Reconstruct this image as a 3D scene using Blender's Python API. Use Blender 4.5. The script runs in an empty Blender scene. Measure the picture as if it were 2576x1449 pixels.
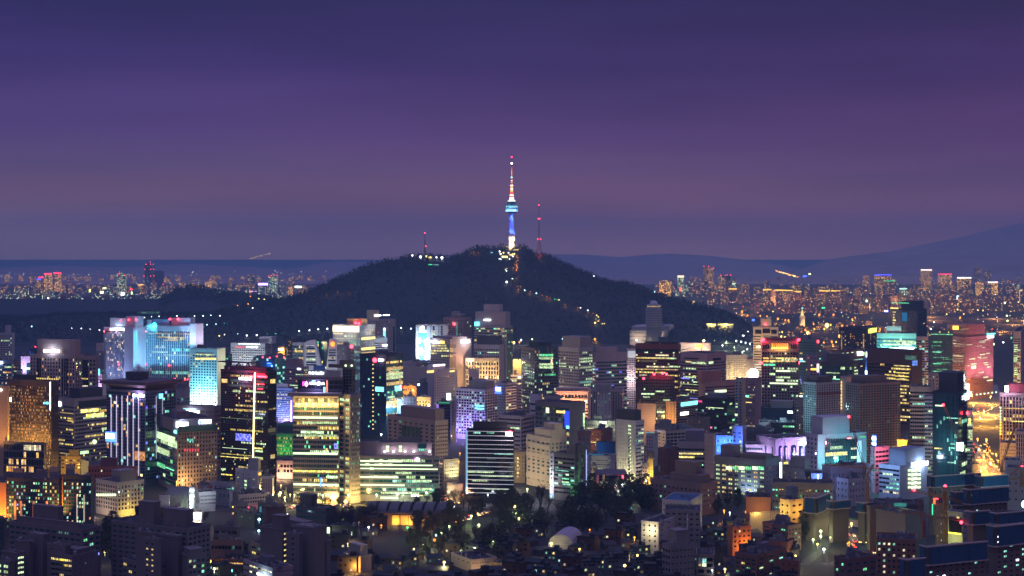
import bpy, bmesh, math, random
from mathutils import Vector, noise as mnoise
SC=bpy.context.scene; COL=SC.collection
# ---------------- camera, sky, light, exposure ----------------
F=4000.0; HY=640.0; H=198.0; CX=1288.0      # focal length and horizon in units of a 2576 px wide frame; eye height (m)
cd=bpy.data.cameras.new('camera'); cam=bpy.data.objects.new('camera',cd); COL.objects.link(cam)
cam.location=(0,0,H); cam.rotation_euler=(math.radians(90),0,0)
cd.sensor_width=36; cd.lens=36*F/2576; cd.shift_y=(HY-724.5)/2576; cd.clip_start=5; cd.clip_end=90000
SC.camera=cam
w=bpy.data.worlds.new('World'); SC.world=w; w.use_nodes=True
nt=w.node_tree; N=nt.nodes; LK=nt.links; bg=N['Background']
tc=N.new('ShaderNodeTexCoord'); sep=N.new('ShaderNodeSeparateXYZ'); LK.new(tc.outputs['Generated'],sep.inputs[0])
ns=N.new('ShaderNodeTexNoise'); ns.inputs['Scale'].default_value=2.2; ns.inputs['Detail'].default_value=3
mp=N.new('ShaderNodeMapping'); mp.inputs['Scale'].default_value=(1,1,5.0); LK.new(tc.outputs['Generated'],mp.inputs[0]); LK.new(mp.outputs[0],ns.inputs['Vector'])
def mth(op,a,b=None,c=None,tree=None):
    T=tree or nt; n=T.nodes.new('ShaderNodeMath'); n.operation=op
    for i,v in enumerate((a,b,c)):
        if v is None: continue
        if isinstance(v,(int,float)): n.inputs[i].default_value=v
        else: T.links.new(v,n.inputs[i])
    return n.outputs[0]
zz=mth('ADD',sep.outputs[2],mth('MULTIPLY',mth('SUBTRACT',ns.outputs[0],  .5),.018))
zz=mth('ADD',zz,mth('MULTIPLY',sep.outputs[0],.02))
cr=N.new('ShaderNodeValToRGB'); LK.new(zz,cr.inputs[0])
SKY=[(0.0,(.60,.26,.22)),(.026,(.40,.13,.12)),(.05,(.19,.075,.155)),(.0735,(.130,.045,.175)),(.115,(.060,.022,.125)),(.16,(.030,.016,.084)),(.27,(.02,.022,.10)),(.6,(.03,.035,.12)),(.75,(.42,.36,1.0)),(1,(.46,.40,1.1))]  # topmost stops: bright overhead cap added to light the haze
el=cr.color_ramp.elements
while len(el)<len(SKY): el.new(.5)
for e,(p,c) in zip(el,SKY): e.position=p; e.color=(*c,1)
# red tint to the right of the picture, bluer to the left
mx=N.new('ShaderNodeMix'); mx.data_type='RGBA'; mx.blend_type='MULTIPLY'; mx.inputs[0].default_value=1
cr2=N.new('ShaderNodeValToRGB'); LK.new(mth('ADD',mth('MULTIPLY',sep.outputs[0],1.0),.5),cr2.inputs[0])
cr2.color_ramp.elements[0].position=.2; cr2.color_ramp.elements[0].color=(.86,1.08,1.08,1)
cr2.color_ramp.elements[1].position=.8; cr2.color_ramp.elements[1].color=(1.08,.92,.80,1)
n5=N.new('ShaderNodeTexNoise'); n5.inputs['Scale'].default_value=3.0; n5.inputs['Detail'].default_value=5; n5.inputs['Roughness'].default_value=.55
m5=N.new('ShaderNodeMapping'); m5.inputs['Scale'].default_value=(1,1,9); m5.inputs['Rotation'].default_value=(0,.05,0); LK.new(tc.outputs['Generated'],m5.inputs[0]); LK.new(m5.outputs[0],n5.inputs['Vector'])
v5=N.new('ShaderNodeVectorMath'); v5.operation='SCALE'; LK.new(cr.outputs[0],v5.inputs[0]); LK.new(mth('ADD',mth('MULTIPLY',n5.outputs[0],1.0),.5),v5.inputs['Scale'])
LK.new(v5.outputs[0],mx.inputs[6]); LK.new(cr2.outputs[0],mx.inputs[7])
st=N.new('ShaderNodeTexSky'); st.sky_type='NISHITA'; st.sun_disc=False; st.sun_elevation=math.radians(-7); st.sun_rotation=math.radians(200)
ad=N.new('ShaderNodeMix'); ad.data_type='RGBA'; ad.blend_type='ADD'; ad.inputs[0].default_value=.06
LK.new(mx.outputs[2],ad.inputs[6]); LK.new(st.outputs[0],ad.inputs[7]); LK.new(ad.outputs[2],bg.inputs[0]); bg.inputs[1].default_value=1.0
sl=bpy.data.lights.new('city_glow_fill','SUN'); so=bpy.data.objects.new('city_glow_fill',sl); COL.objects.link(so)  # broad sun lamp added as fill for facades and haze
sl.energy=.19; sl.color=(1.0,.80,.90); sl.angle=math.radians(50); so.rotation_euler=(math.radians(52),0,math.radians(-28))
SC.view_settings.view_transform='Standard'; SC.view_settings.look='None'; SC.view_settings.exposure=0; SC.view_settings.gamma=1
SC.render.engine='CYCLES'
cy=SC.cycles; cy.max_bounces=3; cy.diffuse_bounces=1; cy.glossy_bounces=2; cy.transmission_bounces=0; cy.volume_bounces=0; cy.transparent_max_bounces=4
cy.sample_clamp_indirect=1.5; cy.use_denoising=True; cy.caustics_reflective=False; cy.caustics_refractive=False; cy.use_light_tree=True
# ---------------- geometry helpers ----------------
def at(x,y,Y): return Vector(((x-CX)*Y/F,Y,H-(y-HY)*Y/F))
def Yof(yb,z=0): return F*(H-z)/(yb-HY)
CR={}
for r,y0 in (('a',1240),('b',1600),('c',1904)):
    for i,x0 in enumerate((0,500,1000,1500,2000,2500,3000,3576)): CR[r+str(i+1)]=(x0/1.59,y0/1.59,5.761)
for i,x0 in enumerate((0,820,1640,2460,3276)): CR['z%d'%(i+1)]=(x0/1.59,1000/1.59,4.994)
CR['z6']=(1560/1.59,600/1.59,4.609); CR['D']=(0,0,1.0)
def P(c,u,v):
    x0,y0,s=CR[c]; return x0+u/s,y0+v/s
class MB:
    def __init__(s): s.v=[];s.f=[];s.m=[]
    def box(s,x0,x1,y0,y1,z0,z1,m=0):
        if x0>x1:x0,x1=x1,x0
        if y0>y1:y0,y1=y1,y0
        n=len(s.v); s.v+=[(x0,y0,z0),(x1,y0,z0),(x1,y1,z0),(x0,y1,z0),(x0,y0,z1),(x1,y0,z1),(x1,y1,z1),(x0,y1,z1)]
        s.f+=[(n,n+3,n+2,n+1),(n+4,n+5,n+6,n+7),(n,n+1,n+5,n+4),(n+1,n+2,n+6,n+5),(n+2,n+3,n+7,n+6),(n+3,n,n+4,n+7)]; s.m+=[m]*6
    def quad(s,a,b,c,d,m=0):
        n=len(s.v); s.v+=[tuple(a),tuple(b),tuple(c),tuple(d)]; s.f.append((n,n+1,n+2,n+3)); s.m.append(m)
    def prism(s,poly,z0,z1,m=0,top=None):
        n=len(s.v); k=len(poly); tp=top or poly
        s.v+=[(x,y,z0) for x,y in poly]+[(x,y,z1) for x,y in tp]
        for i in range(k):
            j=(i+1)%k; s.f.append((n+i,n+j,n+k+j,n+k+i)); s.m.append(m)
        s.f.append(tuple(n+k+i for i in range(k))); s.m.append(m); s.f.append(tuple(n+i for i in reversed(range(k)))); s.m.append(m)
    def lathe(s,prof,cx=0,cy=0,k=20,m=0):
        n=len(s.v)
        for r,z in prof: s.v+=[(cx+r*math.cos(2*math.pi*i/k),cy+r*math.sin(2*math.pi*i/k),z) for i in range(k)]
        for a in range(len(prof)-1):
            for i in range(k):
                j=(i+1)%k; s.f.append((n+a*k+i,n+a*k+j,n+(a+1)*k+j,n+(a+1)*k+i)); s.m.append(m)
        s.f.append(tuple(n+i for i in reversed(range(k)))); s.m.append(m)
        s.f.append(tuple(n+(len(prof)-1)*k+i for i in range(k))); s.m.append(m)
    def bar(s,a,b,r,m=0):
        a=Vector(a);b=Vector(b);d=(b-a)
        if d.length<1e-6:return
        d.normalize(); u=d.cross(Vector((0,0,1)))
        if u.length<1e-3:u=Vector((1,0,0))
        u.normalize(); q=d.cross(u); n=len(s.v)
        for p in (a,b):
            for e,g in ((-1,-1),(1,-1),(1,1),(-1,1)): s.v.append(tuple(p+u*e*r+q*g*r))
        s.f+=[(n,n+1,n+5,n+4),(n+1,n+2,n+6,n+5),(n+2,n+3,n+7,n+6),(n+3,n,n+4,n+7),(n,n+3,n+2,n+1),(n+4,n+5,n+6,n+7)]; s.m+=[m]*6
    def ball(s,c,r,m=0,k=8,h=5):
        s.lathe([(r*math.sin(math.pi*(i+.001)/h)*1.0+1e-4,c[2]-r*math.cos(math.pi*i/h)) for i in range(h+1)],c[0],c[1],k,m)
    def mesh(s,name,mats):
        me=bpy.data.meshes.new(name); me.from_pydata(s.v,[],s.f)
        if not isinstance(mats,(list,tuple)): mats=[mats]
        for q in mats: me.materials.append(q)
        if len(mats)>1: me.polygons.foreach_set('material_index',s.m)
        me.update(); return me
    def build(s,name,mats,parent=None,loc=None):
        if not s.v: return None
        o=bpy.data.objects.new(name,s.mesh(name,mats)); COL.objects.link(o)
        if parent: o.parent=parent
        if loc is not None: o.location=loc
        return o
def inst(name,me,parent=None,loc=None,rz=0):
    o=bpy.data.objects.new(name,me); COL.objects.link(o)
    if parent:o.parent=parent
    if loc is not None:o.location=loc
    if rz:o.rotation_euler[2]=rz
    return o
def empty(name,loc=(0,0,0),rz=0):
    o=bpy.data.objects.new(name,None); COL.objects.link(o); o.location=loc; o.rotation_euler=(0,0,rz); o.empty_display_size=2; return o
def tag(o,label=None,cat=None,group=None,kind=None):
    if label:o['label']=label
    if cat:o['category']=cat
    if group:o['group']=group
    if kind:o['kind']=kind
    return o
def light(loc,col,power,r=1.5,parent=None,name='lamp_light',spot=None,tgt=None):
    l=bpy.data.lights.new(name,'SPOT' if spot else 'POINT'); l.energy=power; l.color=col; l.shadow_soft_size=r
    o=bpy.data.objects.new(name,l); COL.objects.link(o); o.location=loc
    if parent:o.parent=parent
    if spot:
        l.spot_size=math.radians(spot); l.spot_blend=.8
        o.rotation_euler=(Vector(tgt)-Vector(loc)).to_track_quat('-Z','Y').to_euler()
    return o
# ---------------- materials ----------------
MC={}
def newmat(k):
    m=bpy.data.materials.new(k); m.use_nodes=True; n=m.node_tree; b=n.nodes['Principled BSDF']; return m,n,b
def wall(c,rough=.75,metal=0.0):
    k=('w',c,rough,metal)
    if k in MC:return MC[k]
    m,n,b=newmat('wall_%d'%len(MC)); T=n.nodes; L=n.links
    co=T.new('ShaderNodeTexCoord'); a=T.new('ShaderNodeTexNoise'); a.inputs['Scale'].default_value=.09; a.inputs['Detail'].default_value=4
    mp=T.new('ShaderNodeMapping'); mp.inputs['Scale'].default_value=(1,1,.35); L.new(co.outputs['Object'],mp.inputs[0]); L.new(mp.outputs[0],a.inputs['Vector'])
    a2=T.new('ShaderNodeTexNoise'); a2.inputs['Scale'].default_value=.9; a2.inputs['Detail'].default_value=2; L.new(co.outputs['Object'],a2.inputs['Vector'])
    sp=T.new('ShaderNodeSeparateXYZ'); L.new(co.outputs['Object'],sp.inputs[0])
    jz=mth('LESS_THAN',mth('FRACT',mth('DIVIDE',sp.outputs[2],1.8,tree=n),tree=n),.09,tree=n)
    ju=mth('LESS_THAN',mth('FRACT',mth('DIVIDE',mth('ADD',sp.outputs[0],sp.outputs[1],tree=n),2.4,tree=n),tree=n),.06,tree=n)
    jj=mth('MAXIMUM',jz,ju,tree=n)
    v=mth('ADD',mth('MULTIPLY',a.outputs[0],.5,tree=n),mth('MULTIPLY',a2.outputs[0],.3,tree=n),tree=n)
    v=mth('ADD',v,.62,tree=n); v=mth('SUBTRACT',v,mth('MULTIPLY',jj,.22,tree=n),tree=n)
    x=T.new('ShaderNodeVectorMath'); x.operation='SCALE'; x.inputs[0].default_value=c; L.new(mth('MULTIPLY',v,.85,tree=n),x.inputs['Scale'])
    L.new(x.outputs[0],b.inputs['Base Color']); b.inputs['Roughness'].default_value=rough; b.inputs['Metallic'].default_value=metal
    MC[k]=m; return m
def plain(c,rough=.6,metal=0.0,name='paint'):
    k=('p',c,rough,metal)
    if k in MC:return MC[k]
    m,n,b=newmat(name+'_%d'%len(MC)); T=n.nodes; L=n.links
    a=T.new('ShaderNodeTexNoise'); a.inputs['Scale'].default_value=.6; co=T.new('ShaderNodeTexCoord'); L.new(co.outputs['Object'],a.inputs['Vector'])
    x=T.new('ShaderNodeVectorMath'); x.operation='SCALE'; x.inputs[0].default_value=c; L.new(mth('ADD',mth('MULTIPLY',a.outputs[0],.6,tree=n),.7,tree=n),x.inputs['Scale'])
    L.new(x.outputs[0],b.inputs['Base Color']); b.inputs['Roughness'].default_value=rough; b.inputs['Metallic'].default_value=metal
    MC[k]=m; return m
GL={'d':(.012,.014,.018),'t':(.012,.085,.095),'b':(.012,.030,.075),'k':(.004,.005,.008),'g':(.01,.035,.022),'w':(.10,.11,.13),'p':(.05,.035,.08),'c':(.02,.12,.16)}
def glass(t='d'):
    k=('g',t)
    if k in MC:return MC[k]
    m,n,b=newmat('glass_'+t); T=n.nodes; L=n.links
    g=T.new('ShaderNodeNewGeometry'); co=T.new('ShaderNodeTexCoord'); no=T.new('ShaderNodeTexNoise'); no.inputs['Scale'].default_value=.25; L.new(co.outputs['Object'],no.inputs['Vector'])
    v=mth('ADD',mth('MULTIPLY',g.outputs['Random Per Island'],.9,tree=n),mth('MULTIPLY',no.outputs[0],.9,tree=n),tree=n)
    x=T.new('ShaderNodeVectorMath'); x.operation='SCALE'; x.inputs[0].default_value=GL[t]; L.new(v,x.inputs['Scale'])
    L.new(x.outputs[0],b.inputs['Base Color']); b.inputs['Roughness'].default_value=.12; b.inputs['IOR'].default_value=1.8
    bp=T.new('ShaderNodeBump'); bp.inputs['Strength'].default_value=.06; bp.inputs['Distance'].default_value=.4; n2=T.new('ShaderNodeTexNoise'); n2.inputs['Scale'].default_value=.35; L.new(co.outputs['Object'],n2.inputs['Vector']); L.new(n2.outputs[0],bp.inputs['Height']); L.new(bp.outputs[0],b.inputs['Normal'])
    MC[k]=m; return m
PAL={'o':((.66,1.0,.42),1.15),'y':((1.0,.70,.09),1.1),'a':((1.0,.42,.02),1.0),'w':((1.0,.82,.42),1.1),'c':((.22,1.0,.72),.9),'b':((.05,.12,1.0),1.6),'r':((1.0,.02,.03),2.2),
 'g':((.08,1.0,.35),1.0),'W':((.85,.93,1.0),7.0),'O':((.78,1.0,.60),1.7),'Y':((1.0,.72,.20),1.9),'A':((1.0,.45,.05),4.0),'B':((.05,.15,1.0),5.0),'R':((1.0,.03,.05),14.0),'C':((.2,.85,1.0),2.4),'M':((1.0,.08,.65),3.0),'G':((.1,1,.4),5.0),
 'D':((.30,.26,.10),.35),'q':((.10,.35,.25),.5)}
def lit(p,samp=None,tex=True):
    k=('l',p,tex)
    if k in MC:return MC[k]
    c,s=PAL[p]; m,n,b=newmat('lit_'+p); T=n.nodes; L=n.links
    b.inputs['Base Color'].default_value=(.05,.05,.05,1); b.inputs['Roughness'].default_value=.3
    b.inputs['Emission Color'].default_value=(*c,1)
    if tex and p.islower():
        g=T.new('ShaderNodeNewGeometry'); co=T.new('ShaderNodeTexCoord'); oi=T.new('ShaderNodeObjectInfo')
        v=T.new('ShaderNodeTexVoronoi'); v.inputs['Scale'].default_value=.75; L.new(co.outputs['Object'],v.inputs['Vector'])
        wn=T.new('ShaderNodeTexNoise'); wn.inputs['Scale'].default_value=1.7; wn.inputs['Detail'].default_value=3; L.new(co.outputs['Object'],wn.inputs['Vector'])
        rr=mth('FRACT',mth('ADD',g.outputs['Random Per Island'],oi.outputs['Random'],tree=n),tree=n)
        e=mth('ADD',mth('MULTIPLY',rr,.9,tree=n),mth('MULTIPLY',mth('POWER',wn.outputs[0],2,tree=n),2.0,tree=n),tree=n)
        sc=T.new('ShaderNodeSeparateColor'); L.new(v.outputs['Color'],sc.inputs[0])
        e=mth('MULTIPLY',e,mth('ADD',mth('MULTIPLY',sc.outputs[0],.9,tree=n),.4,tree=n),tree=n)
        sx=T.new('ShaderNodeSeparateXYZ'); L.new(co.outputs['Object'],sx.inputs[0]); mu=mth('FRACT',mth('DIVIDE',mth('ADD',sx.outputs[0],sx.outputs[1],tree=n),1.6,tree=n),tree=n)
        e=mth('MULTIPLY',e,mth('ADD',mth('MULTIPLY',mth('GREATER_THAN',mu,.22,tree=n),.95,tree=n),.2,tree=n),tree=n)
        L.new(mth('MULTIPLY',e,s*1.15,tree=n),b.inputs['Emission Strength'])
        hs=T.new('ShaderNodeHueSaturation'); hs.inputs['Color'].default_value=(*c,1)
        L.new(mth('ADD',mth('MULTIPLY',rr,.05,tree=n),.475,tree=n),hs.inputs['Hue']); L.new(mth('ADD',mth('MULTIPLY',sc.outputs[1],.5,tree=n),.6,tree=n),hs.inputs['Saturation'])
        L.new(hs.outputs[0],b.inputs['Emission Color'])
    else: b.inputs['Emission Strength'].default_value=s
    m.cycles.emission_sampling='NONE'
    MC[k]=m; return m
def farfacade(c,p,warm,seed,cw=3.4,ch=3.0,strg=3.0):
    k=('f',c,p,warm,seed,cw)
    if k in MC:return MC[k]
    m,n,b=newmat('far_facade_%d'%len(MC)); T=n.nodes; L=n.links
    co=T.new('ShaderNodeTexCoord'); sp=T.new('ShaderNodeSeparateXYZ'); L.new(co.outputs['Object'],sp.inputs[0]); oi=T.new('ShaderNodeObjectInfo')
    u=mth('DIVIDE',mth('ADD',sp.outputs[0],sp.outputs[1],tree=n),cw,tree=n); z=mth('DIVIDE',sp.outputs[2],ch,tree=n)
    cv=T.new('ShaderNodeCombineXYZ'); L.new(mth('FLOOR',u,tree=n),cv.inputs[0]); L.new(mth('FLOOR',z,tree=n),cv.inputs[1]); L.new(mth('MULTIPLY',oi.outputs['Random'],97,tree=n),cv.inputs[2])
    wn=T.new('ShaderNodeTexWhiteNoise'); L.new(cv.outputs[0],wn.inputs[0])
    fu=mth('FRACT',u,tree=n); fz=mth('FRACT',z,tree=n)
    mk=mth('MULTIPLY',mth('MULTIPLY',mth('GREATER_THAN',fu,.2,tree=n),mth('LESS_THAN',fu,.85,tree=n),tree=n),mth('MULTIPLY',mth('GREATER_THAN',fz,.25,tree=n),mth('LESS_THAN',fz,.8,tree=n),tree=n),tree=n)
    gm=T.new('ShaderNodeNewGeometry'); s2=T.new('ShaderNodeSeparateXYZ'); L.new(gm.outputs['True Normal'],s2.inputs[0])
    mk=mth('MULTIPLY',mk,mth('LESS_THAN',mth('ABSOLUTE',s2.outputs[2],tree=n),.5,tree=n),tree=n)
    on=mth('MULTIPLY',mk,mth('LESS_THAN',wn.outputs['Value'],p,tree=n),tree=n)
    s3=T.new('ShaderNodeSeparateColor'); L.new(wn.outputs['Color'],s3.inputs[0])
    ra=T.new('ShaderNodeValToRGB'); L.new(s3.outputs[1],ra.inputs[0]); e=ra.color_ramp.elements
    if warm: e[0].color=(1,.28,.03,1); e[1].color=(1,.72,.20,1)
    else: e[0].color=(1,.72,.22,1); e[1].color=(.35,1,.8,1)
    L.new(ra.outputs[0],b.inputs['Emission Color']); L.new(mth('MULTIPLY',on,mth('ADD',mth('MULTIPLY',s3.outputs[2],strg*1.4,tree=n),strg*.3,tree=n),tree=n),b.inputs['Emission Strength'])
    x=T.new('ShaderNodeVectorMath'); x.operation='SCALE'; x.inputs[0].default_value=c; L.new(mth('SUBTRACT',1,mth('MULTIPLY',mk,.85,tree=n),tree=n),x.inputs['Scale']); L.new(x.outputs[0],b.inputs['Base Color'])
    m.cycles.emission_sampling='NONE'; MC[k]=m; return m
def emi(k,c,s):
    m,n,b=newmat(k); b.inputs['Base Color'].default_value=(*c,1); b.inputs['Emission Color'].default_value=(*c,1); b.inputs['Emission Strength'].default_value=s; m.cycles.emission_sampling='NONE'; return m
ROOF=plain((.018,.020,.026),.9,name='roofing'); STEEL=plain((.18,.18,.2),.5,.6,name='steel'); DARK=plain((.02,.02,.025),.7,name='dark_metal')
# ---------------- building generator ----------------
BD=[]
def pface(sp):
    if sp is None: return None
    t=sp.split(','); d=dict(t=t[0],n=int(t[1]),wf=float(t[2]),hf=float(t[3]),p=float(t[4]),pal=t[5],md=t[6] if len(t)>6 else 'r',gl=t[7] if len(t)>7 else 'd')
    return d
class Bld: pass
def B(label,c,xl,xc,xr,yt,yb,th,col,L=None,R=None,fp=18,tm=12,name='office_building',cat='building',bot=0,rp=2,rb=None,group=None,dp=22,par=True,roofcol=None,z0=0,metal=0.0,Y_=None):
    """screen outline -> a box with two visible faces. xl,xc,xr,yt in crop pixels; yb = row of its foot (2576-wide frame)."""
    o=Bld(); dxl,dy=P(c,xl,yt); dxc,_=P(c,xc,yt); dxr,_=P(c,xr,yt)
    Yc=Y_ or Yof(yb,z0); Xc=(dxc-CX)*Yc/F; sL=(dxl-CX)/F; sR=(dxr-CX)/F; s=(dxc-CX)/F
    t=math.radians(th)
    if xr==xc: t=math.atan(s)-.002
    if xl==xc: t=math.radians(90)+math.atan(s)-.002 if th==0 else t
    if xr!=xc and math.tan(t)<=sR+.03:
        if xr-xc<45: xr=xc; t=math.atan(s)-.002
        else: t=math.atan(sR)+.16
    ct,sn=math.cos(t),math.sin(t)
    a=dp if xl==xc else (Xc-sL*Yc)/(ct+sL*sn)
    b=dp if xr==xc else (sR*Yc-Xc)/max(1e-3,(sn-sR*ct))
    a=max(4,min(a,260)); b=max(4,min(b,150))
    z=H-(dy-HY)*Yc/F-z0
    o.a,o.b,o.z,o.Y,o.t=a,b,z,Yc,t; o.O=Vector((Xc,Yc,z0)); o.ex=Vector((ct,-sn,0)); o.ey=Vector((sn,ct,0)); o.c=c; o.sc=CR[c][2]
    rng=random.Random(label); o.rng=rng
    root=empty(name,o.O,-t); o.root=root; tag(root,label,cat,group)
    px=Yc/F/1.0*1.0; m=1/o.sc*Yc/F; fh=fp*m; top=z-tm*m; zb=bot*m if bot else 4.5
    pr=min(.6,fh*.13)
    W=MB(); W.box(-a,0,0,b,0,z)
    fs={'L':pface(L),'R':pface(R)}
    nf=max(1,int((top-zb)/fh+.3)); fh=(top-zb)/nf
    rowparts=[]; indiv=[]
    for side,f in fs.items():
        if not f or f['t']=='x': continue
        Ln=a if side=='L' else b
        n=max(1,f['n']); cw=Ln/n; ww=cw*f['wf']; wh=fh*f['hf']
        def q(u0,u1,za,zc,d):
            if side=='L': return ((-a+u0,-d,za),(-a+u1,-d,za),(-a+u1,-d,zc),(-a+u0,-d,zc))
            return ((d,u0,za),(d,u1,za),(d,u1,zc),(d,u0,zc))
        def rel(u0,u1,za,zc,d):
            if side=='L': W.box(-a+u0,-a+u1,-d,.02,za,zc)
            else: W.box(-.02,d,u0,u1,za,zc)
        # relief
        if f['t'] in 'gb':
            rel(0,Ln,top,z-.01,pr); rel(0,Ln,0.01,zb,pr)
            for k in range(nf):
                zt=top-k*fh; rel(0,Ln,zt-fh,zt-wh-(fh-wh)*.3,pr)
                if (fh-wh)*.3>.05: rel(0,Ln,zt-(fh-wh)*.3,zt-.002,pr)
            if f['t']=='g':
                for i in range(n+1):
                    u=i*cw; hw=(cw-ww)/2; rel(max(0,u-hw),min(Ln,u+hw),zb-.1,top+.1,pr+.003)
            else:
                for i in range(n+1): u=i*cw; rel(max(0,u-.12),min(Ln,u+.12),zb-.1,top+.1,pr*.35)
        elif f['t']=='c':
            for k in range(nf+1): zt=top-k*fh; rel(0,Ln,zt-.25,zt+.25,pr*.3)
            for i in range(n+1): u=i*cw; rel(max(0,u-.1),min(Ln,u+.1),zb,top,pr*.3+.003)
            rel(0,Ln,top+.25,z-.01,pr*.3); rel(0,Ln,.01,zb,pr*.3)
        elif f['t']=='f':
            for i in range(n+1): u=i*cw; hw=cw*(1-f['wf'])/2; rel(max(0,u-hw),min(Ln,u+hw),zb-.1,z-.02,pr*1.6)
            for k in range(nf+1): zt=top-k*fh; rel(0,Ln,zt-fh*(1-f['hf']),zt,pr*.5)
            rel(0,Ln,top+.002,z-.01,pr*.8)
        big=(ww*F/Yc>=5.0 and wh*F/Yc>=3.2 and f['t']=='g')
        for k in range(nf):
            zt=top-k*fh-(fh-wh)*.3
            on=rng.random()<f['p'] if f['md']=='r' else None
            s0=rng.random(); s1=s0*.6; ln=rng.uniform(.35,1.1)
            p2=f['pal']
            row=[]
            pp=p2[rng.randrange(len(p2))]
            for i in range(n):
                fr=(i+.5)/n
                if on is None: l=rng.random()<f['p']; pc=p2[rng.randrange(len(p2))]
                elif on: l=(s1<=fr<=s1+ln and rng.random()<.88); pc=pp
                else: l=rng.random()<.03+.1*f['p']; pc=pp
                row.append((i,pc if l else None))
            mats=[glass(f['gl'])]; mi={}
            R_=MB()
            for i,pc in row:
                u0=i*cw+(cw-ww)/2
                if big: indiv.append((side,u0,ww,zt-wh,wh,pc,f['gl'])); continue
                if pc and pc not in mi: mi[pc]=len(mats); mats.append(lit(pc))
                R_.quad(*q(u0,u0+ww,zt-wh,zt,.03),m=mi[pc] if pc else 0)
            if R_.v: rowparts.append((R_,mats))
    if fs['L'] and fs['R']: W.box(-pr,pr+.006,-pr-.006,pr,0,z-.004)
    W.build('wall',wall(col,metal=metal),root)
    o.wallcol=col
    for i,(r_,mt) in enumerate(rowparts[:100]): r_.build('window_row',mt,root)
    if len(rowparts)>100:
        M=MB()
        for r_,mt in rowparts[100:]:
            for k_ in range(0,len(r_.v),4): M.quad(*r_.v[k_:k_+4])
        tag(M.build('window_row',glass('d'),root),kind='stuff')
    if indiv:
        indiv.sort(key=lambda w_:(w_[5] is None, -w_[3])); shared={}
        for side,u0,ww,zb_,wh,pc,gl in indiv[:100]:
            k=(side,round(ww,2),round(wh,2),pc,gl)
            if k not in shared:
                X=MB()
                if side=='L': X.quad((0,-.05,0),(ww,-.05,0),(ww,-.05,wh),(0,-.05,wh))
                else: X.quad((.05,0,0),(.05,ww,0),(.05,ww,wh),(.05,0,wh))
                shared[k]=X.mesh('window',lit(pc) if pc else glass(gl))
            inst('window',shared[k],root,(-a+u0,0,zb_) if side=='L' else (0,u0,zb_))
        rest=indiv[100:]
        if rest:
            M=MB(); mats=[glass(rest[0][6])]; mi={}
            for side,u0,ww,zb_,wh,pc,gl in rest:
                if pc and pc not in mi: mi[pc]=len(mats); mats.append(lit(pc))
                if side=='L': M.quad((-a+u0,-.05,zb_),(-a+u0+ww,-.05,zb_),(-a+u0+ww,-.05,zb_+wh),(-a+u0,-.05,zb_+wh),m=mi[pc] if pc else 0)
                else: M.quad((.05,u0,zb_),(.05,u0+ww,zb_),(.05,u0+ww,zb_+wh),(.05,u0,zb_+wh),m=mi[pc] if pc else 0)
            tag(M.build('window',mats,root),kind='stuff')
    # roof: parapet + slab + plant
    if par:
        Rm=MB(); e=.35; hp=1.1
        Rm.box(-a+.3,-.3,.3,b-.3,z+.004,z+.12,1)
        for bx in ((-a-e,e,-e,.25),(-a-e,e,b-.25,b+e)): Rm.box(*bx,z+.006,z+hp,0)
        for bx in ((-a-e,-a+.25,.25,b-.25),(-.25,e,.25,b-.25)): Rm.box(*bx,z+.006,z+hp-.003,0)
        Rm.build('roof',[wall(col,metal=metal),roofcol or ROOF],root)
    if rb is None and rp:
        for i in range(rp):
            x0=rng.uniform(.1,.55); x1=x0+rng.uniform(.15,.35); y0=rng.uniform(.25,.5); hh=rng.uniform(2.2,5.5)
            Q=MB(); Q.box(-a+a*x0,-a+a*x1,b*y0,b*min(.92,y0+.35),z+.125,z+hh)
            for g in range(3): gx=-a+a*x0+(a*(x1-x0))*(g+.5)/3; Q.box(gx-.7,gx+.7,b*y0+1,b*y0+2.4,z+hh+.002,z+hh+rng.uniform(.6,1.4))
            Q.build('roof_plant',wall((.16,.16,.18)),root)
        for g in range(rng.randrange(1,4)):
            Q=MB(); gx=-a*rng.random(); gy=b*rng.uniform(.1,.8); s_=rng.uniform(.8,1.6); Q.box(gx-s_,gx+s_,gy,gy+2*s_,z+.125,z+1.3+rng.random()); Q.lathe([(s_*.6,z+1.35),(s_*.6,z+2.6)],gx,gy+s_,10); Q.build('air_handler',STEEL,root)
    for t_ in (rb or []):
        x0,x1,y0,y1,h0,h1,cc=t_
        Q=MB(); Q.box(-a+a*x0,-a+a*x1,b*y0,b*y1,z+h0+.125,z+h1); Q.box(-a+a*x0-.2,-a+a*x1+.2,b*y0-.2,b*y1+.2,z+h1+.004,z+h1+.5); Q.build('roof_house',wall(cc or col),root)
    if Yc<1750 and z0==0 and par:
        for g in range(6):
            Q=MB(); gx=-a*rng.uniform(.05,.95); gy=b*rng.uniform(.05,.6); s_=rng.uniform(.5,1.1); hh=rng.uniform(.8,2.2)
            if g%3==0: Q.lathe([(s_,z+.13),(s_,z+hh+.6),(s_*.3,z+hh+1)],gx,gy,10)
            elif g%3==1: Q.box(gx-s_,gx+s_,gy,gy+1.4*s_,z+.13,z+hh); Q.box(gx+s_*1.3,gx+s_*2.4,gy,gy+s_,z+.13,z+hh*.7)
            else: Q.bar((gx,gy,z+.1),(gx,gy,z+3.5),.12); Q.bar((gx,gy,z+.4),(gx+5*s_,gy,z+.4),.2)
            Q.build(('water_tank','air_handler','roof_pipe')[g%3],wall((.22,.22,.24)),root)
    BD.append(o); return o
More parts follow.
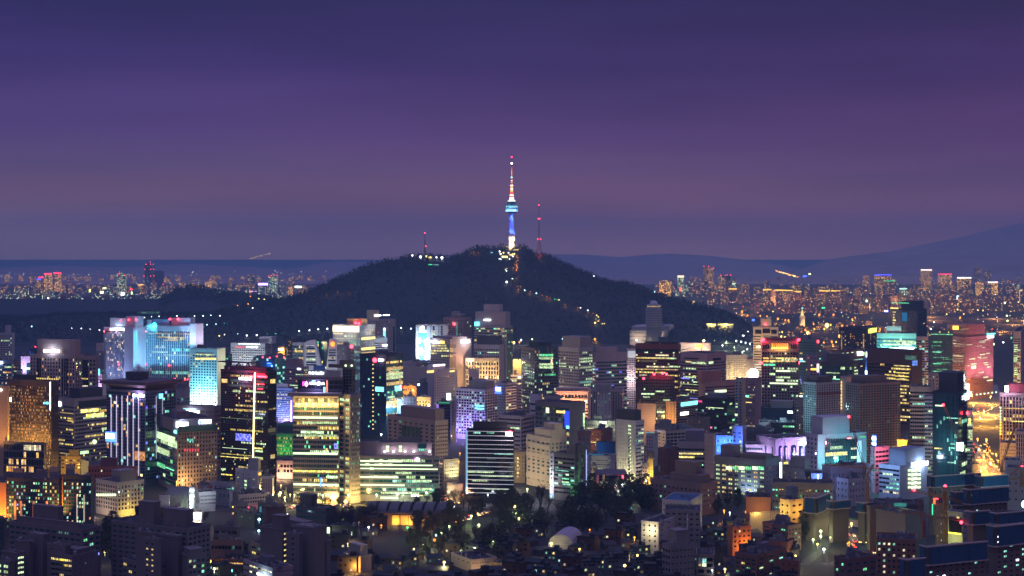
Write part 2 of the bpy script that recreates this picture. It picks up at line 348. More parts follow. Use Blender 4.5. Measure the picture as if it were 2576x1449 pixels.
def onface(o,side,c,u,v):
    x,y=P(c,u,v); s=(x-CX)/F; d=Vector((s,1,0)); n=o.ey if side=='L' else o.ex
    if abs(d.dot(n))<1e-4: return 0,0
    t=o.O.dot(n)/d.dot(n); p=d*t-Vector((o.O.x,o.O.y,0)); return (p.dot(o.ex) if side=='L' else p.dot(o.ey)),H-(y-HY)*t/F-o.O.z
def panel(o,side,c,u0,u1,v0,v1,mat,name='sign',d=.75,th=.35,clamp=True):
    a0,z1=onface(o,side,c,u0,v0); a1,z0=onface(o,side,c,u1,v1)
    if clamp:
        lo,hi=(-o.a,0) if side=='L' else (0,o.b)
        a0=max(lo,min(hi,a0)); a1=max(lo,min(hi,a1))
    if abs(a1-a0)<.5: a1=a0+(1.5 if a0<=0 and side=='L' else 1.5)
    if z1<z0: z0,z1=z1,z0
    Q=MB(); 
    if side=='L': Q.box(a0,a1,-d,-d+th,z0,z1)
    else: Q.box(d-th,d,a0,a1,z0,z1)
    return Q.build(name,lit(mat) if isinstance(mat,str) else mat,o.root),(a0,a1,z0,z1,d)
def lamppt(o,side,c,u,v,out,col,power,r=1.0,name='floodlight'):
    a0,z=onface(o,side,c,u,v); loc=(a0,-out,z) if side=='L' else (out,a0,z)
    return light(loc,col,power,r,o.root,name)
def spot(o,side,c,u,v,uv2,out,col,power,ang=70,name='floodlight'):
    a0,z=onface(o,side,c,u,v); a1,z1=onface(o,side,c,*uv2)
    loc=(a0,-out,z) if side=='L' else (out,a0,z); tg=(a1,0,z1) if side=='L' else (0,a1,z1)
    return light(loc,col,power,.5,o.root,name,spot=ang,tgt=tg)
def sign(o,side,c,u0,u1,v0,v1,text,mat='W',name='sign',d=1.0,plate=None,bold=True,glow=None):
    """raised lettering fitted to the given rectangle; text None = a row of rounded illegible glyph blocks"""
    if plate is not None: panel(o,side,c,u0-6,u1+6,v0-4,v1+4,plate,'sign_board',d=d-.2,th=.3,clamp=False)
    a0,z1=onface(o,side,c,u0,v0); a1,_=onface(o,side,c,u1,v0); _,z0=onface(o,side,c,u1,v1); _,z0b=onface(o,side,c,u0,v1); z0=min(z0,z0b)
    if z1-z0<.6: z0=z1-.6
    m=lit(mat) if isinstance(mat,str) else mat
    if text is None:
        Q=MB(); n=max(2,int((a1-a0)/max(1.0,(z1-z0))*1.1)); g=(a1-a0)/n
        for i in range(n):
            r_=o.rng.uniform(.0,.22)*(z1-z0)
            if side=='L': Q.box(a0+i*g+g*.06,a0+(i+1)*g-g*.06,-d,-d+.25,z0+r_*.6,z1-r_)
            else: Q.box(d-.25,d,a0+i*g+g*.06,a0+(i+1)*g-g*.06,z0+r_*.6,z1-r_)
        ob=Q.build(name,m,o.root)
    else:
        cu=bpy.data.curves.new('txt','FONT'); cu.body=text; cu.extrude=.12; cu.resolution_u=2
        if bold: cu.offset=.018
        tmp=bpy.data.objects.new('txt',cu); COL.objects.link(tmp); dg=bpy.context.evaluated_depsgraph_get(); dg.update()
        me=bpy.data.meshes.new_from_object(tmp.evaluated_get(dg)); bpy.data.objects.remove(tmp); bpy.data.curves.remove(cu)
        xs=[v.co.x for v in me.vertices]; ys=[v.co.y for v in me.vertices]
        if not xs: return None
        x0,x1,y0,y1=min(xs),max(xs),min(ys),max(ys)
        for v in me.vertices:
            fx=(v.co.x-x0)/(x1-x0); fy=(v.co.y-y0)/(y1-y0); dd=d+v.co.z
            if side=='L': v.co=(a0+fx*(a1-a0),-dd,z0+fy*(z1-z0))
            else: v.co=(dd,a0+fx*(a1-a0),z0+fy*(z1-z0))
        me.materials.clear(); me.materials.append(m); ob=inst(name,me,o.root)
    if glow:
        am=(a0+a1)/2; zm=(z0+z1)/2; light((am,-d-2,zm) if side=='L' else (d+2,am,zm),glow[0],glow[1],1.5,o.root,'sign_light')
    return ob
def beacon(c,u,v,Y,col='R',r=1.1,name='beacon',parent=None,label=None):
    pass
def beacons(o,pts,c=None,col='R',r=.9):
    """red obstruction lamps on short posts, children of the building"""
    for u,v in pts:
        x,y=P(c or o.c,u,v); Yd=o.Y*1.002
        # put it on the roof / facade plane nearest
        p=at(x,y,Yd); lp=p-o.O; lx=lp.dot(o.ex); ly=lp.dot(o.ey); lz=lp.z
        Q=MB(); Q.bar((lx,ly,lz-2.5),(lx,ly,lz-r*.8),.15,0); Q.ball((lx,ly,lz),r*o.Y/2200,1); Q.build('beacon',[DARK,lit(col)],o.root)
# ---------------- terrain: ground, Namsan-like hill, ridges ----------------
rnd=random.Random(7)
def lerp(pts,x):
    if x<=pts[0][0]: return pts[0][1]
    for (a,b),(c,d) in zip(pts,pts[1:]):
        if x<=c: return b+(d-b)*(x-a)/(c-a)
    return pts[-1][1]
RM=[(440,800),(520,793),(600,775),(660,762),(716,755),(756,743),(796,725),(836,707),(876,689),(916,671),(956,659),(1003,652),(1035,644),(1103,644),(1120,650),(1137,647),(1155,642),(1170,632),(1198,624),(1220,622),(1237,625),(1263,621),(1287,624),(1311,619),(1328,626),(1346,638),(1381,645),(1394,650),(1422,665),(1458,681),(1482,689),(1512,703),(1547,713),(1581,713),(1607,722),(1647,739),(1677,747),(1719,759),(1755,767),(1827,789),(1857,801),(1887,820),(1905,845),(1960,880)]
RA=[(-200,850),(-40,824),(0,817),(60,806),(100,800),(140,794),(260,792),(341,791),(420,793),(516,791),(600,796),(720,806),(800,815),(900,860)]
RC=[(395,752),(430,735),(450,726),(471,721),(516,725),(556,737),(596,737),(640,745),(716,756),(800,775),(880,800)]
def fnoise(x,y,s,o=4):
    return mnoise.fractal(Vector((x/s,y/s,3.1)),1.0,2.0,o)
def ridge(pts,Yr,Yf,Yb,x,Y,pw=1.0):
    zr=H-(lerp(pts,x)-HY)*Yr/F
    if zr<=0: return 0
    if Y<=Yr: t=(Y-Yf)/(Yr-Yf)
    else: t=(Yb-Y)/(Yb-Yr)
    if t<=0: return 0
    return zr*(t**pw)
def hz(X,Y):
    if Y<3150 or Y>6400: return 0.0
    x=CX+F*X/Y
    nn=fnoise(X,Y,420)
    a=ridge(RM,4100,3480+60*nn,4900,x,Y,.92)
    spur=1+.10*fnoise(X,Y*.6,160)*max(0,min(1,(4100-Y)/180)) if a>0 else 1
    a*=spur
    b=ridge(RA,3950,3420,4500,x,Y,.75); c=ridge(RC,4800,4350,5400,x,Y,.8)
    h=max(a,b,c)
    if h>0: h+=1.5*fnoise(X,Y,28,3)*min(1,h/20)
    return h
def hit(x,y,zoff=0,Y0=900,Y1=9000,step=8):
    Y=Y0
    while Y<Y1:
        X=(x-CX)*Y/F; z=H-(y-HY)*Y/F
        if z<=hz(X,Y)+zoff: return Vector((X,Y,hz(X,Y)))
        Y+=step
    return None
def noisemat(name,c1,c2,scale,rough=.9,det=5,fac=None):
    m,n,b=newmat(name); T=n.nodes; L=n.links
    co=T.new('ShaderNodeTexCoord'); a=T.new('ShaderNodeTexNoise'); a.inputs['Scale'].default_value=scale; a.inputs['Detail'].default_value=det; L.new(co.outputs['Object'],a.inputs['Vector'])
    r=T.new('ShaderNodeValToRGB'); r.color_ramp.elements[0].position=.35; r.color_ramp.elements[1].position=.65; r.color_ramp.elements[0].color=(*c1,1); r.color_ramp.elements[1].color=(*c2,1)
    L.new(a.outputs[0],r.inputs[0]); L.new(r.outputs[0],b.inputs['Base Color']); b.inputs['Roughness'].default_value=rough; return m
G=MB(); S_=45000
G.quad((-S_,-500,0),(S_,-500,0),(S_,60000,0),(-S_,60000,0)); tag(G.build('ground',noisemat('ground_mat',(.008,.008,.008),(.020,.018,.016),.02)),kind='structure')
def grid(name,x0,x1,nx,ys,hf,mat,frm=0.0):
    M=MB()
    for Y in ys:
        for i in range(nx+1):
            x=x0+(x1-x0)*i/nx; X=(x-CX)*Y/F; h=hf(X,Y); M.v.append((X,Y,h if h>0 else -6))
    for j in range(len(ys)-1):
        for i in range(nx):
            q=j*(nx+1)+i; zs=[M.v[k][2] for k in (q,q+1,q+nx+2,q+nx+1)]
            if max(zs)<=-5: continue
            M.f.append((q,q+1,q+nx+2,q+nx+1)); M.m.append(0)
    o=M.build(name,mat); o.data.polygons.foreach_set('use_smooth',[True]*len(o.data.polygons)); return o
FOR=noisemat('forest_floor',(.003,.006,.006),(.010,.013,.010),.012)
tag(grid('hill',-260,2060,420,[3380+12*i for i in range(170)],hz,FOR),kind='structure')
# tree cover of the hill: thousands of small bare and evergreen crowns
T_=MB()
def crown(M,X,Y,z,r,hh,rg,n=7,m=0):
    for k in range(n):
        a=rg.uniform(0,6.283); e=rg.uniform(.1,1); p=Vector((X+math.cos(a)*r*rg.random()*.8,Y+math.sin(a)*r*rg.random()*.8,z+hh*rg.uniform(.25,1.0)))
        s=r*rg.uniform(.25,.5); u=Vector((rg.uniform(-1,1),rg.uniform(-1,1),rg.uniform(-.6,1))).normalized()*s; q=Vector((rg.uniform(-1,1),rg.uniform(-1,1),rg.uniform(-1,1))).normalized()*s
        i=len(M.v); M.v+=[tuple(p-u),tuple(p+q),tuple(p+u),tuple(p-q*.7)]; M.f.append((i,i+1,i+2,i+3)); M.m.append(m)
tr=random.Random(3)
for k in range(15000):
    x=tr.uniform(-40,1960); Y=tr.uniform(3450,4180)
    if k%3==0: Y=tr.uniform(3950,4110)
    X=(x-CX)*Y/F; h=hz(X,Y)
    if h<4: continue
    crown(T_,X,Y,h-1,tr.uniform(3,6),tr.uniform(6,12),tr,6,0 if tr.random()<.6 else 1)
for k in range(1500):
    x=tr.uniform(400,720); Y=tr.uniform(4600,4820); X=(x-CX)*Y/F; h=hz(X,Y)
    if h>4: crown(T_,X,Y,h-1,5,9,tr,6,0)
tag(T_.build('forest',[plain((.010,.012,.009),.95,name='bare_wood'),plain((.004,.009,.006),.95,name='pine')]),'dark wooded slopes of bare and evergreen trees covering the central hill','forest',kind='stuff')
# distant mountains
def mtn(name,pts,Yr,Yf,Yb):
    def f(X,Y):
        x=CX+F*X/Y; return ridge(pts,Yr,Yf,Yb,x,Y,.8)*(1+.02*fnoise(X,Y,900))
    n=18; ys=[Yf+(Yr-Yf)*i/n for i in range(n+1)]+[Yr+(Yb-Yr)*i/8 for i in range(1,9)]
    tag(grid(name,-300,2900,260,ys,f,noisemat(name+'_mat',(.30,.20,.18),(.42,.30,.27),.003)),kind='structure')  # reddish albedo paints warm haze glow into the far slopes
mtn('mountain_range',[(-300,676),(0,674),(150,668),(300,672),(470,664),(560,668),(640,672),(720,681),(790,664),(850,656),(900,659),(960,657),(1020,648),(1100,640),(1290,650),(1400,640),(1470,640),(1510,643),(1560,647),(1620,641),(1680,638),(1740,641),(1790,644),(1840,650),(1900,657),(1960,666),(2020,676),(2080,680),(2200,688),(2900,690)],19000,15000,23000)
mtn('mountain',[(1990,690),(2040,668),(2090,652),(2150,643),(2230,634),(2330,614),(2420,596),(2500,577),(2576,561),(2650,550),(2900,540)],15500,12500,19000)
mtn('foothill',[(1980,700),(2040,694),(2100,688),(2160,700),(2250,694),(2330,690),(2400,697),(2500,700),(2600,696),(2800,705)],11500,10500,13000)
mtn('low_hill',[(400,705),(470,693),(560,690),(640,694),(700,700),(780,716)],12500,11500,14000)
# ---------------- observation tower on the summit ----------------
def P6(u,v): return P('z6',u,v)
TY=4092.0
tx,_=P6(1411,0); TX=(tx-CX)*TY/F
def tz(v): return H-(P6(0,v)[1]-HY)*TY/F
zb_=hz(TX,TY)-3
tow=empty('observation_tower',(TX,TY,zb_)); tag(tow,'tall tower on the hilltop with blue lit shaft, round pod and lit lattice mast','tower')
U=TY/F/4.609
def lz(v): return tz(v)-zb_
whitec=plain((.75,.76,.8),.5,name='white_concrete')
M=MB(); M.lathe([(31*U,0),(30*U,lz(1100)),(28*U,lz(1050))],k=24); M.build('base',whitec,tow)
M=MB(); M.lathe([(28*U,lz(1050)),(36*U,lz(1046)),(36*U,lz(1010)),(34*U,lz(1000)),(24*U,lz(998))],k=24); M.build('base_drum',whitec,tow)
M=MB(); M.lathe([(44*U,lz(1051)),(44*U,lz(1046)),(30*U,lz(1045))],k=28); M.build('gallery',whitec,tow)
M=MB(); M.lathe([(46*U,lz(997)),(46*U,lz(992)),(28*U,lz(991))],k=28); M.build('gallery',whitec,tow)
M=MB(); M.lathe([(27*U,lz(990)),(25*U,lz(900)),(23*U,lz(800)),(24*U,lz(734))],k=28); sh=M.build('shaft',whitec,tow)
M=MB(); M.lathe([(24*U,lz(736)),(36*U,lz(731)),(60*U,lz(722)),(68*U,lz(712)),(68*U,lz(690)),(62*U,lz(688)),(65*U,lz(680)),(66*U,lz(655)),(60*U,lz(648)),(52*U,lz(645)),(52*U,lz(604)),(56*U,lz(602)),(56*U,lz(598))],k=32); M.build('pod',glass('t'),tow)
def ring(name,r,v0,v1,n,mats,gap=.35,sel=None,rg=random.Random(5)):
    Q=MB(); Q.lathe([(r-.3,lz(v1)),(r,lz(v1)+.01),(r,lz(v0)-.01),(r-.3,lz(v0))],k=n)
    for i in range(n): Q.m[n+i]=rg.randrange(len(mats))
    return Q.build(name,mats,tow)
ring('window_band',69.5*U,692,714,36,[lit('C'),lit('O'),emi('pod_blue',(.02,.25,1),1.6),lit('C')],.25)
ring('window_band',67*U,662,668,30,[lit('C'),lit('w'),glass('b')],.3)
ring('window_band',67.5*U,672,679,30,[lit('o'),glass('b'),lit('c')],.3)
ring('lamp_ring',67*U,650,656,24,[lit('C')],.55)
ring('window_band',53*U,612,622,24,[glass('c'),glass('b'),lit('q')],.3)
ring('window_band',53*U,628,640,24,[glass('b'),lit('q'),glass('c')],.3)
M=MB(); M.lathe([(45*U,lz(600)),(45*U,lz(594)),(36*U,lz(592)),(34*U,lz(578)),(30*U,lz(576))],k=20); M.build('mast_base',lit('O',tex=False),tow)
def lattice(M,r0,r1,z0,z1,n,rad,m=0,k=4,alt=None,x=0,y=0):
    for j in range(n):
        za=z0+(z1-z0)*j/n; zb=z0+(z1-z0)*(j+1)/n; ra=r0+(r1-r0)*j/n; rb=r0+(r1-r0)*(j+1)/n; mm=alt[j%len(alt)] if alt else m
        for i in range(k):
            a=math.pi*2*(i+.5)/k; b=math.pi*2*(i+1.5)/k
            A=(x+ra*math.cos(a),y+ra*math.sin(a),za); Bp=(x+rb*math.cos(a),y+rb*math.sin(a),zb); C_=(x+rb*math.cos(b),y+rb*math.sin(b),zb); A2=(x+ra*math.cos(b),y+ra*math.sin(b),za)
            M.bar(A,Bp,rad,mm); M.bar(Bp,C_,rad*.7,mm); M.bar(A,C_,rad*.6,mm); M.bar(A2,Bp,rad*.6,mm)
redp=plain((.7,.05,.02),.5,name='red_steel'); whp=plain((.8,.78,.7),.5,name='white_steel')
eR=emi('led_red_orange',(1,.10,.03),1.5); eG=emi('led_gold',(1,.55,.12),1.6); eW=emi('led_white',(1,.9,.8),2.4); eC=emi('led_cyan',(.15,.8,1),2.2); eB=emi('led_blue_white',(.5,.7,1),4)
M=MB(); lattice(M,32*U,24*U,lz(578),lz(488),6,.45,alt=[2,2,0,2,0,0]); M.build('mast_lattice',[eR,eG,eW],tow)
M=MB(); lattice(M,17*U,15*U,lz(488),lz(420),5,.5,alt=[1,1,2,1,1]); M.build('mast_lattice',[eR,eG,eW],tow)
M=MB(); lattice(M,13*U,9*U,lz(405),lz(322),8,.32,alt=[0,3,1,3,2,0,3,1]); M.build('mast_lattice',[eR,eG,eW,STEEL],tow)
M=MB(); M.bar((0,0,lz(318)),(0,0,lz(240)),.9,1); M.bar((0,0,lz(300)),(0,0,lz(285)),1.1,0); M.build('mast_pole',[eR,eG],tow)
M=MB(); M.bar((0,0,lz(240)),(0,0,lz(200)),.8,0); M.bar((0,0,lz(200)),(0,0,lz(160)),.5,1); M.bar((0,0,lz(160)),(0,0,lz(82)),.3,1); M.build('antenna',[eR,STEEL],tow)
for v,r,mt in ((410,19,eB),(316,14,eC),(236,9,eR),(592,47,eW)):
    M=MB(); M.lathe([(r*U*.95,lz(v+3)),(r*U,lz(v)),(r*U*.95,lz(v-4))],k=16); M.build('lamp_ring',mt,tow)
M=MB(); M.ball((0,0,lz(154)),2.3); M.build('beacon',emi('beacon_white',(1,.9,.75),14),tow)
M=MB(); M.ball((0,0,lz(82)),1.5); M.build('beacon',lit('R'),tow)
for a in (-150,-90,-30): 
    ra=math.radians(a); light((math.cos(ra)*44*U,math.sin(ra)*44*U,lz(988)),(.02,.05,1.0),200000,1,tow,'blue_floodlight',spot=60,tgt=(0,0,lz(800)))
for a in (-150,-90,-30):
    ra=math.radians(a); light((math.cos(ra)*60*U,math.sin(ra)*60*U,lz(1110)),(1,.66,.22),34000,1,tow,'warm_floodlight')
for a in (-130,-90,-50):  # extra blue lamps added to brighten the upper shaft and pod
    ra=math.radians(a); light((math.cos(ra)*42*U,math.sin(ra)*42*U,lz(752)),(.02,.05,1.0),90000,1,tow,'blue_floodlight',spot=75,tgt=(0,0,lz(900)))
    light((math.cos(ra)*95*U,math.sin(ra)*95*U,lz(690)),(.02,.2,1.0),30000,1,tow,'blue_floodlight')
for a in (-120,-60):
    ra=math.radians(a); light((math.cos(ra)*50*U,math.sin(ra)*50*U,lz(1035)),(1,.68,.28),16000,1,tow,'warm_floodlight')
# transmitter masts
def mastobj(label,uc,vt,vb,spread,Y,lamps,colr,midv):
    x,_=P6(uc,0); X=(x-CX)*Y/F; z0=hz(X,Y)-1; r=empty('radio_mast',(X,Y,z0)); tag(r,label,'radio mast')
    k=Y/F/4.609; f=lambda v:H-(P6(0,v)[1]-HY)*Y/F-z0
    M=MB(); lattice(M,spread*k,9*k,0,f(midv),6,.42); M.build('legs',colr,r)
    M=MB(); lattice(M,9*k,6*k,f(midv),f(vt+(midv-vt)*.45),7,.25); M.build('lattice',colr,r)
    M=MB(); M.bar((0,0,f(vt+(midv-vt)*.45)),(0,0,f(vt)),.45); M.build('pole',colr,r)
    for u,v in lamps:
        M=MB(); M.ball(((u-uc)*k,-1.5,f(v)),1.15); M.build('beacon',lit('R'),r)
    return r
mastobj('short lattice radio mast on the left shoulder of the hill',404,962,1225,26,4080,[(404,962),(414,1116)],DARK,1150)
mast2=mastobj('tall wide-legged red and white radio mast right of the observation tower',1727,638,1222,60,4070,[(1725,640),(1719,797),(1735,797),(1713,1033),(1745,1033)],plain((.25,.07,.06),.6,name='mast_red'),1060)
light((0,-14,3),(1,.2,.08),9000,1,mast2,'red_floodlight')
# summit buildings and lamps
def hillbox(c,u0,u1,v0,v1,mats,label,name='hilltop_building',dep=12,w=None):
    x0,y1=P(c,u0,v1); x1,y0=P(c,u1,v0); p=hit((x0+x1)/2,y1,0,3300)
    if p is None: return
    Y=p.y; z1=H-(y0-HY)*Y/F; X0=(x0-CX)*Y/F; X1=(x1-CX)*Y/F; z0=p.z
    r=empty(name,((X0+X1)/2,Y,z0)); tag(r,label,'building'); hw=(X1-X0)/2; hh=max(3,z1-z0)
    M=MB(); M.box(-hw,hw,0,dep,-3,hh); M.build('wall',mats[0],r)
    M=MB(); M.box(-hw-.5,hw+.5,-.5,dep+.5,hh+.01,hh+.6); M.build('roof',ROOF,r)
    M=MB(); n=max(2,int(hw*2/5)); s=2*hw/n
    for i in range(n): M.quad((-hw+i*s,-.06,hh*.35),(-hw+(i+1)*s,-.06,hh*.35),(-hw+(i+1)*s,-.06,hh*.8),(-hw+i*s,-.06,hh*.8))
    M.build('window_row',lit(mats[1]),r); return r
hillbox('z6',1295,1365,1218,1275,(wall((.5,.45,.35)),'Y'),'brightly lit cream cable car station just below the observation tower')
hillbox('z6',1375,1445,1200,1240,(wall((.5,.45,.35)),'Y'),'lit terrace house right at the foot of the observation tower')
hillbox('z6',1385,1490,1148,1175,(wall((.5,.45,.35)),'Y'),'low lit plaza pavilion under the tower shaft')
hillbox('z6',1155,1190,1180,1202,(wall((.4,.4,.4)),'C'),'small cyan lit hut among the summit trees')
hillbox('z6',445,485,1235,1262,(wall((.6,.5,.35)),'Y'),'small white lit hut on the left shoulder near the short mast')
hillbox('z6',480,570,1335,1345,(wall((.4,.4,.4)),'c'),'long low shelter with white lamps below the left shoulder')
hillbox('z1',1730,2005,765,822,(wall((.02,.03,.05)),'q'),'long dark windowless block at the left edge of the forest')
# ================= THE CITY: left third =================
GR=(.26,.24,.25); BR=(.30,.22,.20); TAN=(.42,.34,.26); WH=(.55,.54,.56); DK=(.05,.05,.06); BE=(.45,.38,.30)
b=B('pale grey office slab with a square window grid at the far left edge','a1',-60,173,212,345,1000,8,(.42,.42,.46),'g,10,.55,.55,.13,oyo,r','x,1,.5,.5,0,o',33,20,rb=[(.55,.8,.2,.8,0,11,None)])
b=B('low banded office with a glowing white rooftop sign at the far left edge','a1',-80,168,178,742,1045,6,(.15,.2,.3),'b,14,.97,.5,.35,wao,r,b','x,1,.5,.5,0,o',38,30)
sign(b,'L','a1',-60,48,738,785,None,'W',glow=((.5,.7,1),3000))
b=B('small brown brick block with a lit row of windows between grey slab and white wall','a1',170,275,300,760,1040,14,(.28,.16,.13),'g,7,.6,.5,.25,yo,r','x,1,.5,.5,0,o',28,30)
b=B('small white box building with dark square windows left of the golden tower','a1',240,305,330,888,1062,12,WH,'g,4,.5,.5,.1,o,i','x,1,.5,.5,0,o',32,14)
b=B('tall lilac lit blank wall building with a teal glass strip','a1',305,440,470,686,1052,10,(.62,.52,.66),None,None,40,12)
panel(b,'L','a1',385,441,765,980,glass('t'),'glass_strip',.1); panel(b,'L','a1',383,441,832,862,'O','sign',.6)
spot(b,'L','a1',340,985,(350,720),18,(.75,.6,1),90000,80)
b=B('small dark tower with a red beacon behind the brown office block','a1',430,525,545,560,985,10,(.05,.08,.14),'g,6,.7,.6,.3,cbo,i,b','x,1,.5,.5,0,o',24,8); beacons(b,[(512,535)])
# big brown stone block
b=B('broad brown stone office block with a stepped roof and a long white rooftop sign','a1',440,1090,1200,668,1095,20,(.46,.31,.27),'g,16,.5,.62,.10,ya,i','g,4,.62,.6,.10,yo,i',53,34,rb=[(.145,1.0,.05,.7,0,17,(.46,.31,.27))])
for u0,u1 in ((545,570),(578,600),(900,920),(935,950),(965,985)): panel(b,'L','a1',u0,u1,700,1260,glass('k'),'glass_strip',.75,.1)
sign(b,'L','a1',640,876,568,612,None,'W',d=1.5,glow=((.55,.72,1),9000))
b=B('brown stone wing with dark glass strip right of the broad brown block','a1',1200,1392,1396,682,1098,22,(.46,.31,.27),'g,4,.7,.6,.12,yo,i',None,54,34,rp=1)
panel(b,'L','a1',1203,1280,722,1240,glass('k'),'glass_strip',.75,.1); panel(b,'L','a1',1203,1280,984,1008,'y','window',.95,.1); panel(b,'L','a1',1203,1280,1090,1118,'w','window',.95,.1)
b=B('grey slab office behind the brown block with a small box on top','a1',1392,1505,1515,606,1010,12,(.24,.23,.27),'g,5,.4,.4,.1,w,i',None,34,20,rb=[(.0,.9,.1,.8,0,11,(.5,.42,.4))])
b=B('narrow white and lilac banded building between brown block and blue lit hotel','a1',1388,1475,1540,945,1060,30,(.66,.55,.68),'b,6,.97,.38,.2,w,r,d','x,1,.5,.5,0,o',36,14); panel(b,'L','a1',1388,1447,850,945,'C','sign',.4)
lamppt(b,'L','a1',1440,1200,14,(.85,.6,1),40000)
# golden glass tower
gold=(.20,.13,.09)
b=B('dark bronze glass tower with amber lit windows and thin vertical fins at left','a1',112,742,842,1045,1198,24,gold,'f,42,.72,.72,.42,aaa,i,k','f,10,.72,.72,.2,ay,r,k',47,60,rb=[(.1,.55,.2,.75,0,5,DK)],metal=.3)
panel(b,'L','a1',735,749,1042,1449,'W','light_strip',1.2)
sign(b,'L','a1',640,728,1320,1362,'mbi','C'); sign(b,'L','a1',112,175,1255,1325,None,'W')
for u in range(60,600,28): pass
for i in range(26):
    fx=i/25; Q=MB(); Q.box(-b.a+b.a*fx-.25,-b.a+b.a*fx+.25,b.b*.97,b.b*.97+.3,b.z+1.3,b.z+2.6); Q.build('roof_lamp',lit('Y'),b.root)
for i in range(4): lamppt(b,'L','b1',180+i*120,600,10,(1,.6,.12),5000)
b=B('tan stone wall tower lit orange at the left edge beside the bronze tower','a1',-220,112,118,1120,1200,6,(.55,.36,.22),'x,1,.5,.5,0,o',None,47,60); sign(b,'L','a1',-40,35,1140,1172,None,'W')
spot(b,'L','b1',60,960,(40,0),25,(1,.5,.12),120000,70)
b=B('low glass podium with orange lit rooms below the bronze tower','b1',55,635,640,640,1205,14,(.16,.13,.12),'b,16,.95,.75,.5,aaw,r,d',None,95,10,rp=0)
for u in (230,330,450,540): light(b.O+b.ex*(-b.a*(640-u)/590)+b.ey*8+Vector((0,0,b.z+4)),(1,.58,.1),9000,1,None,'roof_floodlight').parent=None
b=B('grey horizontally banded office tower with a white square sign beside the bronze tower','a1',842,1078,1545,1300,1185,38,(.40,.35,.36),'b,12,.97,.42,.22,y,r,k','b,22,.97,.5,.22,yoy,r,k',53,95,rb=[(.3,.95,.2,.9,0,9,DK)])
panel(b,'R','a1',1132,1545,1322,1388,DARK,'recess',.7,.1)
sign(b,'L','a1',836,897,1322,1392,None,'W'); 
for v,u0,u1 in ((178,880,1075),(290,980,1075),(762,888,1010)): panel(b,'L','b1',u0,u1,v,v+24,'y','window',.85,.2)
for v,u0,u1 in ((138,1165,1420),(140,1440,1545),(205,1240,1500),(402,1465,1545),(745,1150,1280),(825,1450,1545)): panel(b,'R','b1',u0,u1,v,v+26,'y' if v<300 else 'o','window',.85,.2)
Q=MB(); Q.ball((.9,b.b*.6,b.z*.38),2.2); Q.build('lamp_globe',lit('O'),b.root)
# canopy glass tower
b=B('grey blue glass tower with tall thin light strips and a flared roof canopy','a1',1545,2105,2545,1190,1222,30,(.16,.17,.22),'c,16,.93,.82,.09,wac,i,b','c,14,.93,.8,.10,cqb,i,b',46,14,rb=[(.25,.6,.3,.6,9,15,DK)])
cap=MB(); e=4; z=b.z; cap.prism([(-b.a-e,-e),(e,-e),(e,b.b+e),(-b.a-e,b.b+e)],z+6,z+8.5,0); cap.prism([(-b.a+3,3),(-3,3),(-3,b.b-3),(-b.a+3,b.b-3)],z+1.2,z+6,0,top=[(-b.a-2,-2),(2,-2),(2,b.b+2),(-b.a-2,b.b+2)]); cap.build('roof_canopy',wall((.13,.10,.11)),b.root)
for u,v1 in ((1620,1000),(1698,1000),(1777,1000),(1858,1100),(1940,1150),(2018,1160)): panel(b,'L','a1',u-4,u+4,1240,1240+v1,emi('strip_lilac',(.8,.72,1),.8),'light_strip',1.0)
for u,v1 in ((2255,900),(2345,800)): panel(b,'R','a1',u-4,u+4,1250,1250+v1,emi('strip_grey',(.6,.65,.75),.5),'light_strip',1.0)
sign(b,'L','a2',120,290,1212,1255,None,'W',glow=((.75,.5,1),9000)); panel(b,'R','a2',483,536,1215,1278,'C','emblem',1.2)
panel(b,'L','b1',1545,1697,455,610,'B','led_screen',1.2); panel(b,'L','b1',1550,1668,480,560,'W','screen_text',1.6)
panel(b,'L','b2',145,300,740,880,'a','lit_lobby',.5)
# wide grey block
b=B('wide low grey panelled block with red roof lamps below the blue lit hotel','a2',125,640,920,1058,1112,18,(.27,.25,.27),'x,1,.5,.5,0,o','g,9,.45,.5,.0,o,i',60,40,rp=1); beacons(b,[(318,1048),(448,1042),(722,998),(870,1010),(908,1006)],r=.9)
b=B('grey stair tower with a teal glass wing right of the canopy tower','a2',700,802,940,1158,1150,25,(.36,.34,.37),'g,2,.75,.5,0,o,i','c,8,.95,.9,.25,cq,r,t',48,120)
# blue lit twin hotel
HB=(.62,.62,.68)
b=B('blue lit hotel tower with white vertical fins and a white rooftop hotel sign','a2',-8,120,305,262,1006,26,HB,'x,1,.5,.5,0,o','x,1,.5,.5,0,o',26,8,name='hotel',rb=[(.0,1,.1,.8,0,15,HB)])
hb1=b
b=B('front wing of the blue lit hotel with narrow fins and orange top floor windows','a1',1508,1925,1930,262,1004,16,HB,'f,24,.74,.97,.14,aaw,i,b',None,28,36,name='hotel',rb=[(.2,1,.2,.8,0,13,HB)])
sign(b,'L','a1',1605,1824,262,298,'LOTTE HOTEL','W',d=1.6,glow=((.6,.75,1),12000)); panel(b,'L','a1',1512,1922,452,464,wall(HB),'belt_course',1.2)
panel(b,'L','a1',1518,1920,300,318,glass('k'),'recess',1.0,.2)
beacons(b,[(1508,308),(1690,316),(1510,780),(1722,790)],r=1.0)
for u,pw in ((1560,1),(1660,1),(1760,1),(1860,1)): spot(b,'L','a1',u,1230,(u,600),20,(.35,.5,1),110000,60)
b2=hb1
for u in (60,150,210): spot(b2,'R','a2',u+60,1080,(u+60,300),22,(.25,.62,1),260000,60)
spot(b2,'R','a2',200,150,(200,600),30,(.05,.62,1),200000,75)
beacons(b2,[(53,142),(165,140),(-60,148),(122,320),(305,312),(125,798),(308,788)],r=1.1)
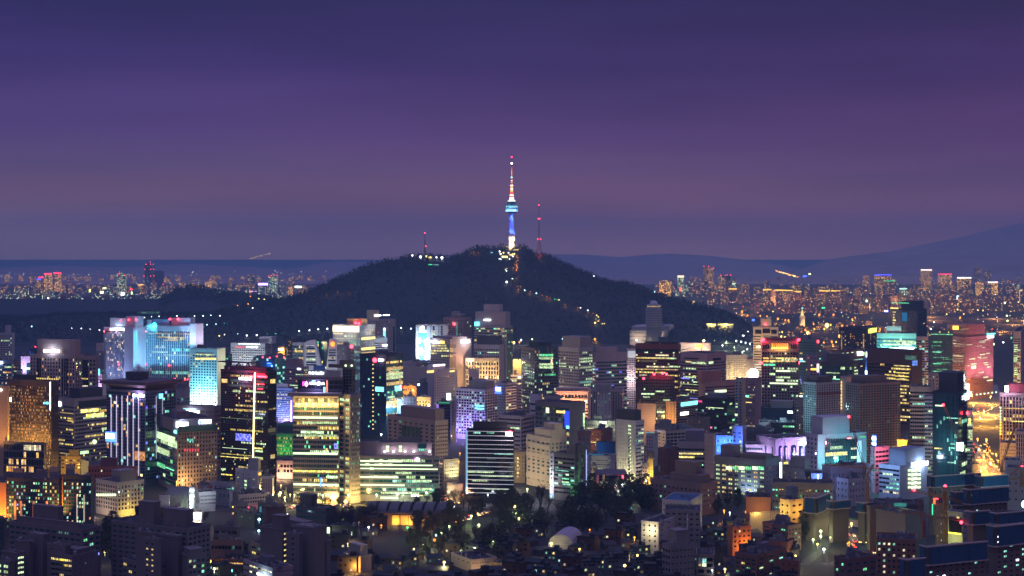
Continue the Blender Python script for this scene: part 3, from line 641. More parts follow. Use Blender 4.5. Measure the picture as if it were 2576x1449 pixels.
b=B('cyan lit main hotel slab with white fins and rows of golden windows','a2',305,942,948,240,1008,14,HB,'f,22,.66,.97,.24,yac,r,b',None,42,70,name='hotel',rb=[(.02,.12,.1,.5,0,8,HB),(.14,.52,.2,.6,0,9,(.25,.4,.6))])
for v,u0,u1 in ((335,345,940),(384,470,780),(432,560,780),(530,430,590),(600,380,620),(646,560,930)): panel(b,'L','a2',u0,u1,v,v+18,'a' if v<500 else 'w','window',.35,.1)
Q=MB(); x0,_=onface(b,'L','a2',652,120); x1,z1=onface(b,'L','a2',930,120); Q.box(x0,x1,4,18,b.z,z1); Q.build('penthouse',wall((.6,.6,.68)),b.root); beacons(b,[(652,132),(768,132)],r=1.5)
for u in (370,480,590,700,810,910): spot(b,'L','a2',u,1010,(u,500),22,(.12,.6,1),120000,56)
for u in (420,650,880): spot(b,'L','a2',u,300,(u,700),26,(.1,.6,1),40000,80)
beacons(b,[(640,803)],r=1.1)
b=B('pale lilac stair tower at the right end of the blue lit hotel','a2',942,1025,1135,212,1010,34,(.66,.63,.70),'x,1,.5,.5,0,o','x,1,.5,.5,0,o',40,10,name='hotel',rp=0)
spot(b,'R','a2',1080,560,(1080,300),30,(.8,.75,1),90000,80); spot(b,'L','a2',980,560,(980,300),24,(.4,.6,1),160000,80)
b=B('bright cyan floodlit hotel annex with a square window grid','a2',940,1335,1455,572,1040,22,(.60,.68,.68),'g,10,.62,.5,.10,wy,i','x,1,.5,.5,0,o',40,80,name='hotel')
panel(b,'L','a2',1022,1290,632,658,'o','window',.8); 
for u in (1020,1100,1180,1258): panel(b,'L','a2',u,u+66,692,720,'Y','window',.8)
for u in (1000,1100,1200,1300): spot(b,'L','a2',u,1390,(u,900),13,(.05,.72,1),120000,75)
for u in (1050,1150,1250): lamppt(b,'L','a2',u,1385,9,(.8,.95,1),42000)
lamppt(b,'R','a2',1400,760,30,(1,.9,.5),45000)
b=B('small teal glass office tucked behind the cyan annex','a2',1455,1535,1540,645,1000,10,(.05,.12,.12),'b,6,.95,.5,.5,gq,r,t',None,34,12)
b=B('long white hotel slab with a few yellow windows and a stair tower','a2',1535,2026,2130,492,965,14,(.62,.60,.60),'g,16,.66,.38,.07,y,i','g,1,.3,.3,.2,y,i',35,50,name='hotel',rb=[(.8,1.15,.2,.9,0,10,(.62,.6,.6))])
sign(b,'L','a2',1600,1765,520,550,None,emi('faint_red',(.9,.2,.25),.6)); sign(b,'L','a2',1765,1925,522,548,None,'W'); panel(b,'L','a2',1645,1960,488,496,'W','light_strip',.8)
for u in (1650,1900): lamppt(b,'L','a2',u,900,40,(.8,.95,1),60000)
b=B('narrow white stair tower joined to the long white hotel slab','a3',160,255,316,455,962,30,(.62,.60,.62),'g,2,.3,.3,.3,y,i','g,2,.3,.3,.2,y,i',38,10,name='hotel',rp=1)
b=B('small orange floodlit building with round white roof lamps','a3',408,500,540,545,950,25,(.6,.35,.12),'b,4,.9,.35,.2,w,i','b,3,.9,.35,.3,y,i',28,12)
for u in (427,452,477): 
    a0,z=onface(b,'L','a3',u,572); Q=MB(); Q.ball((a0,-1,z),1.7); Q.build('lamp_globe',lit('W'),b.root)
lamppt(b,'L','a3',460,640,12,(1,.6,.12),38000)
b=B('dim brown slab behind the two curved towers with a column of yellow windows','a3',512,620,720,432,925,20,(.10,.08,.08),'g,5,.5,.5,.22,ya,i','x,1,.5,.5,0,o',26,18)
b=B('teal dark glass block with two blue roof signs left of the curved towers','a3',60,360,608,690,1000,30,(.03,.09,.11),'c,10,.95,.9,.06,c,i,t','c,9,.95,.9,.12,c,i,t',38,14)
panel(b,'L','a3',252,312,764,782,'B'); panel(b,'L','a3',252,312,844,858,'B'); beacons(b,[(185,682),(290,692),(388,676),(494,686)],r=1.1); lamppt(b,'L','a3',282,812,5,(.05,.15,1),12000)
b=B('small cream box building in front of the teal dark block','a3',20,75,80,735,1005,10,(.6,.52,.4),'x,1,.5,.5,0,o',None,38,14)
# curved horn towers
def horn(label,c,pts_out,Y_yb,th,bands,col=(.62,.60,.64)):
    us=[p[0] for p in pts_out]; x0,_=P(c,min(us),0); x1,_=P(c,max(us),0); Y=Yof(Y_yb); X0=(x0-CX)*Y/F; X1=(x1-CX)*Y/F
    r=empty('office_tower',((X0+X1)/2,Y,0)); tag(r,label,'building'); xm=(X0+X1)/2
    def W_(u,v): x,y=P(c,u,v); return ((x-CX)*Y/F-xm,H-(y-HY)*Y/F)
    pl=[W_(*p) for p in pts_out]; n=len(pl); M=MB(); D_=16
    M.v=[(x,0,max(0,z)) for x,z in pl]+[(x,D_,max(0,z)) for x,z in pl]
    M.f=[tuple(reversed(range(n))),tuple(range(n,2*n))]+[(i,(i+1)%n,n+(i+1)%n,n+i) for i in range(n)]; M.m=[0]*len(M.f)
    M.build('frame',wall(col),r)
    for (u0,u1,v0,v1,pal) in bands:
        a,z1=W_(u0,v0); q,z0=W_(u1,v1); Q=MB(); k=max(2,int((q-a)/2.2))
        for i in range(k): Q.quad((a+(q-a)*i/k,-.08,z0),(a+(q-a)*(i+1)/k,-.08,z0),(a+(q-a)*(i+1)/k,-.08,z1),(a+(q-a)*i/k,-.08,z1),m=1 if pal and rnd.random()<.8 else 0)
        Q.build('window_row',[glass('b'),lit(pal or 'y')],r)
    return r,W_
bn=[(815+max(0,560-v)*.0,930+(v-480)*.12,v,v+22,'y' if v in (586,) else ('o' if v==706 else None)) for v in (546,586,626,666,706,746,782)]
r,W_=horn('white framed tower with a curved horn shaped top and a sloping right edge','a3',[(785,1500),(778,490),(800,465),(850,445),(935,434),(950,470),(985,620),(1012,740),(1034,860),(1040,1500)],1003,0,[(820,925,500,540,None)]+bn)
for t_ in (('POST TOWER',820,930,506,526),):
    b=Bld(); b.O=Vector((r.location.x,r.location.y,0)); b.ex=Vector((1,0,0)); b.ey=Vector((0,1,0)); b.root=r; b.rng=random.Random(2); sign(b,'L','a3',t_[1],t_[2],t_[3],t_[4],t_[0],emi('faint_white',(.8,.8,.9),.9),d=.6)
light(r.location+Vector((0,-60,30)),(.8,.9,1),70000,2,None,'floodlight')
b=B('glass wing with a white frame left of the curved horn tower','a3',612,770,782,482,1004,8,(.5,.48,.52),'c,8,.9,.85,.12,yo,r,t',None,42,30,rp=0)
panel(b,'L','a3',648,765,580,614,'y','window',.4); panel(b,'L','a3',705,765,700,730,'y','window',.4)
b=B('dark teal glass hall between the two horn shaped towers','a3',955,1120,1125,438,1000,6,(.03,.06,.07),'c,8,.95,.85,.25,yg,r,t',None,40,16,rp=1)
r,W_=horn('narrow leaning white framed tower with a red emblem at its curved top','a3',[(1108,1500),(1112,770),(1128,640),(1150,430),(1160,420),(1205,428),(1245,450),(1252,480),(1260,760),(1262,1500)],1005,0,[(1165,1240,490,512,None)]+[(1150-i*5,1240,570+i*38,590+i*38,'y' if i==3 else None) for i in range(5)])
Q=MB(); a,z=W_(1200,492); Q.ball((a,-1.5,z),3.2); Q.build('emblem',emi('emblem_orange',(1,.2,.02),4),r)
b=B('plain grey slab with scattered lit windows right of the horn towers','a3',1262,1385,1508,522,1012,24,(.24,.22,.26),'g,6,.35,.35,.18,yoa,i','g,4,.3,.35,.05,o,i',33,30)
b=B('hotel block wrapped in white vertical fins with glowing top rows','a3',1205,1592,1805,228,990,30,(.5,.5,.56),'f,26,.62,.9,.40,cooc,r,d','f,16,.62,.9,.25,yyo,r,d',38,60,name='hotel',rb=[(.4,.95,.2,.6,0,9,(.6,.35,.15))])
beacons(b,[(1530,188),(1577,194)],r=2.0)
for i in range(24):
    x=-b.a+b.a*(i+.5)/24; Q=MB(); Q.bar((x,-1.4,b.z-1),(x,-1.4,b.z-9),.35); Q.build('fin_lamp',emi('fin_glow',(1,.85,.55),2.2),b.root)
for v in (330,408,478): panel(b,'L','a3',1208,1585 if v==408 else 1350,v,v+16,'Y' if v!=408 else 'O','light_strip',.35)
for v in (400,548,622): panel(b,'R','a3',1605,1803,v,v+18,'Y','light_strip',1.5)
for s_,u in (('L',1300),('L',1480),('R',1700)): lamppt(b,s_,'a3',u,320,15,(1,.9,.7),16000)
b=B('tall beige and grey apartment tower with bright roof light bars','a3',1690,1790,2110,150,962,52,(.42,.38,.42),'g,3,.35,.4,.10,wy,i','g,12,.35,.45,.06,wyo,i',30,14,name='apartment_tower',rb=[(0,1,0,.25,0,15,(.62,.52,.34))])
panel(b,'R','a3',1800,1895,72,86,'W','light_bar',1,clamp=False); panel(b,'R','a3',1925,2018,66,80,'W','light_bar',1,clamp=False)
panel(b,'R','a4',118,146,262,440,'C','sign',1.0); panel(b,'R','a4',122,142,262,290,'W','sign_emblem',1.5); panel(b,'R','a4',256,290,240,600,glass('b'),'glass_strip',.6)
b=B('lower pale grey block with a red and white sign before the tall apartment tower','a3',1800,1815,1990,412,985,70,(.50,.50,.55),None,'b,9,.95,.4,.2,o,r,d',30,60); panel(b,'R','a4',105,175,498,524,'W','sign'); panel(b,'R','a4',105,125,498,524,'R','sign_emblem',1.3)
# ================= THE CITY: middle =================
b=B('glass and stone tower with a huge white light display of stars and discs','a4',590,1055,1062,220,988,6,(.50,.40,.38),'f,8,.55,.9,.12,yco,i,b',None,34,8)
for u0,u1 in ((592,632),(752,805),(872,918),(1000,1055)): panel(b,'L','a4',u0,u1,222,960,wall((.55,.42,.38)),'pier',1.0,.9)
panel(b,'L','a4',640,752,330,760,emi('display_blue',(.05,.25,.8),.8),'display_panel',1.2)
def disc(o,side,c,u,v,ru,rv,mat,name,pts=24,spk=0,d=2.2):
    a0,z0=onface(o,side,c,u,v); a1,_=onface(o,side,c,u+ru,v); _,z1=onface(o,side,c,u,v-rv); rx=a1-a0; rz=z1-z0; Q=MB(); poly=[]
    for i in range(pts):
        k=1-(spk if i%2 else 0); t=2*math.pi*i/pts; poly.append((a0+rx*k*math.cos(t),z0+rz*k*math.sin(t)))
    n=len(poly); Q.v=[(x,-d,z) for x,z in poly]+[(x,-d+.4,z) for x,z in poly]; Q.f=[tuple(reversed(range(n))),tuple(range(n,2*n))]+[(i,(i+1)%n,n+(i+1)%n,n+i) for i in range(n)]; Q.m=[0]*len(Q.f)
    if side=='R': Q.v=[(-y,x,z) for x,y,z in Q.v]
    return Q.build(name,lit(mat) if isinstance(mat,str) else mat,o.root)
disc(b,'L','a4',691,260,29,29,'W','light_disc'); panel(b,'L','a4',645,740,292,326,'W','sign',1.4); disc(b,'L','a4',768,545,38,40,'W','light_disc')
disc(b,'L','a4',645,442,42,46,'W','light_star',10,.35); disc(b,'L','a4',752,468,46,50,'W','light_star',16,.25); disc(b,'L','a4',660,595,62,62,'W','light_star',10,.4); disc(b,'L','a4',745,690,36,38,'W','light_star',12,.3); disc(b,'L','a4',645,730,28,28,'W','light_star',8,.3)
lamppt(b,'L','a4',690,440,16,(.35,.7,1),70000,3,'display_light'); lamppt(b,'L','a4',690,640,16,(.6,.8,1),70000,3,'display_light')
b=B('wide twin office tower with a helipad slab on a stalk behind the display tower','a4',990,1290,1392,120,955,24,(.36,.31,.34),'f,14,.55,.7,.08,oyg,i,d','f,5,.6,.8,.05,o,i,d',28,20,rb=[(.35,.62,.1,.6,0,10,None)])
Q=MB(); x0,z=onface(b,'L','a4',1122,60); x1,_=onface(b,'L','a4',1240,60); xm=(x0+x1)/2; Q.box(xm-3,xm+3,5,11,b.z,z-2); Q.box(x0,x1,0,16,z-2,z+.5); Q.build('helipad',wall((.4,.4,.44)),b.root); beacons(b,[(1147,203)],r=2)
panel(b,'L','a4',1175,1200,170,420,'q','window',.8)
b=B('brown stone block with yellow window rows and white signs at both roof ends','a4',805,1085,1395,432,1022,52,(.40,.31,.31),'g,14,.5,.5,.0,y,i','x,1,.5,.5,0,o',36,66,rb=[(.0,1,.1,.8,0,3,None)])
for v,u0,u1,n in ((505,815,1040,14),(545,905,1060,10),(580,815,1080,17),(616,815,900,5),(655,972,1080,7)):
    w_=(u1-u0)/n
    for i in range(n): panel(b,'L','a4',u0+i*w_,u0+i*w_+w_*.62,v,v+22,'y' if i%4 else 'o','window',.9,.5)
for v in (545,580,655): 
    for i in range(3): panel(b,'R','a4',1092+i*15,1092+i*15+9,v+6,v+26,'y','window',.3)
for k in range(12):
    for i in range(6): panel(b,'R','a4',1093+i*14,1093+i*14+7,500+k*29,514+k*29,glass('k'),'window',.2) if k not in (2,3,5) else None
panel(b,'L','a4',808,938,448,482,'W','sign',1.2); panel(b,'R','a4',1238,1366,440,472,'W','sign',1.2); panel(b,'L','a4',950,1012,445,488,'A','lit_louvre',1.0)
lamppt(b,'L','a4',870,465,6,(.7,.85,1),9000); lamppt(b,'R','a4',1300,455,6,(.7,.85,1),9000); spot(b,'R','a4',1270,820,(1270,600),20,(1,.6,.4),60000,90)
b=B('stepped grey glass tower, tallest behind the stone department store','a4',1440,1875,1995,250,975,20,(.38,.38,.42),'b,14,.95,.5,.30,yog,i,t','b,6,.95,.5,.3,yg,i,t',34,10,rb=[(0,1,.1,.7,0,22,None),(.25,.78,.2,.6,22,33,(.4,.4,.45))])
panel(b,'L','a4',1572,1668,134,156,'W','sign',-1.5,clamp=False); panel(b,'L','a4',1440,1510,170,245,'C','lit_corner',-.2,clamp=False)
b=B('tall slim teal glass slab right of the stepped grey tower','a5',90,100,186,340,990,75,(.08,.16,.18),None,'g,4,.7,.5,.18,ygc,i,t',32,14)
b=B('pale stone tower with arched slot windows and a wide lower base','a4',1435,1800,1895,515,1012,16,(.60,.54,.52),'g,14,.5,.62,.05,c,i,d','x,1,.5,.5,0,o',48,44,rb=[(.1,.95,.1,.6,0,12,(.10,.10,.12))])
panel(b,'L','a4',1630,1795,608,622,'o','window',.9)
b=B('pale stone department store base with a row of amber windows','a4',1315,1798,1812,712,1022,12,(.62,.54,.48),'g,12,.5,.72,.0,y,i,d',None,66,36,rp=1)
for k in range(9): panel(b,'L','a4',1458+k*34,1480+k*34,745,765,'y','window',.9)
for k in range(12): panel(b,'L','a4',1350+k*34.5,1375+k*34.5,808,830,'a' if k%4 else 'y','window',.9)
for u in (1400,1560,1700): lamppt(b,'L','a4',u,1000,26,(1,.62,.22),36000)
b=B('plain beige slab with fine horizontal joints right of the pale stone tower','a4',1800,1888,1905,440,1008,14,(.52,.47,.46),'b,1,.9,.04,0,o,i,d',None,26,10,rp=0)
b=B('broad windowless beige department store wall with orange street light at its right end','a4',405,1088,1322,842,1005,18,(.50,.42,.40),'b,1,.99,.05,0,o,i,d','b,1,.99,.05,0,o,i,d',40,14,rp=1)
for u,pw in ((1200,1.0),(1290,1.3)): lamppt(b,'R','a4',u,1110,24,(1,.42,.05),90000*pw)
b=B('upper beige annex with red neon on its roof edge beside the department store wall','a4',405,585,812,762,1000,30,(.46,.38,.40),'x,1,.5,.5,0,o','x,1,.5,.5,0,o',40,14,rp=1); panel(b,'R','a4',770,812,806,836,'R','neon'); panel(b,'R','a4',682,700,806,822,'Y','neon')
b=B('octagonal hotel tower with a white lit rooftop box and amber top windows','a4',755,860,1190,905,1082,40,(.50,.46,.50),'x,1,.5,.5,0,o','g,11,.35,.45,.03,y,i',38,62,name='hotel',rb=[(.2,1.0,.2,.75,0,2,None)])
Q=MB(); 
rh,_g=panel(b,'R','a4',845,1030,800,885,wall((.7,.66,.68)),'rooftop_box',-2,9); panel(b,'R','a4',845,1030,797,806,emi('pink_white',(1,.75,.8),4),'light_strip',-1.6)
for i in range(4): panel(b,'R','a4',922+i*39,957+i*39,930,962,'A' if i%2 else 'Y','window',.3)
panel(b,'R','a4',750,850,880,905,'Y','terrace_lights',.5,clamp=False); panel(b,'R','a4',1080,1150,878,895,'Y','terrace_lights',.5)
b=B('low building with an orange lit arcade below the beige department store wall','a4',405,598,604,1110,1065,10,(.55,.35,.2),'g,6,.4,.4,.2,a,i',None,60,24,rp=1); lamppt(b,'L','a4',500,1190,18,(1,.5,.1),42000)
b=B('dark blue box block with one small white square sign','a4',606,760,768,1062,1088,12,(.09,.10,.14),'x,1,.5,.5,0,o',None,40,14); panel(b,'L','a4',622,646,1068,1094,'W')
b=B('pale modern cathedral bell tower with two tall pointed slots','a4',1355,1498,1505,872,1068,18,(.56,.52,.54),'x,1,.5,.5,0,o',None,60,10,name='bell_tower',rp=0)
for u in (1370,1394):
    panel(b,'L','a4',u,u+16,985,1140,glass('k'),'slot',.3); disc(b,'L','a4',u+8,985,8,26,glass('k'),'slot_head',6,0,.62)
b=B('low pale cathedral hall with a folded zigzag wall','a4',1435,1770,1790,1025,1072,6,(.56,.52,.50),None,None,60,8,name='hall',rp=0)
for i in range(9):
    a0,z0=onface(b,'L','a4',1440+i*36,1110); Q=MB(); Q.prism([(a0,-.1),(a0+3,-4),(a0+6,-.1)],0,b.z-1.5); Q.build('wall_fold',wall((.6,.56,.54)),b.root)
lamppt(b,'L','a4',1600,1110,14,(1,.75,.4),12000)
# dark glass tower with red disc sign
b=B('dark blue glass tower with a red disc and white sign near its roof','a4',-218,160,405,660,1108,34,(.03,.04,.05),'c,16,.95,.88,.02,cg,i,b','c,12,.95,.88,.38,yoyg,r,t',36,14,metal=.2)
disc(b,'L','a4',12,725,30,32,'R','sign_disc'); sign(b,'L','a4',55,125,700,745,None,'W',glow=((1,.5,.5),6000)); panel(b,'L','a4',15,132,1110,1185,'C','led_panel',1.2); panel(b,'R','a4',285,378,1102,1165,'C','shop_sign',.8)
panel(b,'R','a4',360,378,1102,1130,'R','shop_sign',1.1)
for v,m_ in ((835,'y'),(918,'o'),(965,'o'),(1052,'y'),(1325,'y'),(1365,'y')): panel(b,'R','a4',165,400,v,v+20,m_,'window',.35,.1)
for i in range(16):
    a0,z0=onface(b,'L','a3',1790,790+i*62); Q=MB(); Q.ball((a0,-1,z0),.7); Q.build('edge_lamp',lit('Y'),b.root)
# gridded concrete
b=B('square gridded concrete office with bluish lit windows and violet light at its foot','a4',1175,1592,1802,1165,1108,32,(.42,.40,.46),'g,11,.74,.62,.30,cco,i,d','g,6,.72,.62,.06,co,i,d',39,22,rb=[(.4,1,.1,.6,0,9,(.2,.2,.22))])
panel(b,'L','b4',1455,1585,68,98,'C','window',.9); panel(b,'L','b4',1455,1585,108,138,'C','window',.9)
for u in (1250,1400,1540): lamppt(b,'L','b4',u,440,14,(.35,.25,1),30000)
b=B('yellow lit cream apartment house with white framed windows','a4',593,803,812,1278,1098,12,(.72,.55,.25),'g,5,.4,.55,.0,o,i,d',None,43,38,rp=1); lamppt(b,'L','a4',700,1400,22,(1,.75,.3),42000)
b=B('slim building with a light blue glowing facade','a4',265,402,412,1308,1104,10,(.5,.6,.7),'g,3,.75,.6,1.0,cc,i',None,43,14,rp=1); lamppt(b,'L','a4',330,1400,14,(.5,.75,1),35000)
b=B('narrow grey block between the light blue and the yellow buildings','a4',412,590,600,1272,1106,10,(.32,.28,.32),'g,4,.3,.45,.04,o,i',None,43,20)
b=B('dark glass office with a violet edge and a green roof strip','b4',895,1090,1100,48,1118,14,(.15,.14,.2),'b,4,.95,.8,.12,y,r,k',None,42,22,rp=1); panel(b,'L','b4',925,1088,28,50,emi('dim_green',(.05,.5,.2),.7),'roof_strip',1); panel(b,'L','b4',892,925,60,280,emi('violet',(.45,.25,.9),.8),'edge_light',.8)
b=B('slim brown tower with a column of round windows','a4',1108,1172,1185,1310,1112,12,(.32,.24,.26),None,None,40,14,rp=1)
for i in range(9): disc(b,'L','b4',1128,50+i*40-20,9,9,glass('k'),'round_window',10,0,.5)
panel(b,'L','a4',1044,1102,1205,1300,'W','billboard',2,clamp=False)
# granite tower with glass cylinder
b=B('dark granite office with a curved glass corner drum and many green white windows','a5',315,500,835,560,1068,66,(.17,.15,.16),'g,7,.62,.62,.30,oog,r,k','g,12,.66,.62,.34,ooyg,r,k',42,28,rb=[(.2,.9,.2,.8,0,7,(.04,.06,.07))])
a0,z0=onface(b,'R','a5',665,620); Q=MB(); rr=8.5; Q.lathe([(rr,z0-22),(rr,b.z+3)],0,a0,20); Q.build('glass_drum',glass('t'),b.root)
for v in (645,690,778,822):
    _,zv=onface(b,'R','a5',665,v); Q=MB(); Q.lathe([(rr-.3,zv-1.6),(rr+.08,zv-1.59),(rr+.08,zv+1.0),(rr-.3,zv+1.01)],0,a0,20); Q.build('window_band',lit('g' if v==645 else 'o'),b.root)
for v in (1148,1232,1318): panel(b,'L','a5',325,370,v,v+22,'o','window',.4)
lamppt(b,'L','a5',225,770,10,(1,.75,.3),30000)
b=B('grey concrete office with a fine square grid and four lit floors','a5',855,1138,1340,562,1050,46,(.44,.41,.44),'g,12,.6,.6,.16,oyo,r,k','g,8,.62,.6,.34,oo,r,k',42,44,rb=[(.1,1.0,.1,.9,0,14,(.3,.27,.3))])
for v in (695,735,818,1028,1155): panel(b,'R','a5',1150,1335,v,v+24,'o' if v<1000 else 'c','window',.35,.1)
for v in (762,802): panel(b,'L','a5',860,960,v,v+24,'o','window',.35,.1)
b=B('mauve grey office with long horizontal window bands right of the square grid office','a5',1342,1390,1838,632,1045,66,(.46,.38,.40),'b,2,.8,.5,.3,cc,i,b','b,12,.97,.48,.14,cob,i,t',47,112,rb=[(.1,.9,.1,.7,0,7,None)])
for i in range(4): panel(b,'R','a5',1450+i*84,1450+i*84+(40 if i==0 else 66),704,732,glass('t'),'window',.5)
for i in range(6): panel(b,'L','a5',1345,1388,768+i*48,790+i*48,emi('lilac_glow',(.7,.6,1),1.5) if i<3 else emi('pink_glow',(1,.35,.6),1.1),'window',.5)
b=B('low pink lit hotel with a row of arches along its roof','a5',800,1272,1312,1192,1110,10,(.66,.44,.36),'b,14,.9,.42,.12,yo,r,d',None,47,62,name='hotel',rb=[(.0,1,.3,.9,0,3,None)])
for i in range(9): disc(b,'L','a5',862+i*48,1248,20,20,glass('k'),'arch',12,0,.9)
for u in (900,1050,1200): lamppt(b,'L','a5',u,1360,22,(1,.5,.25),30000)
b=B('blank white rooftop box building between granite office and glass hotel','a5',432,608,616,1242,1122,10,(.62,.6,.64),'b,1,.9,.3,0,o,i',None,95,90,rp=0)
b=B('low grey block with two small roof boxes behind the glass hotel','a5',640,880,886,1262,1130,8,(.34,.32,.35),'g,5,.3,.3,.0,o,i',None,60,60,rp=1)
b=B('grey slotted tower with a square lattice crown and yellow dots','a5',1403,1612,1618,1075,1128,8,(.44,.42,.44),'g,4,.22,.25,.28,yg,i,d',None,41,120,rp=0)
panel(b,'L','a5',1408,1590,1082,1122,glass('k'),'lattice',.8); panel(b,'L','a5',1408,1590,1132,1182,glass('k'),'lattice',.8)
for i in range(15): panel(b,'L','a5',1413+i*12,1418+i*12,1080,1185,wall((.4,.38,.42)),'fin',1.1,.3)
b=B('broad grey shoulders with dark vertical slots behind the lattice crown tower','a5',1315,1772,1786,1165,1124,8,(.42,.40,.43),'f,20,.5,.97,.02,o,i,k',None,40,20,rp=1)
b=B('brown glass hotel with a blue lit staircase and yellow rooftop rooms','b5',515,1010,1232,62,1178,40,(.20,.19,.20),'g,9,.72,.62,.10,oq,i,t','x,1,.5,.5,0,o',62,145,name='hotel',rb=[])
panel(b,'L','b5',520,1008,80,188,glass('t'),'glass_top',.8); panel(b,'L','b5',676,718,108,188,'O','window',1.1); panel(b,'L','b5',825,920,150,190,'Y','window',1.1); panel(b,'L','b5',928,950,152,192,'A','window',1.1)
panel(b,'L','b5',948,1014,155,395,emi('blue_stair',(.02,.06,1),1.6),'stair_glass',1.0); panel(b,'L','b5',970,1012,370,415,'C','stair_glass',1.2); panel(b,'L','b5',975,1016,480,520,'y','window',1.0); panel(b,'R','b5',1198,1212,190,415,'o','light_strip',1.0)
# white banded left
b=B('white banded office with a corner bay in front of the granite office','b5',-10,300,495,248,1170,30,(.55,.50,.53),'b,8,.9,.42,.03,o,r,d','b,5,.9,.45,.0,o,r,d',57,20)
b=B('white narrow banded block with a bright blue framed screen on its left side','a5',-30,85,232,1075,1118,32,(.55,.54,.56),'g,4,.5,.5,.0,o,i,k','b,4,.95,.45,.08,o,r,k',39,12)
panel(b,'L','a4',1748,1838,1105,1215,emi('screen_blue',(.06,.15,1),3),'screen',1.3,clamp=False); panel(b,'L','a4',1765,1828,1120,1172,'W','screen_text',1.6,clamp=False)
b=B('cream building lit yellow between the teal slab and the granite office','a5',148,310,318,948,1090,12,(.60,.5,.4),'b,4,.9,.4,.35,yo,r,d',None,48,10,rp=1); lamppt(b,'L','a5',230,1000,20,(1,.7,.35),22000)
b=B('orange floodlit rooftop block left of the granite office','a5',190,308,316,742,1050,12,(.7,.5,.25),None,None,48,10,rp=0); 
for u in (215,245,290): lamppt(b,'L','a5',u,745,10,(1,.68,.25),9000); Q=MB(); Q.ball((onface(b,'L','a5',u,735)[0],-1,b.z+1.5),1.4); Q.build('roof_lamp',lit('Y'),b.root)
b=B('narrow banded block with a dark Korean sign board left of the granite office','a5',236,312,318,1105,1112,10,(.5,.48,.5),'b,2,.9,.4,.1,o,r,d',None,44,40,rp=0); sign(b,'L','a5',245,312,1012,1050,'김한','D' if 0 else DARK,plate=wall((.6,.58,.6)))
# ornate apartment
b=B('ornate cream apartment hotel with bay windows, cornices and stepped roof','b5',390,735,965,568,1232,58,(.60,.50,.36),'g,5,.50,.50,.12,aq,i,t','g,4,.42,.55,.10,aq,i,t',53,52,name='apartment_hotel',rb=[(.3,1,.05,.9,0,7,(.6,.5,.36)),(.55,1,.25,.75,7,12,(.6,.5,.36))])
for v in (648,795,1110): panel(b,'L','b5',390,733,v,v+7,wall((.62,.52,.38)),'cornice',1.1); panel(b,'R','b5',737,965,v,v+7,wall((.62,.52,.38)),'cornice',1.1)
lamppt(b,'L','b5',560,1100,28,(1,.8,.5),26000)
b=B('tan block with a column of yellow windows beside the black glass office','b5',205,360,366,768,1215,10,(.34,.24,.13),'g,3,.18,.5,.33,y,i,d',None,53,50,rp=1)
for k in range(6): panel(b,'L','b5',248,276,830+k*53,858+k*53,'y','window',.6)
b=B('dark concrete office with horizontal slots and a taller right stair block','b5',785,1085,1238,800,1262,34,(.15,.13,.13),'b,5,.93,.45,.16,co,i,k','g,2,.3,.45,.3,q,i,k',57,40,rb=[(.72,1.0,.05,.7,0,9,None)])
for v,u0,u1,p_ in ((962,812,852,'c'),(1010,812,1000,'c'),(1068,962,1000,'o'),(1128,912,1003,'g'),(1176,912,1003,'o')): panel(b,'L','b5',u0,u1,v,v+26,p_,'window',.95,.3)
b2=B('taller dark stair tower at the right side of the dark slotted office','b5',1088,1225,1236,672,1261,20,(.17,.15,.14),'g,2,.3,.45,.28,q,i,k',None,57,60,rp=0)
spot(b2,'L','b5',1120,1390,(1120,1250),8,(.15,1,.25),26000,100,'green_floodlight')
b=B('thin white side slab with coloured shop signs left of the dark slotted office','b5',728,780,786,790,1255,40,(.66,.66,.66),'g,1,.4,.4,.0,o,i,k',None,57,20,rp=0); lamppt(b,'L','b5',750,1200,10,(.9,.95,1),12000)
for i,cc in enumerate('WCBRWBC'): panel(b,'L','b5',742+(i%2)*10,758+(i%2)*14,1190+i*32,1212+i*32,cc,'shop_sign',1)
b=B('thin white slab with dark windows right of the dark slotted office','b5',1240,1282,1288,820,1250,30,(.60,.60,.62),'g,1,.6,.5,.0,o,i,k',None,57,20,rp=0); panel(b,'L','b5',1236,1242,720,1250,emi('edge_mix',(.5,.6,1),1.6),'light_strip',1,clamp=False)
b=B('red brick block with an arched grey roof and corner windows','b5',1128,1305,1312,470,1200,12,(.25,.08,.06),'g,3,.4,.5,.0,q,i,t',None,60,80,rp=1)
b=B('old red brick office with small square windows and one lit row','b5',1312,1462,1628,450,1192,38,(.33,.13,.07),'g,7,.45,.4,.10,y,i,k','g,6,.3,.5,.04,y,i,k',38,34); panel(b,'L','b5',1315,1440,602,622,'y','window',.8)
for u in (1340,1420): lamppt(b,'L','b5',u,700,24,(1,.6,.25),12000)
b=B('broad grey hall with a shallow roof and a green white light bar','b5',1232,1668,1690,318,1165,10,(.30,.30,.30),'g,14,.4,.3,.1,w,i,d',None,60,30,rp=1); panel(b,'L','b5',1445,1552,308,338,'O','light_bar',2); lamppt(b,'L','b5',1500,322,8,(.85,1,.6),9000)
for i in range(8): panel(b,'L','b5',1258+i*11,1264+i*11,402,414,'w','window',.8)
b=B('dark blue tarpaulin covered construction block','b5',1400,1665,1672,628,1205,8,(.015,.03,.09),'x,1,.5,.5,0,o',None,60,20,rp=0); lamppt(b,'L','b5',1410,690,10,(.1,.5,1),6000)
b=B('plain white concrete block with a bright blue roof edge','b5',1268,1608,1668,828,1222,16,(.42,.41,.43),'g,9,.5,.14,.05,o,i,k','x,1,.5,.5,0,o',60,30,rp=1); panel(b,'L','b5',1262,1508,775,798,emi('blue_roof',(.02,.3,.6),.25),'roof_edge',1,clamp=False)
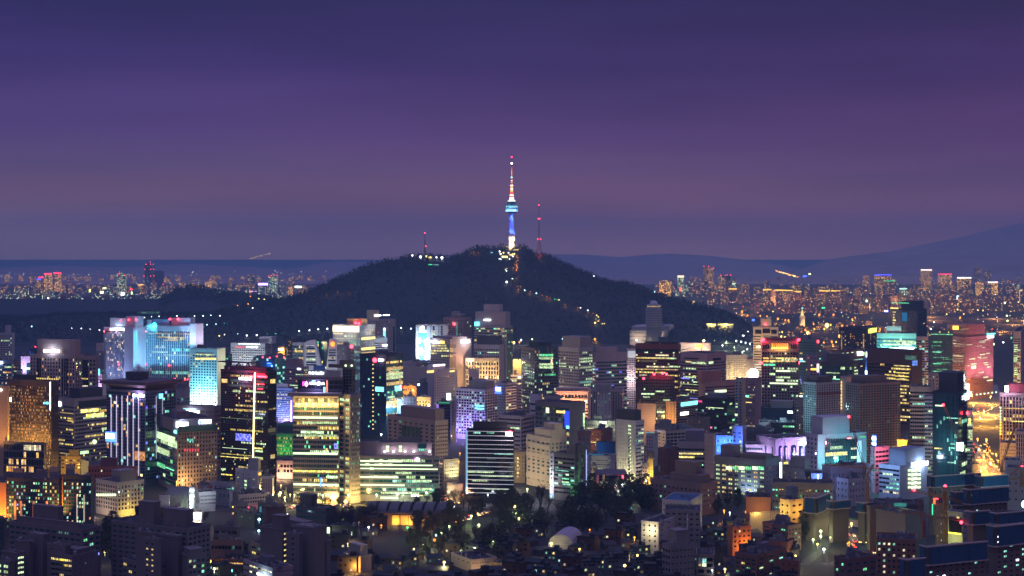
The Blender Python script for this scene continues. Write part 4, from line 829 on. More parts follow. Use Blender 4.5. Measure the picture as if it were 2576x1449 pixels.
b=B('small brown shop house with lit top windows in front of the white concrete block','b5',1290,1392,1398,968,1238,12,(.30,.26,.2),'g,2,.5,.3,.5,o,i',None,60,10,rp=1)
# tall white slab tower
b=B('tall slim white tower with a dark glass crown, floodlit yellow at its foot','b5',1692,1962,2082,318,1245,42,(.60,.56,.52),'g,7,.16,.45,.12,oy,i,k','b,3,.9,.4,.12,ow,i,d',53,40,rb=[(.0,.95,.0,.8,0,9,(.05,.05,.06))])
for k in range(16): panel(b,'L','b6',56,74,362+k*52.5,388+k*52.5,'o' if k in (0,1,2,8) else glass('k'),'window',.75); disc(b,'L','b6',87,378+k*53,7,8,'O','stair_lamp',8,0,1.1)
for u in (1830,1900): lamppt(b,'L','b5',u,1330,9,(1,.95,.45),42000)
spot(b,'L','b5',1860,1340,(1860,900),14,(1,.92,.5),80000,60); spot(b,'R','b5',2020,1300,(2020,800),14,(1,.75,.6),60000,70)
# curved neon mall
def curved(label,c,u0,u1,vt,yb,dep,col,rows,name='shopping_mall'):
    x0,y=P(c,u0,vt); x1,_=P(c,u1,vt); Y=Yof(yb); X0=(x0-CX)*Y/F; X1=(x1-CX)*Y/F; z=H-(y-HY)*Y/F; r=empty(name,((X0+X1)/2,Y,0)); tag(r,label,'building'); hw=(X1-X0)/2; n=20
    pl=[(-hw+2*hw*i/n,-dep*math.sin(math.pi*i/n)) for i in range(n+1)]+[(hw,24),(-hw,24)]
    M=MB(); M.prism(pl,0,z); M.build('wall',wall(col),r)
    for (v0,v1,ps) in rows:
        za=H-(P(c,0,v1)[1]-HY)*Y/F; zc=H-(P(c,0,v0)[1]-HY)*Y/F; Q=MB(); ms=[glass('b')]+[lit(q) for q in ps]
        for i in range(n):
            (xa,ya),(xb,yb_)=pl[i],pl[i+1]; Q.quad((xa,ya-.4,za),(xb,yb_-.4,za),(xb,yb_-.4,zc),(xa,ya-.4,zc),rnd.randrange(len(ms)))
        Q.build('window_row',ms,r)
    b=Bld(); b.O=Vector((r.location.x,Y-dep,0)); b.ex=Vector((1,0,0)); b.ey=Vector((0,1,0)); b.root=r; b.rng=random.Random(2); b.a=hw; b.b=20; b.z=z; b.Y=Y; b.c=c
    return b
b=curved('curved shopping mall with bright neon signs along its ground floors','b5',1392,1842,1062,1258,7,(.12,.10,.12),[(1085,1120,''),(1130,1160,''),(1170,1200,'q'),(1268,1300,'ya')])
for o_ in b.root.children: pass
b.root.location.y+=0
def fpan(b,c,u0,u1,v0,v1,m,name='sign',d=1.0): 
    bb=b; a0,z1=onface(bb,'L',c,u0,v0); a1,z0=onface(bb,'L',c,u1,v1); Q=MB(); Q.box(a0,a1,-d-7*0,-d+.4,z0,z1); o=Q.build(name,lit(m) if isinstance(m,str) else m,bb.root); o.location=(0,-(bb.root.location.y-bb.O.y),0); return o
fpan(b,'b5',1440,1592,1235,1266,emi('neon_gold',(1,.55,.03),4)); fpan(b,'b5',1650,1690,1228,1266,'W'); fpan(b,'b5',1712,1800,1215,1252,'W'); fpan(b,'b5',1588,1658,1290,1306,'W'); fpan(b,'b5',1700,1760,1285,1300,'W'); fpan(b,'b5',1808,1832,1190,1250,'W'); fpan(b,'b5',1768,1788,1090,1138,'R','neon_letter'); fpan(b,'b5',1396,1432,1080,1200,wall((.45,.15,.3)),'banner'); fpan(b,'b5',1486,1516,1080,1182,wall((.6,.4,.15)),'banner'); fpan(b,'b5',1440,1800,1266,1270,'R')
for u,cc in ((1500,(1,.6,.15)),(1640,(.9,.9,1)),(1760,(.8,.85,1)),(1830,(1,1,.8))): light(b.O+Vector((onface(b,'L','b5',u,1300)[0],-14,8)),cc,30000,1,None,'street_light_glow')
# black glass office
b=B('black glass office with thin silver floor lines and a red white round sign','b4',1325,2008,2018,420,1265,8,(.02,.02,.025),'b,16,.99,.93,.0,c,i,k',None,63.5,30,rb=[(.14,.86,.05,.7,0,5,(.02,.02,.025))],par=False,metal=.3)
for k in range(15): panel(b,'L','b4',1326,2020,452+k*63.7,456+k*63.7,emi('floor_line',(.75,.8,.85),.28),'floor_line',.9)
for v,u0,u1,p_ in ((768,1725,2100,'c'),(1030,1328,1722,'o'),(1088,1538,2020,'o'),(1155,1405,1625,'o'),(1275,1580,2020,'o'),(835,1630,1760,'q'),(460,1430,1530,'c'),(462,1620,1730,'c')): panel(b,'L','b4',u0,min(u1,2005),v,v+26,p_,'window',.5,.1)
panel(b,'L','b5',88,180,470,512,'W','sign',1.4); disc(b,'L','b5',152,462,26,20,'R','sign_disc'); panel(b,'L','b4',1745,1880,1388,1400,'B','light_strip',1.4); lamppt(b,'L','b5',135,490,6,(1,.7,.7),5000)
panel(b,'L','b4',1318,1324,440,1350,emi('edge_line',(.3,.6,.9),.5),'light_strip',1,clamp=False)
# ================= THE CITY: foreground towers, left of centre =================
b=B('dark tower with a leaning golden light strip and red neon near its top','a2',1392,2066,2190,905,1228,30,(.09,.07,.08),'f,34,.8,.8,.24,oyyq,r,k','f,12,.85,.8,.10,yD,r,k',36,14,metal=.3,rb=[(.05,.95,.1,.9,0,3.5,DK)])
Q=MB(); 
def leanstrip(b,side,c,u0,v0,u1,v1,wd,mat,name,d=1.2):
    a0,z0=onface(b,side,c,u0,v0); a1,z1=onface(b,side,c,u1,v1); w=wd*b.Y/F/5.761; Q=MB()
    if side=='L': pts=[(a1-w,-d,z1),(a1+w,-d,z1),(a0+w,-d,z0),(a0-w,-d,z0)]; off=Vector((0,.3,0))
    else: pts=[(d,a1-w,z1),(d,a1+w,z1),(d,a0+w,z0),(d,a0-w,z0)]; off=Vector((-.3,0,0))
    n=4; Q.v=[tuple(p) for p in pts]+[tuple(Vector(p)+off) for p in pts]; Q.f=[(3,2,1,0),(4,5,6,7)]+[(i,(i+1)%4,4+(i+1)%4,4+i) for i in range(4)]; Q.m=[0]*6
    return Q.build(name,mat,b.root)
leanstrip(b,'L','a3',82,905,48,1449+925,9,emi('strip_gold',(1,.80,.38),5),'light_strip')
sign(b,'L','a2',1660,1845,970,1010,None,'W',glow=((.7,.5,1),7000)); disc(b,'L','a3',42,968,24,24,'R','sign_emblem'); disc(b,'L','a3',40,964,10,12,'Y','sign_emblem',12,0,2.6)
panel(b,'L','a3',95,225,918,980,emi('neon_red_net',(1,.02,.03),.8),'neon_net',.9); panel(b,'L','a3',120,252,950,978,'R','neon',1.0); panel(b,'L','a3',100,215,1068,1080,'R','neon',1.0); panel(b,'L','a3',115,195,1138,1148,'R','neon',1.0)
for v,u0,u1,p_ in ((1015,1410,1490,'a'),(1175,1570,1680,'o'),(1175,1760,1860,'o')): panel(b,'L','a2',u0,u1,v-18,v+(38 if p_=='a' else 18),p_,'window',.8,.2)
for v,u0,u1,p_ in ((265,1385,1850,'o'),(700,1420,1775,'O'),(790,1400,1850,'y'),(830,1340,1850,'y'),(1000,1400,1465,'o'),(1080,1400,1560,'y'),(140,1600,1850,'y')): panel(b,'L','b2',u0,u1,v-16,v+16,p_,'window',.8,.2)
panel(b,'L','b2',1610,1835,480,600,'b','blue_lit_panel',.7,.1)
for v,p_ in ((1190,'o'),): panel(b,'L','a3',78,225,v-16,v+16,p_,'window',.8,.2)
for v,p_ in ((260,'o'),(700,'y'),(740,'o'),(835,'o')): panel(b,'L','b3',70,190,v-16,v+16,p_,'window',.8,.2)
panel(b,'R','a3',285,358,1005,1058,'y','window',.8,.2); panel(b,'R','b3',290,350,795,840,'y','window',.8,.2); panel(b,'R','b3',225,362,420,455,'D','window',.8,.2)
tr_=MB(); 
for x in (-.95,-.75,-.55,-.35): tr_.bar((b.a*x,2,b.z+.1),(b.a*(x+.1),2,b.z+7),.4); tr_.bar((b.a*(x+.1),2,b.z+7),(b.a*(x+.2),2,b.z+.1),.4)
tr_.box(-b.a-4,-b.a*.3,0,b.b*.6,b.z+7,b.z+7.8); tr_.build('roof_truss',DARK,b.root)
lamppt(b,'L','a3',40,960,8,(1,.05,.15),20000)
b=B('bluish glass office with white floor lines and a pink lit foot behind the dark tower','a3',375,615,628,1150,1108,20,(.30,.40,.62),'b,16,.95,.5,.25,cyo,r,b',None,28,14,rb=[(.0,.7,.1,.8,0,5,(.5,.42,.4))]); panel(b,'L','b3',592,618,0,440,emi('violet_strip',(.5,.35,1),2.2),'light_strip',1); spot(b,'L','b3',560,420,(500,200),10,(1,.4,.5),50000,90); spot(b,'L','b3',500,430,(500,0),24,(.3,.45,1),160000,80)
b=B('pinkish grey office with horizontal window rows beside the lit THE PLAZA sign','a3',512,770,848,838,1085,34,(.38,.30,.35),'b,12,.95,.4,.16,oy,r,b','b,6,.95,.4,.5,oy,r,b',32,24,rb=[(.0,.7,.1,.9,0,9,(.36,.26,.27))]); sign(b,'L','a3',692,742,840,866,None,'W')
b=B('grey sign wall building behind the pink office reading THE PLAZA','a3',848,1320,1330,888,1062,6,(.34,.33,.36),'x,1,.5,.5,0,o',None,40,14,name='hotel',rb=[(.15,.5,.1,.8,0,6,(.10,.25,.7))]); sign(b,'L','a3',850,1075,896,928,'THE PLAZA','W',d=1.2)
b=B('green floodlit old city hall block with rows of golden windows','b3',385,622,760,505,1158,10,(.20,.24,.2),'g,16,.5,.55,.5,yya,i,k',None,52,30,rb=[(0,1,.1,.9,0,9,(.06,.10,.11))])
for u in (430,520,600): spot(b,'L','b3',u,850,(u,600),12,(.05,1,.12),12000,90)
b=B('low mauve gridded block with warm lit entrances below the green lit hall','b3',392,622,720,900,1205,10,(.46,.34,.40),'g,5,.75,.6,.06,y,i,k',None,58,30,rp=0); lamppt(b,'L','b3',430,1090,8,(1,.6,.3),12000); lamppt(b,'L','b3',560,1090,8,(1,.6,.3),12000)
# LG-like tower
LG=(.32,.27,.23)
b=B('broad office tower with golden lit roof terrace and many lit glass floors','a3',625,1285,1290,1248,1266,7,LG,'b,24,.985,.62,.34,oogyo,r,t',None,68,90,bot=0,rb=[])
lgb=b
for i in range(14):
    u=660+i*47; panel(b,'L','a3',u,u+38,1280,1335,'y' if i%3 else 'D','window',.8,.2); panel(b,'L','a3',u-4,u+34,1345,1385,'Y','terrace_light',1.2); 
for u in (690,800,910,1020,1130,1240): lamppt(b,'L','a3',u,1372,5,(1,.65,.2),5000,.5)
cap=MB(); cap.box(-b.a-3,2,-6,b.b,b.z+.2,b.z+2.6); cap.build('roof_overhang',wall((.30,.25,.22)),b.root)
for v,u0,u1,p_ in ((235,625,1272,'O'),(308,760,1265,'o'),(445,742,1075,'o'),(495,680,1270,'o'),(755,625,1272,'O'),(1012,628,1275,'y'),(1095,1110,1275,'o'),(1205,630,1275,'O')): panel(b,'L','b3',u0,u1,v,v+40,p_,'window',.75,.15)
panel(b,'L','b3',1095,1125,695,750,'y','window',.95,.2); panel(b,'L','b3',1222,1275,625,705,'b','window',.95,.2); panel(b,'L','b3',1018,1042,1125,1245,'B','sign',.95)
for u0,u1 in ((690,745),(760,815),(960,1080),(1110,1150),(1178,1225),(1240,1285)): panel(b,'L','c3',u0,u1,335,410,'A' if u0%4 else 'Y','lobby_window',.8)
for u in (720,860,1000,1130,1250): lamppt(b,'L','c3',u,400,9,(1,.62,.12),12000)
b=B('stone clad right wing of the broad office tower with square windows','a3',1290,1455,1592,1248,1267,46,LG,'g,2,.72,.6,.50,oooy,i,t','g,7,.5,.55,.30,oycg,i,t',66,36,rp=1); panel(b,'L','a3',1296,1420,1290,1325,'o','window',.9)
for u in (1350,1480): lamppt(b,'R' if u>1455 else 'L','b3',u,1400,10,(1,.6,.15),30000)
b=B('dark set-back crown of the broad office tower with magenta arrow squares and a white sign','a3',695,1345,1350,1008,1264,7,(.05,.045,.06),'b,10,.93,.8,.05,c,i,k',None,66,10,rp=0,z0=lgb.z+.2,Y_=lgb.Y+5)
disc(b,'L','a3',790,1055,24,24,'M','emblem',4); panel(b,'L','a3',765,800,1036,1052,'M','emblem'); panel(b,'L','a3',765,800,1060,1098,'M','emblem'); disc(b,'L','a3',828,1070,28,42,emi('magenta_core',(1,.5,.9),4),'emblem',4,0,2.6)
sign(b,'L','a3',876,1088,1040,1090,'Heungkuk','W',d=1.6,glow=((.45,.4,1),14000)); panel(b,'L','a3',1110,1130,1020,1205,emi('reflect_mix',(1,.3,.12),.9),'lit_strip',.9); panel(b,'L','a3',1068,1095,1115,1205,'C','lit_strip',.95)  # orange strip is a reflection painted as a glowing panel
Q=MB(); x0,z=onface(b,'L','a3',652,965); x1,_=onface(b,'L','a3',1345,965); Q.box(x0,x1,-6,b.b,z-1.6,z); Q.box(x0+12,x1-4,2,b.b-2,b.z,z-1.6); Q.build('roof_overhang',wall((.18,.13,.12)),b.root)
b=B('tall dark stair block of the broad tower carrying an antenna mast','a3',1345,1480,1500,850,1263,30,(.10,.085,.09),'g,3,.75,.7,.02,o,i,k','g,1,.4,.4,0,o,i,k',44,16,rp=0,rb=[(-1.6,1,.1,.8,0,2.4,(.16,.12,.11)),(-.4,.9,.1,.8,2.4,6,(.13,.1,.1))])
am=empty('antenna_mast',(0,0,0)); x,y=P('a3',1472,828); pt=at(x,y,b.Y*1.01); am.location=pt; tag(am,'green and white striped antenna mast with a red lamp on the dark stair block','antenna mast')
hm=at(*P('a3',1470,540),b.Y*1.01).z-pt.z; M=MB(); lattice(M,1.1,.4,-3,hm,14,.16,alt=[0,1]); M.build('lattice',[plain((.1,.35,.15),.6,name='green_paint'),whp],am); M=MB(); M.ball((0,0,hm+.6),1.5); M.build('beacon',lit('R'),am)
for u in (1402,1490): 
    a0,z0=onface(b,'L','a3',u,822); Q=MB(); Q.ball((a0,-1.5,z0+1),1.0); Q.build('roof_lamp',lit('O'),b.root)
b=B('bright glass office with white lit upper floors and a pink white round sign','b3',1532,2738,2745,838,1263,5,(.26,.26,.26),'b,18,.985,.62,.28,oocoq,r,t',None,61,20,name='office_building',rp=0,rb=[])
for v,u0,u1,p_ in ((868,-40,395,'O'),(925,-30,835,'O'),(980,-30,912,'O'),(1040,300,530,'o'),(1100,-30,340,'O'),(1155,540,820,'o'),(1215,-30,435,'O'),(1270,600,820,'o'),(1330,90,640,'o'),(1400,80,340,'O')): panel(b,'L','b4',max(-272,u0-200 if u0<0 else u0),u1,v,v+32,p_,'window',.7,.15)
disc(b,'L','b4',615,856,32,22,'W','sign_disc'); disc(b,'L','b4',590,850,14,14,'M','sign_disc',12,0,2.5); panel(b,'L','b4',530,636,1372,1392,'W','shop_sign'); panel(b,'L','b4',640,690,1374,1388,'Y','shop_sign'); lamppt(b,'L','b4',300,1400,9,(.9,1,.7),5000)
b=B('grey set-back upper storey with roof garden lamps above the bright glass office','b4',-220,815,822,638,1256,5,(.42,.36,.38),'x,1,.5,.5,0,o',None,61,20,rp=2,z0=b.z+.2,Y_=b.Y+14)
for u in (187,372): panel(b,'L','b4',u-24,u+18,660,700,'O','window',.7); panel(b,'L','b4',u-24,u+18,715,750,'O','window',.7)
panel(b,'L','b4',625,745,705,738,'c','window',.7); panel(b,'L','b4',620,748,630,700,glass('t'),'window',.6)
for u in (145,272,438,565,795): a0,z0=onface(b,'L','b4',u,745); Q=MB(); Q.ball((a0,-1.2,z0),.8); Q.build('garden_lamp',lit('W'),b.root); lamppt(b,'L','b4',u,735,3,(1,.7,.8),700,.3)
b=B('rounded brown stone hotel with a green glass bay between window rows','b4',185,872,1055,318,1218,50,(.45,.34,.26),'g,9,.5,.45,.04,g,i,k','g,7,.5,.42,.02,o,i,k',54,42,name='hotel',rb=[(.25,.98,.1,.8,0,10,(.30,.22,.20))])
panel(b,'L','b4',400,660,368,580,glass('g'),'glass_bay',.9); 
for u in (470,530,590): panel(b,'L','b4',u,u+3,368,580,STEEL,'mullion',1.1)
lamppt(b,'R','b4',980,1000,40,(1,.85,.5),20000)
b=B('lower brown stone wing floodlit yellow right of the rounded hotel','b4',916,1000,1206,880,1240,58,(.46,.38,.28),'g,1,.6,.42,.0,g,i,k','g,6,.5,.45,.0,o,i,k',53,30,name='hotel',rp=0); spot(b,'R','b4',1150,1160,(1120,950),10,(1,.95,.5),30000,90)
b=B('pale concrete retaining wall block lit warm at the street corner','b4',1045,1200,1268,1240,1262,50,(.55,.42,.34),None,None,60,12,rp=0,name='retaining_wall',cat='wall'); lamppt(b,'L','b4',1070,1320,5,(1,.85,.6),3500); lamppt(b,'R','b4',1235,1340,7,(1,.6,.4),5000)
b=B('office block with dark glass left face and tan gridded right face under white signs','b2',352,765,1335,455,1240,62,(.30,.23,.18),'c,12,.96,.8,.30,ogo,r,t','g,13,.45,.55,.10,yqwc,i,k',62,20,rb=[])
panel(b,'L','b2',352,765,400,492,glass('b'),'crown_glass',1.0); panel(b,'R','b2',768,1335,378,440,glass('t'),'crown_glass',1.0,clamp=False); 
b2=B('dark roof block with two white signs above the dark and tan office','b2',420,700,1262,300,1239,62,(.13,.11,.14),'x,1,.5,.5,0,o','x,1,.5,.5,0,o',62,20,rp=1,z0=b.z+.2,Y_=b.Y+5); sign(b2,'R','b2',735,918,308,392,None,'W',glow=((.7,.85,1),9000)); sign(b2,'R','b2',1065,1250,285,338,None,'W'); disc(b2,'R','b2',1085,318,18,24,'B','sign_emblem',20,0,2.6); panel(b2,'R','b2',735,805,308,395,'W','sign_board',1.5)
panel(b,'L','b2',725,765,430,490,'C','lit_panel',1.2)
for (v,us) in ((560,(900,935,965)),(585,(905,935,970))): 
    for u in us: panel(b,'R','b2',u,u+18,v,v+30,'c','window',.7)
for u in (1012,1045): panel(b,'R','b2',u,u+18,640,668,'a','window',.7); 
for i,u in enumerate((860,895,932,968,1010,1048)): panel(b,'R','b2',u,u+16,705,742,emi('red_reflection',(1,.1,.12),.8),'window',.7)  # glowing panes paint a red reflection into the glass
for v,u0,u1 in ((505,362,715),(590,590,762),(640,430,480),(705,362,652),(905,365,585),(980,595,715),(1185,595,672),(1295,450,600)): panel(b,'L','b2',u0,u1,v,v+34,'o' if v<900 else 'g','window',.6,.1)
lamppt(b,'R','b2',800,1180,10,(1,.6,.2),26000); leanstrip(b,'L','b2',764,1170,764,1260,4,'A' and lit('A'),'flame_banner')
b=B('dark brick office with a bowed roof and a long white rooftop sign','b2',625,1290,1385,110,1185,20,(.20,.12,.12),'g,16,.35,.3,.05,a,i,b','b,4,.9,.4,.1,y,r,k',60,40,rp=0,rb=[]); sign(b,'L','b2',855,1090,135,185,None,'W',d=1.6,glow=((.45,.65,1),16000)); panel(b,'L','b2',860,1055,118,132,'C','sign',2.0,clamp=False)
b=B('ochre floodlit block with dark square windows','b1',885,1168,1182,832,1195,10,(.50,.28,.05),'g,5,.7,.4,.12,y,i,b',None,55,26,rb=[(.4,.9,.2,.7,0,6,(.3,.2,.05))]); lamppt(b,'L','b1',1000,1000,20,(1,.7,.1),16000)
b=B('low whitish roof block right of the ochre building','b1',1150,1290,1460,905,1200,50,(.36,.36,.38),'x,1,.5,.5,0,o','x,1,.5,.5,0,o',55,26,rp=2)
b=B('red brick apartment slab with small white windows behind the gridded block','b1',1282,1960,1992,990,1232,8,(.34,.09,.04),'g,16,.5,.42,.10,cow,i,k',None,60,18,name='apartment_block',rb=[(.25,.6,.2,.7,0,8,(.16,.05,.06))]); lamppt(b,'L','b1',1360,1380,10,(1,.35,.05),26000)
b=B('beige gridded office with one row of bright arched windows','b1',1395,1703,2078,1215,1302,44,(.46,.40,.34),'g,9,.55,.62,.0,o,i,k','g,8,.5,.6,.12,yog,i,k',60,30,rb=[(.6,1,.1,.7,0,9,(.20,.18,.20))])
for i in range(9): panel(b,'L','c1',1408+i*32.5,1408+i*32.5+22,252,290,'O','window',.9)
for i in range(8): panel(b,'R','c1',1845,1862,205+i*60,235+i*60,'y','window',.9)
lamppt(b,'R','c1',1850,560,8,(1,.7,.1),10000); lamppt(b,'L','c1',1560,480,14,(1,.75,.5),9000)
# long apartment slab
APT=(.06,.055,.065)
b=B('orange lit blank end wall of the near apartment row at the left edge','c1',-120,90,104,118,1345,8,(.55,.24,.10),None,None,55,40,rp=1,name='apartment_block'); spot(b,'L','c1',60,700,(30,350),12,(1,.42,.06),90000,100)
b=B('long dark apartment slab with mixed yellow, green and blue lit flats','c1',100,860,865,70,1352,14,APT,'g,22,.72,.6,.30,yyaogbcq,i,t',None,55,26,name='apartment_block',rb=[(.1,.3,.2,.6,0,7,(.16,.15,.18)),(.55,.75,.2,.6,0,7,(.16,.15,.18)),(.8,.98,.2,.6,0,9,(.2,.19,.22))])
for u in (222,305,490,680): panel(b,'L','c1',u-4,u+4,360,700,emi('orange_pipe',(.9,.32,.12),.5),'light_strip',1.2)
b=B('orange lit end wall between the two halves of the dark apartment slab','c1',862,915,925,28,1350,10,(.50,.22,.10),None,None,55,40,rp=0,name='apartment_block'); spot(b,'L','c1',895,620,(890,300),10,(1,.45,.08),60000,90)
b=B('right half of the dark apartment slab with glass stair bays','c1',925,1322,1332,20,1354,12,APT,'g,11,.75,.62,.28,yoogac,i,t',None,55,26,name='apartment_block',rb=[(.05,.35,.2,.6,0,8,(.2,.19,.22))])
for u in (1125,1228): panel(b,'L','c1',u-5,u+5,270,660,emi('cream_pipe',(.9,.75,.5),.7),'light_strip',1.2)
# foreground apartment clusters
AP2=(.17,.15,.15)
def cluster(label,parts,yb,group=None):
    """one apartment complex: a root with several joined stair and flat volumes"""
    r=None
    for i,(c,xl,xc,xr,yt,th,L,R,fp,rb) in enumerate(parts):
        b=B(label,c,xl,xc,xr,yt,yb+i*4,th,AP2,L,R,fp,24,name='apartment_block',rp=0,rb=rb)
        if r is None: r=b.root; ref=b
        else:
            for ch in list(b.root.children):
                ch.parent=r; ch.matrix_parent_inverse.identity()
                M_=ref.root.matrix_basis.inverted()@b.root.matrix_basis; ch.matrix_basis=M_@ch.matrix_basis
            bpy.data.objects.remove(b.root); b.root=r; 
        lastb=b
    return lastb,ref
W1='g,5,.62,.45,.28,ggoyq,i,t'
cluster('near grey apartment complex with broad terraces at the lower left corner',[('c1',140,1190,1452,800,30,'g,12,.72,.42,.12,ygq,i,t','g,3,.62,.5,.30,qgbc,i,t',78,[(.1,.95,.05,.12,0,4,AP2),(.25,.6,.3,.6,0,11,AP2)]),('c1',425,620,720,885,36,'g,1,.1,.14,.0,o,i,k','x,1,.5,.5,0,o',72,[(0,1,.05,.9,0,1,AP2)]),('c1',230,425,430,965,16,'x,1,.5,.5,0,o',None,72,[]),('c1',688,945,1025,1030,30,'g,2,.2,.28,.0,o,i,k','x,1,.5,.5,0,o',66,[]),('c1',740,1050,1420,1180,30,'b,5,.98,.42,.85,yo,r,k','g,5,.15,.3,.12,c,i,k',72,[(.0,.9,.3,.8,0,3,AP2)]),('c1',30,245,350,1140,36,'x,1,.5,.5,0,o','g,1,.8,.4,1.0,o,i,k',72,[]),('c1',-60,140,150,1260,30,'g,2,.7,.5,.9,oy,i,k',None,72,[])],1500)
cluster('near grey apartment complex with a curved terrace front, second from left',[('c2',-190,910,1228,790,30,'g,12,.6,.4,.05,qg,i,t','g,5,.55,.42,.12,qgq,i,k',75,[(.3,.5,.2,.5,0,13,AP2),(.6,.9,.3,.6,0,10,AP2)]),('c2',505,765,823,900,30,'x,1,.5,.5,0,o','x,1,.5,.5,0,o',75,[(0,1,.05,.9,0,1,AP2)]),('c2',-30,275,770,1290,46,'g,4,.72,.42,.25,qgy,i,t','g,6,.5,.42,.28,gqo,i,t',80,[]),('c2',820,915,1160,1180,58,'x,1,.5,.5,0,o','g,4,.75,.5,.3,gqo,i,t',78,[(0,1,.1,.9,0,4,AP2)]),('c2',160,400,470,850,36,'x,1,.5,.5,0,o','x,1,.5,.5,0,o',75,[]),('c2',290,440,500,940,36,'g,2,.5,.3,.5,y,i,k','x,1,.5,.5,0,o',80,[])],1500)
cluster('near stepped beige apartment complex left of the bottom centre',[('c3',20,270,440,1040,52,'g,3,.72,.42,.35,yqg,i,k','g,2,.8,.42,.9,ygg,i,t',76,[]),('c3',440,750,985,1035,46,'g,3,.42,.4,.0,q,i,t','g,3,.72,.42,.38,ogq,i,t',78,[(-.4,.9,.2,.8,0,14,AP2)]),('c3',985,1110,1122,965,30,'g,2,.6,.4,.5,og,i,k','x,1,.5,.5,0,o',78,[]),('c3',150,470,605,790,30,'x,1,.5,.5,0,o','g,2,.5,.3,.6,y,i,k',76,[(.5,1,.1,.8,0,8,AP2)]),('c3',600,945,1115,780,30,'x,1,.5,.5,0,o','x,1,.5,.5,0,o',78,[(.1,.9,.1,.9,0,1,AP2)]),('c3',530,720,735,860,20,'g,1,.2,.3,0,o,i,k',None,76,[])],1470)
b=B('shop building with a white lit Outing sign at the bottom edge','c3',-90,330,620,1360,1515,52,(.34,.28,.27),'b,10,.97,.3,.5,wo,r,k','b,5,.97,.1,.0,o,i,k',90,10,rp=1); sign(b,'L','c3',135,312,1382,1442,'Outing','W',d=1.6,glow=((.4,.75,1),4000))
b=B('curved dark apartment tower cut off by the lower left edge','c1',-60,60,66,640,1420,10,APT,'g,4,.8,.5,.03,g,i,t',None,70,20,name='apartment_block',rp=0)
# middle low-rise left
b=B('office with a zigzag lattice stair wall and white ribbed side','b2',1605,1915,1980,1048,1268,40,(.46,.48,.50),'g,4,.22,.3,.22,o,i,k','x,1,.5,.5,0,o',55,30,rb=[(.55,1,.2,.8,0,10,(.3,.3,.33))])
for k in range(5): panel(b,'L','b2',1738,1768,1160+k*54,1190+k*54,'o','window',.7)
for k in range(9): disc(b,'R','b3',140+(k%2)*8,1070+k*44,22,24,glass('k') if k else 'A','lattice_opening',3,0,.4)
b=B('low office with white ribs and red brick strips below the dark tower','b3',180,325,335,1128,1270,10,(.62,.60,.58),'f,6,.6,.6,.0,q,i,k',None,50,10,rp=1); 
for i in range(6): panel(b,'L','b3',190+i*24,200+i*24,1140,1440,wall((.30,.05,.04)),'brick_strip',.5)
b=B('white low office with rows of small windows right of the glass vault','c2',1015,1075,1310,255,1288,66,(.60,.60,.60),'x,1,.5,.5,0,o','g,12,.6,.42,.05,c,i,k',56,22)
for o_ in (b,): lamppt(o_,'R','c2',1080,260,12,(.8,.9,1),5000)
b=B('flat grey gallery hall with a long roof slab and slim windows','c2',1225,1600,1660,130,1275,30,(.34,.36,.38),'g,6,.3,.45,.1,c,i,t','x,1,.5,.5,0,o',100,20,rp=0); panel(b,'L','c2',1310,1605,170,210,glass('t'),'glass_band',.8); panel(b,'L','c2',1490,1595,178,195,'c','window',1.0)
b=B('small red brick block with roof pipes beside the gallery hall','c2',1052,1220,1228,148,1280,8,(.42,.15,.10),None,None,60,10,rp=2)
b=B('beige low office with a row of square windows and a red lit shop front','c2',1510,1665,2090,290,1285,58,(.58,.54,.48),'x,1,.5,.5,0,o','g,12,.6,.5,.0,o,i,k',48,26); panel(b,'R','c2',1770,1885,455,490,'R','shop_sign'); panel(b,'R','c2',1770,1875,490,550,'W','shop_window',.8); lamppt(b,'R','c2',1810,560,8,(1,.7,.7),14000)
b=B('low black glass house with blue banner and green exit light','c2',150,720,735,480,1330,8,(.02,.02,.025),'c,8,.9,.8,.03,o,i,k',None,80,20,rb=[(.6,.85,.2,.6,0,9,(.5,.5,.55))]); panel(b,'L','c2',740,790,600,640,emi('blue_banner',(.02,.15,.7),.3),'banner',1,clamp=False)
b=B('white narrow shop house with a small roof tank beside the black glass house','c2',730,790,798,470,1328,10,(.50,.50,.54),'g,1,.5,.4,.3,c,i,k',None,60,10,rp=1)
b=B('dark flat roofed villa block with wide terraces','c2',1290,1630,1640,760,1385,10,(.16,.14,.12),'g,4,.8,.4,.0,q,i,k',None,90,20,rp=1)
b=B('dark green glass cube with a column of small green lights','c2',1635,1880,1990,570,1330,40,(.03,.05,.06),'g,2,.12,.2,.9,g,i,k',None,55,20,rp=1)
b=B('round dark turret building with a rooftop deck','c2',1545,1760,1770,400,1318,8,(.14,.15,.18),'g,5,.7,.3,.05,a,i,k',None,90,20,rp=0,rb=[(.05,.4,.1,.7,0,8,(.13,.14,.17))])
b=B('low dark terraced house with warm shop lights near the bottom','c2',1420,1710,1725,1240,1440,10,(.18,.08,.05),'b,6,.9,.5,.5,gac,r,k',None,95,12,rp=0); panel(b,'L','c2',1430,1500,1355,1400,'A','shop_window',1); panel(b,'L','c2',1530,1565,1350,1385,'C','shop_window',1)
b=B('brown low restaurant row with a slanted roof edge','c2',1250,1690,1700,965,1410,8,(.22,.14,.11),'b,9,.8,.4,.1,q,i,k',None,90,26,rp=2)
b=B('dark roofed shop with cyan pillars facing the red traffic lights','c3',120,440,505,430,1300,30,(.12,.11,.10),'g,2,.5,.4,.0,q,i,k','x,1,.5,.5,0,o',80,30,rp=1); panel(b,'L','c3',150,175,440,600,emi('cyan_pillar',(.1,.4,.5),.4),'pillar',1)
b=B('plain dark red walled school block','c3',220,505,510,470,1315,8,(.12,.05,.05),'x,1,.5,.5,0,o',None,80,10,rp=0)
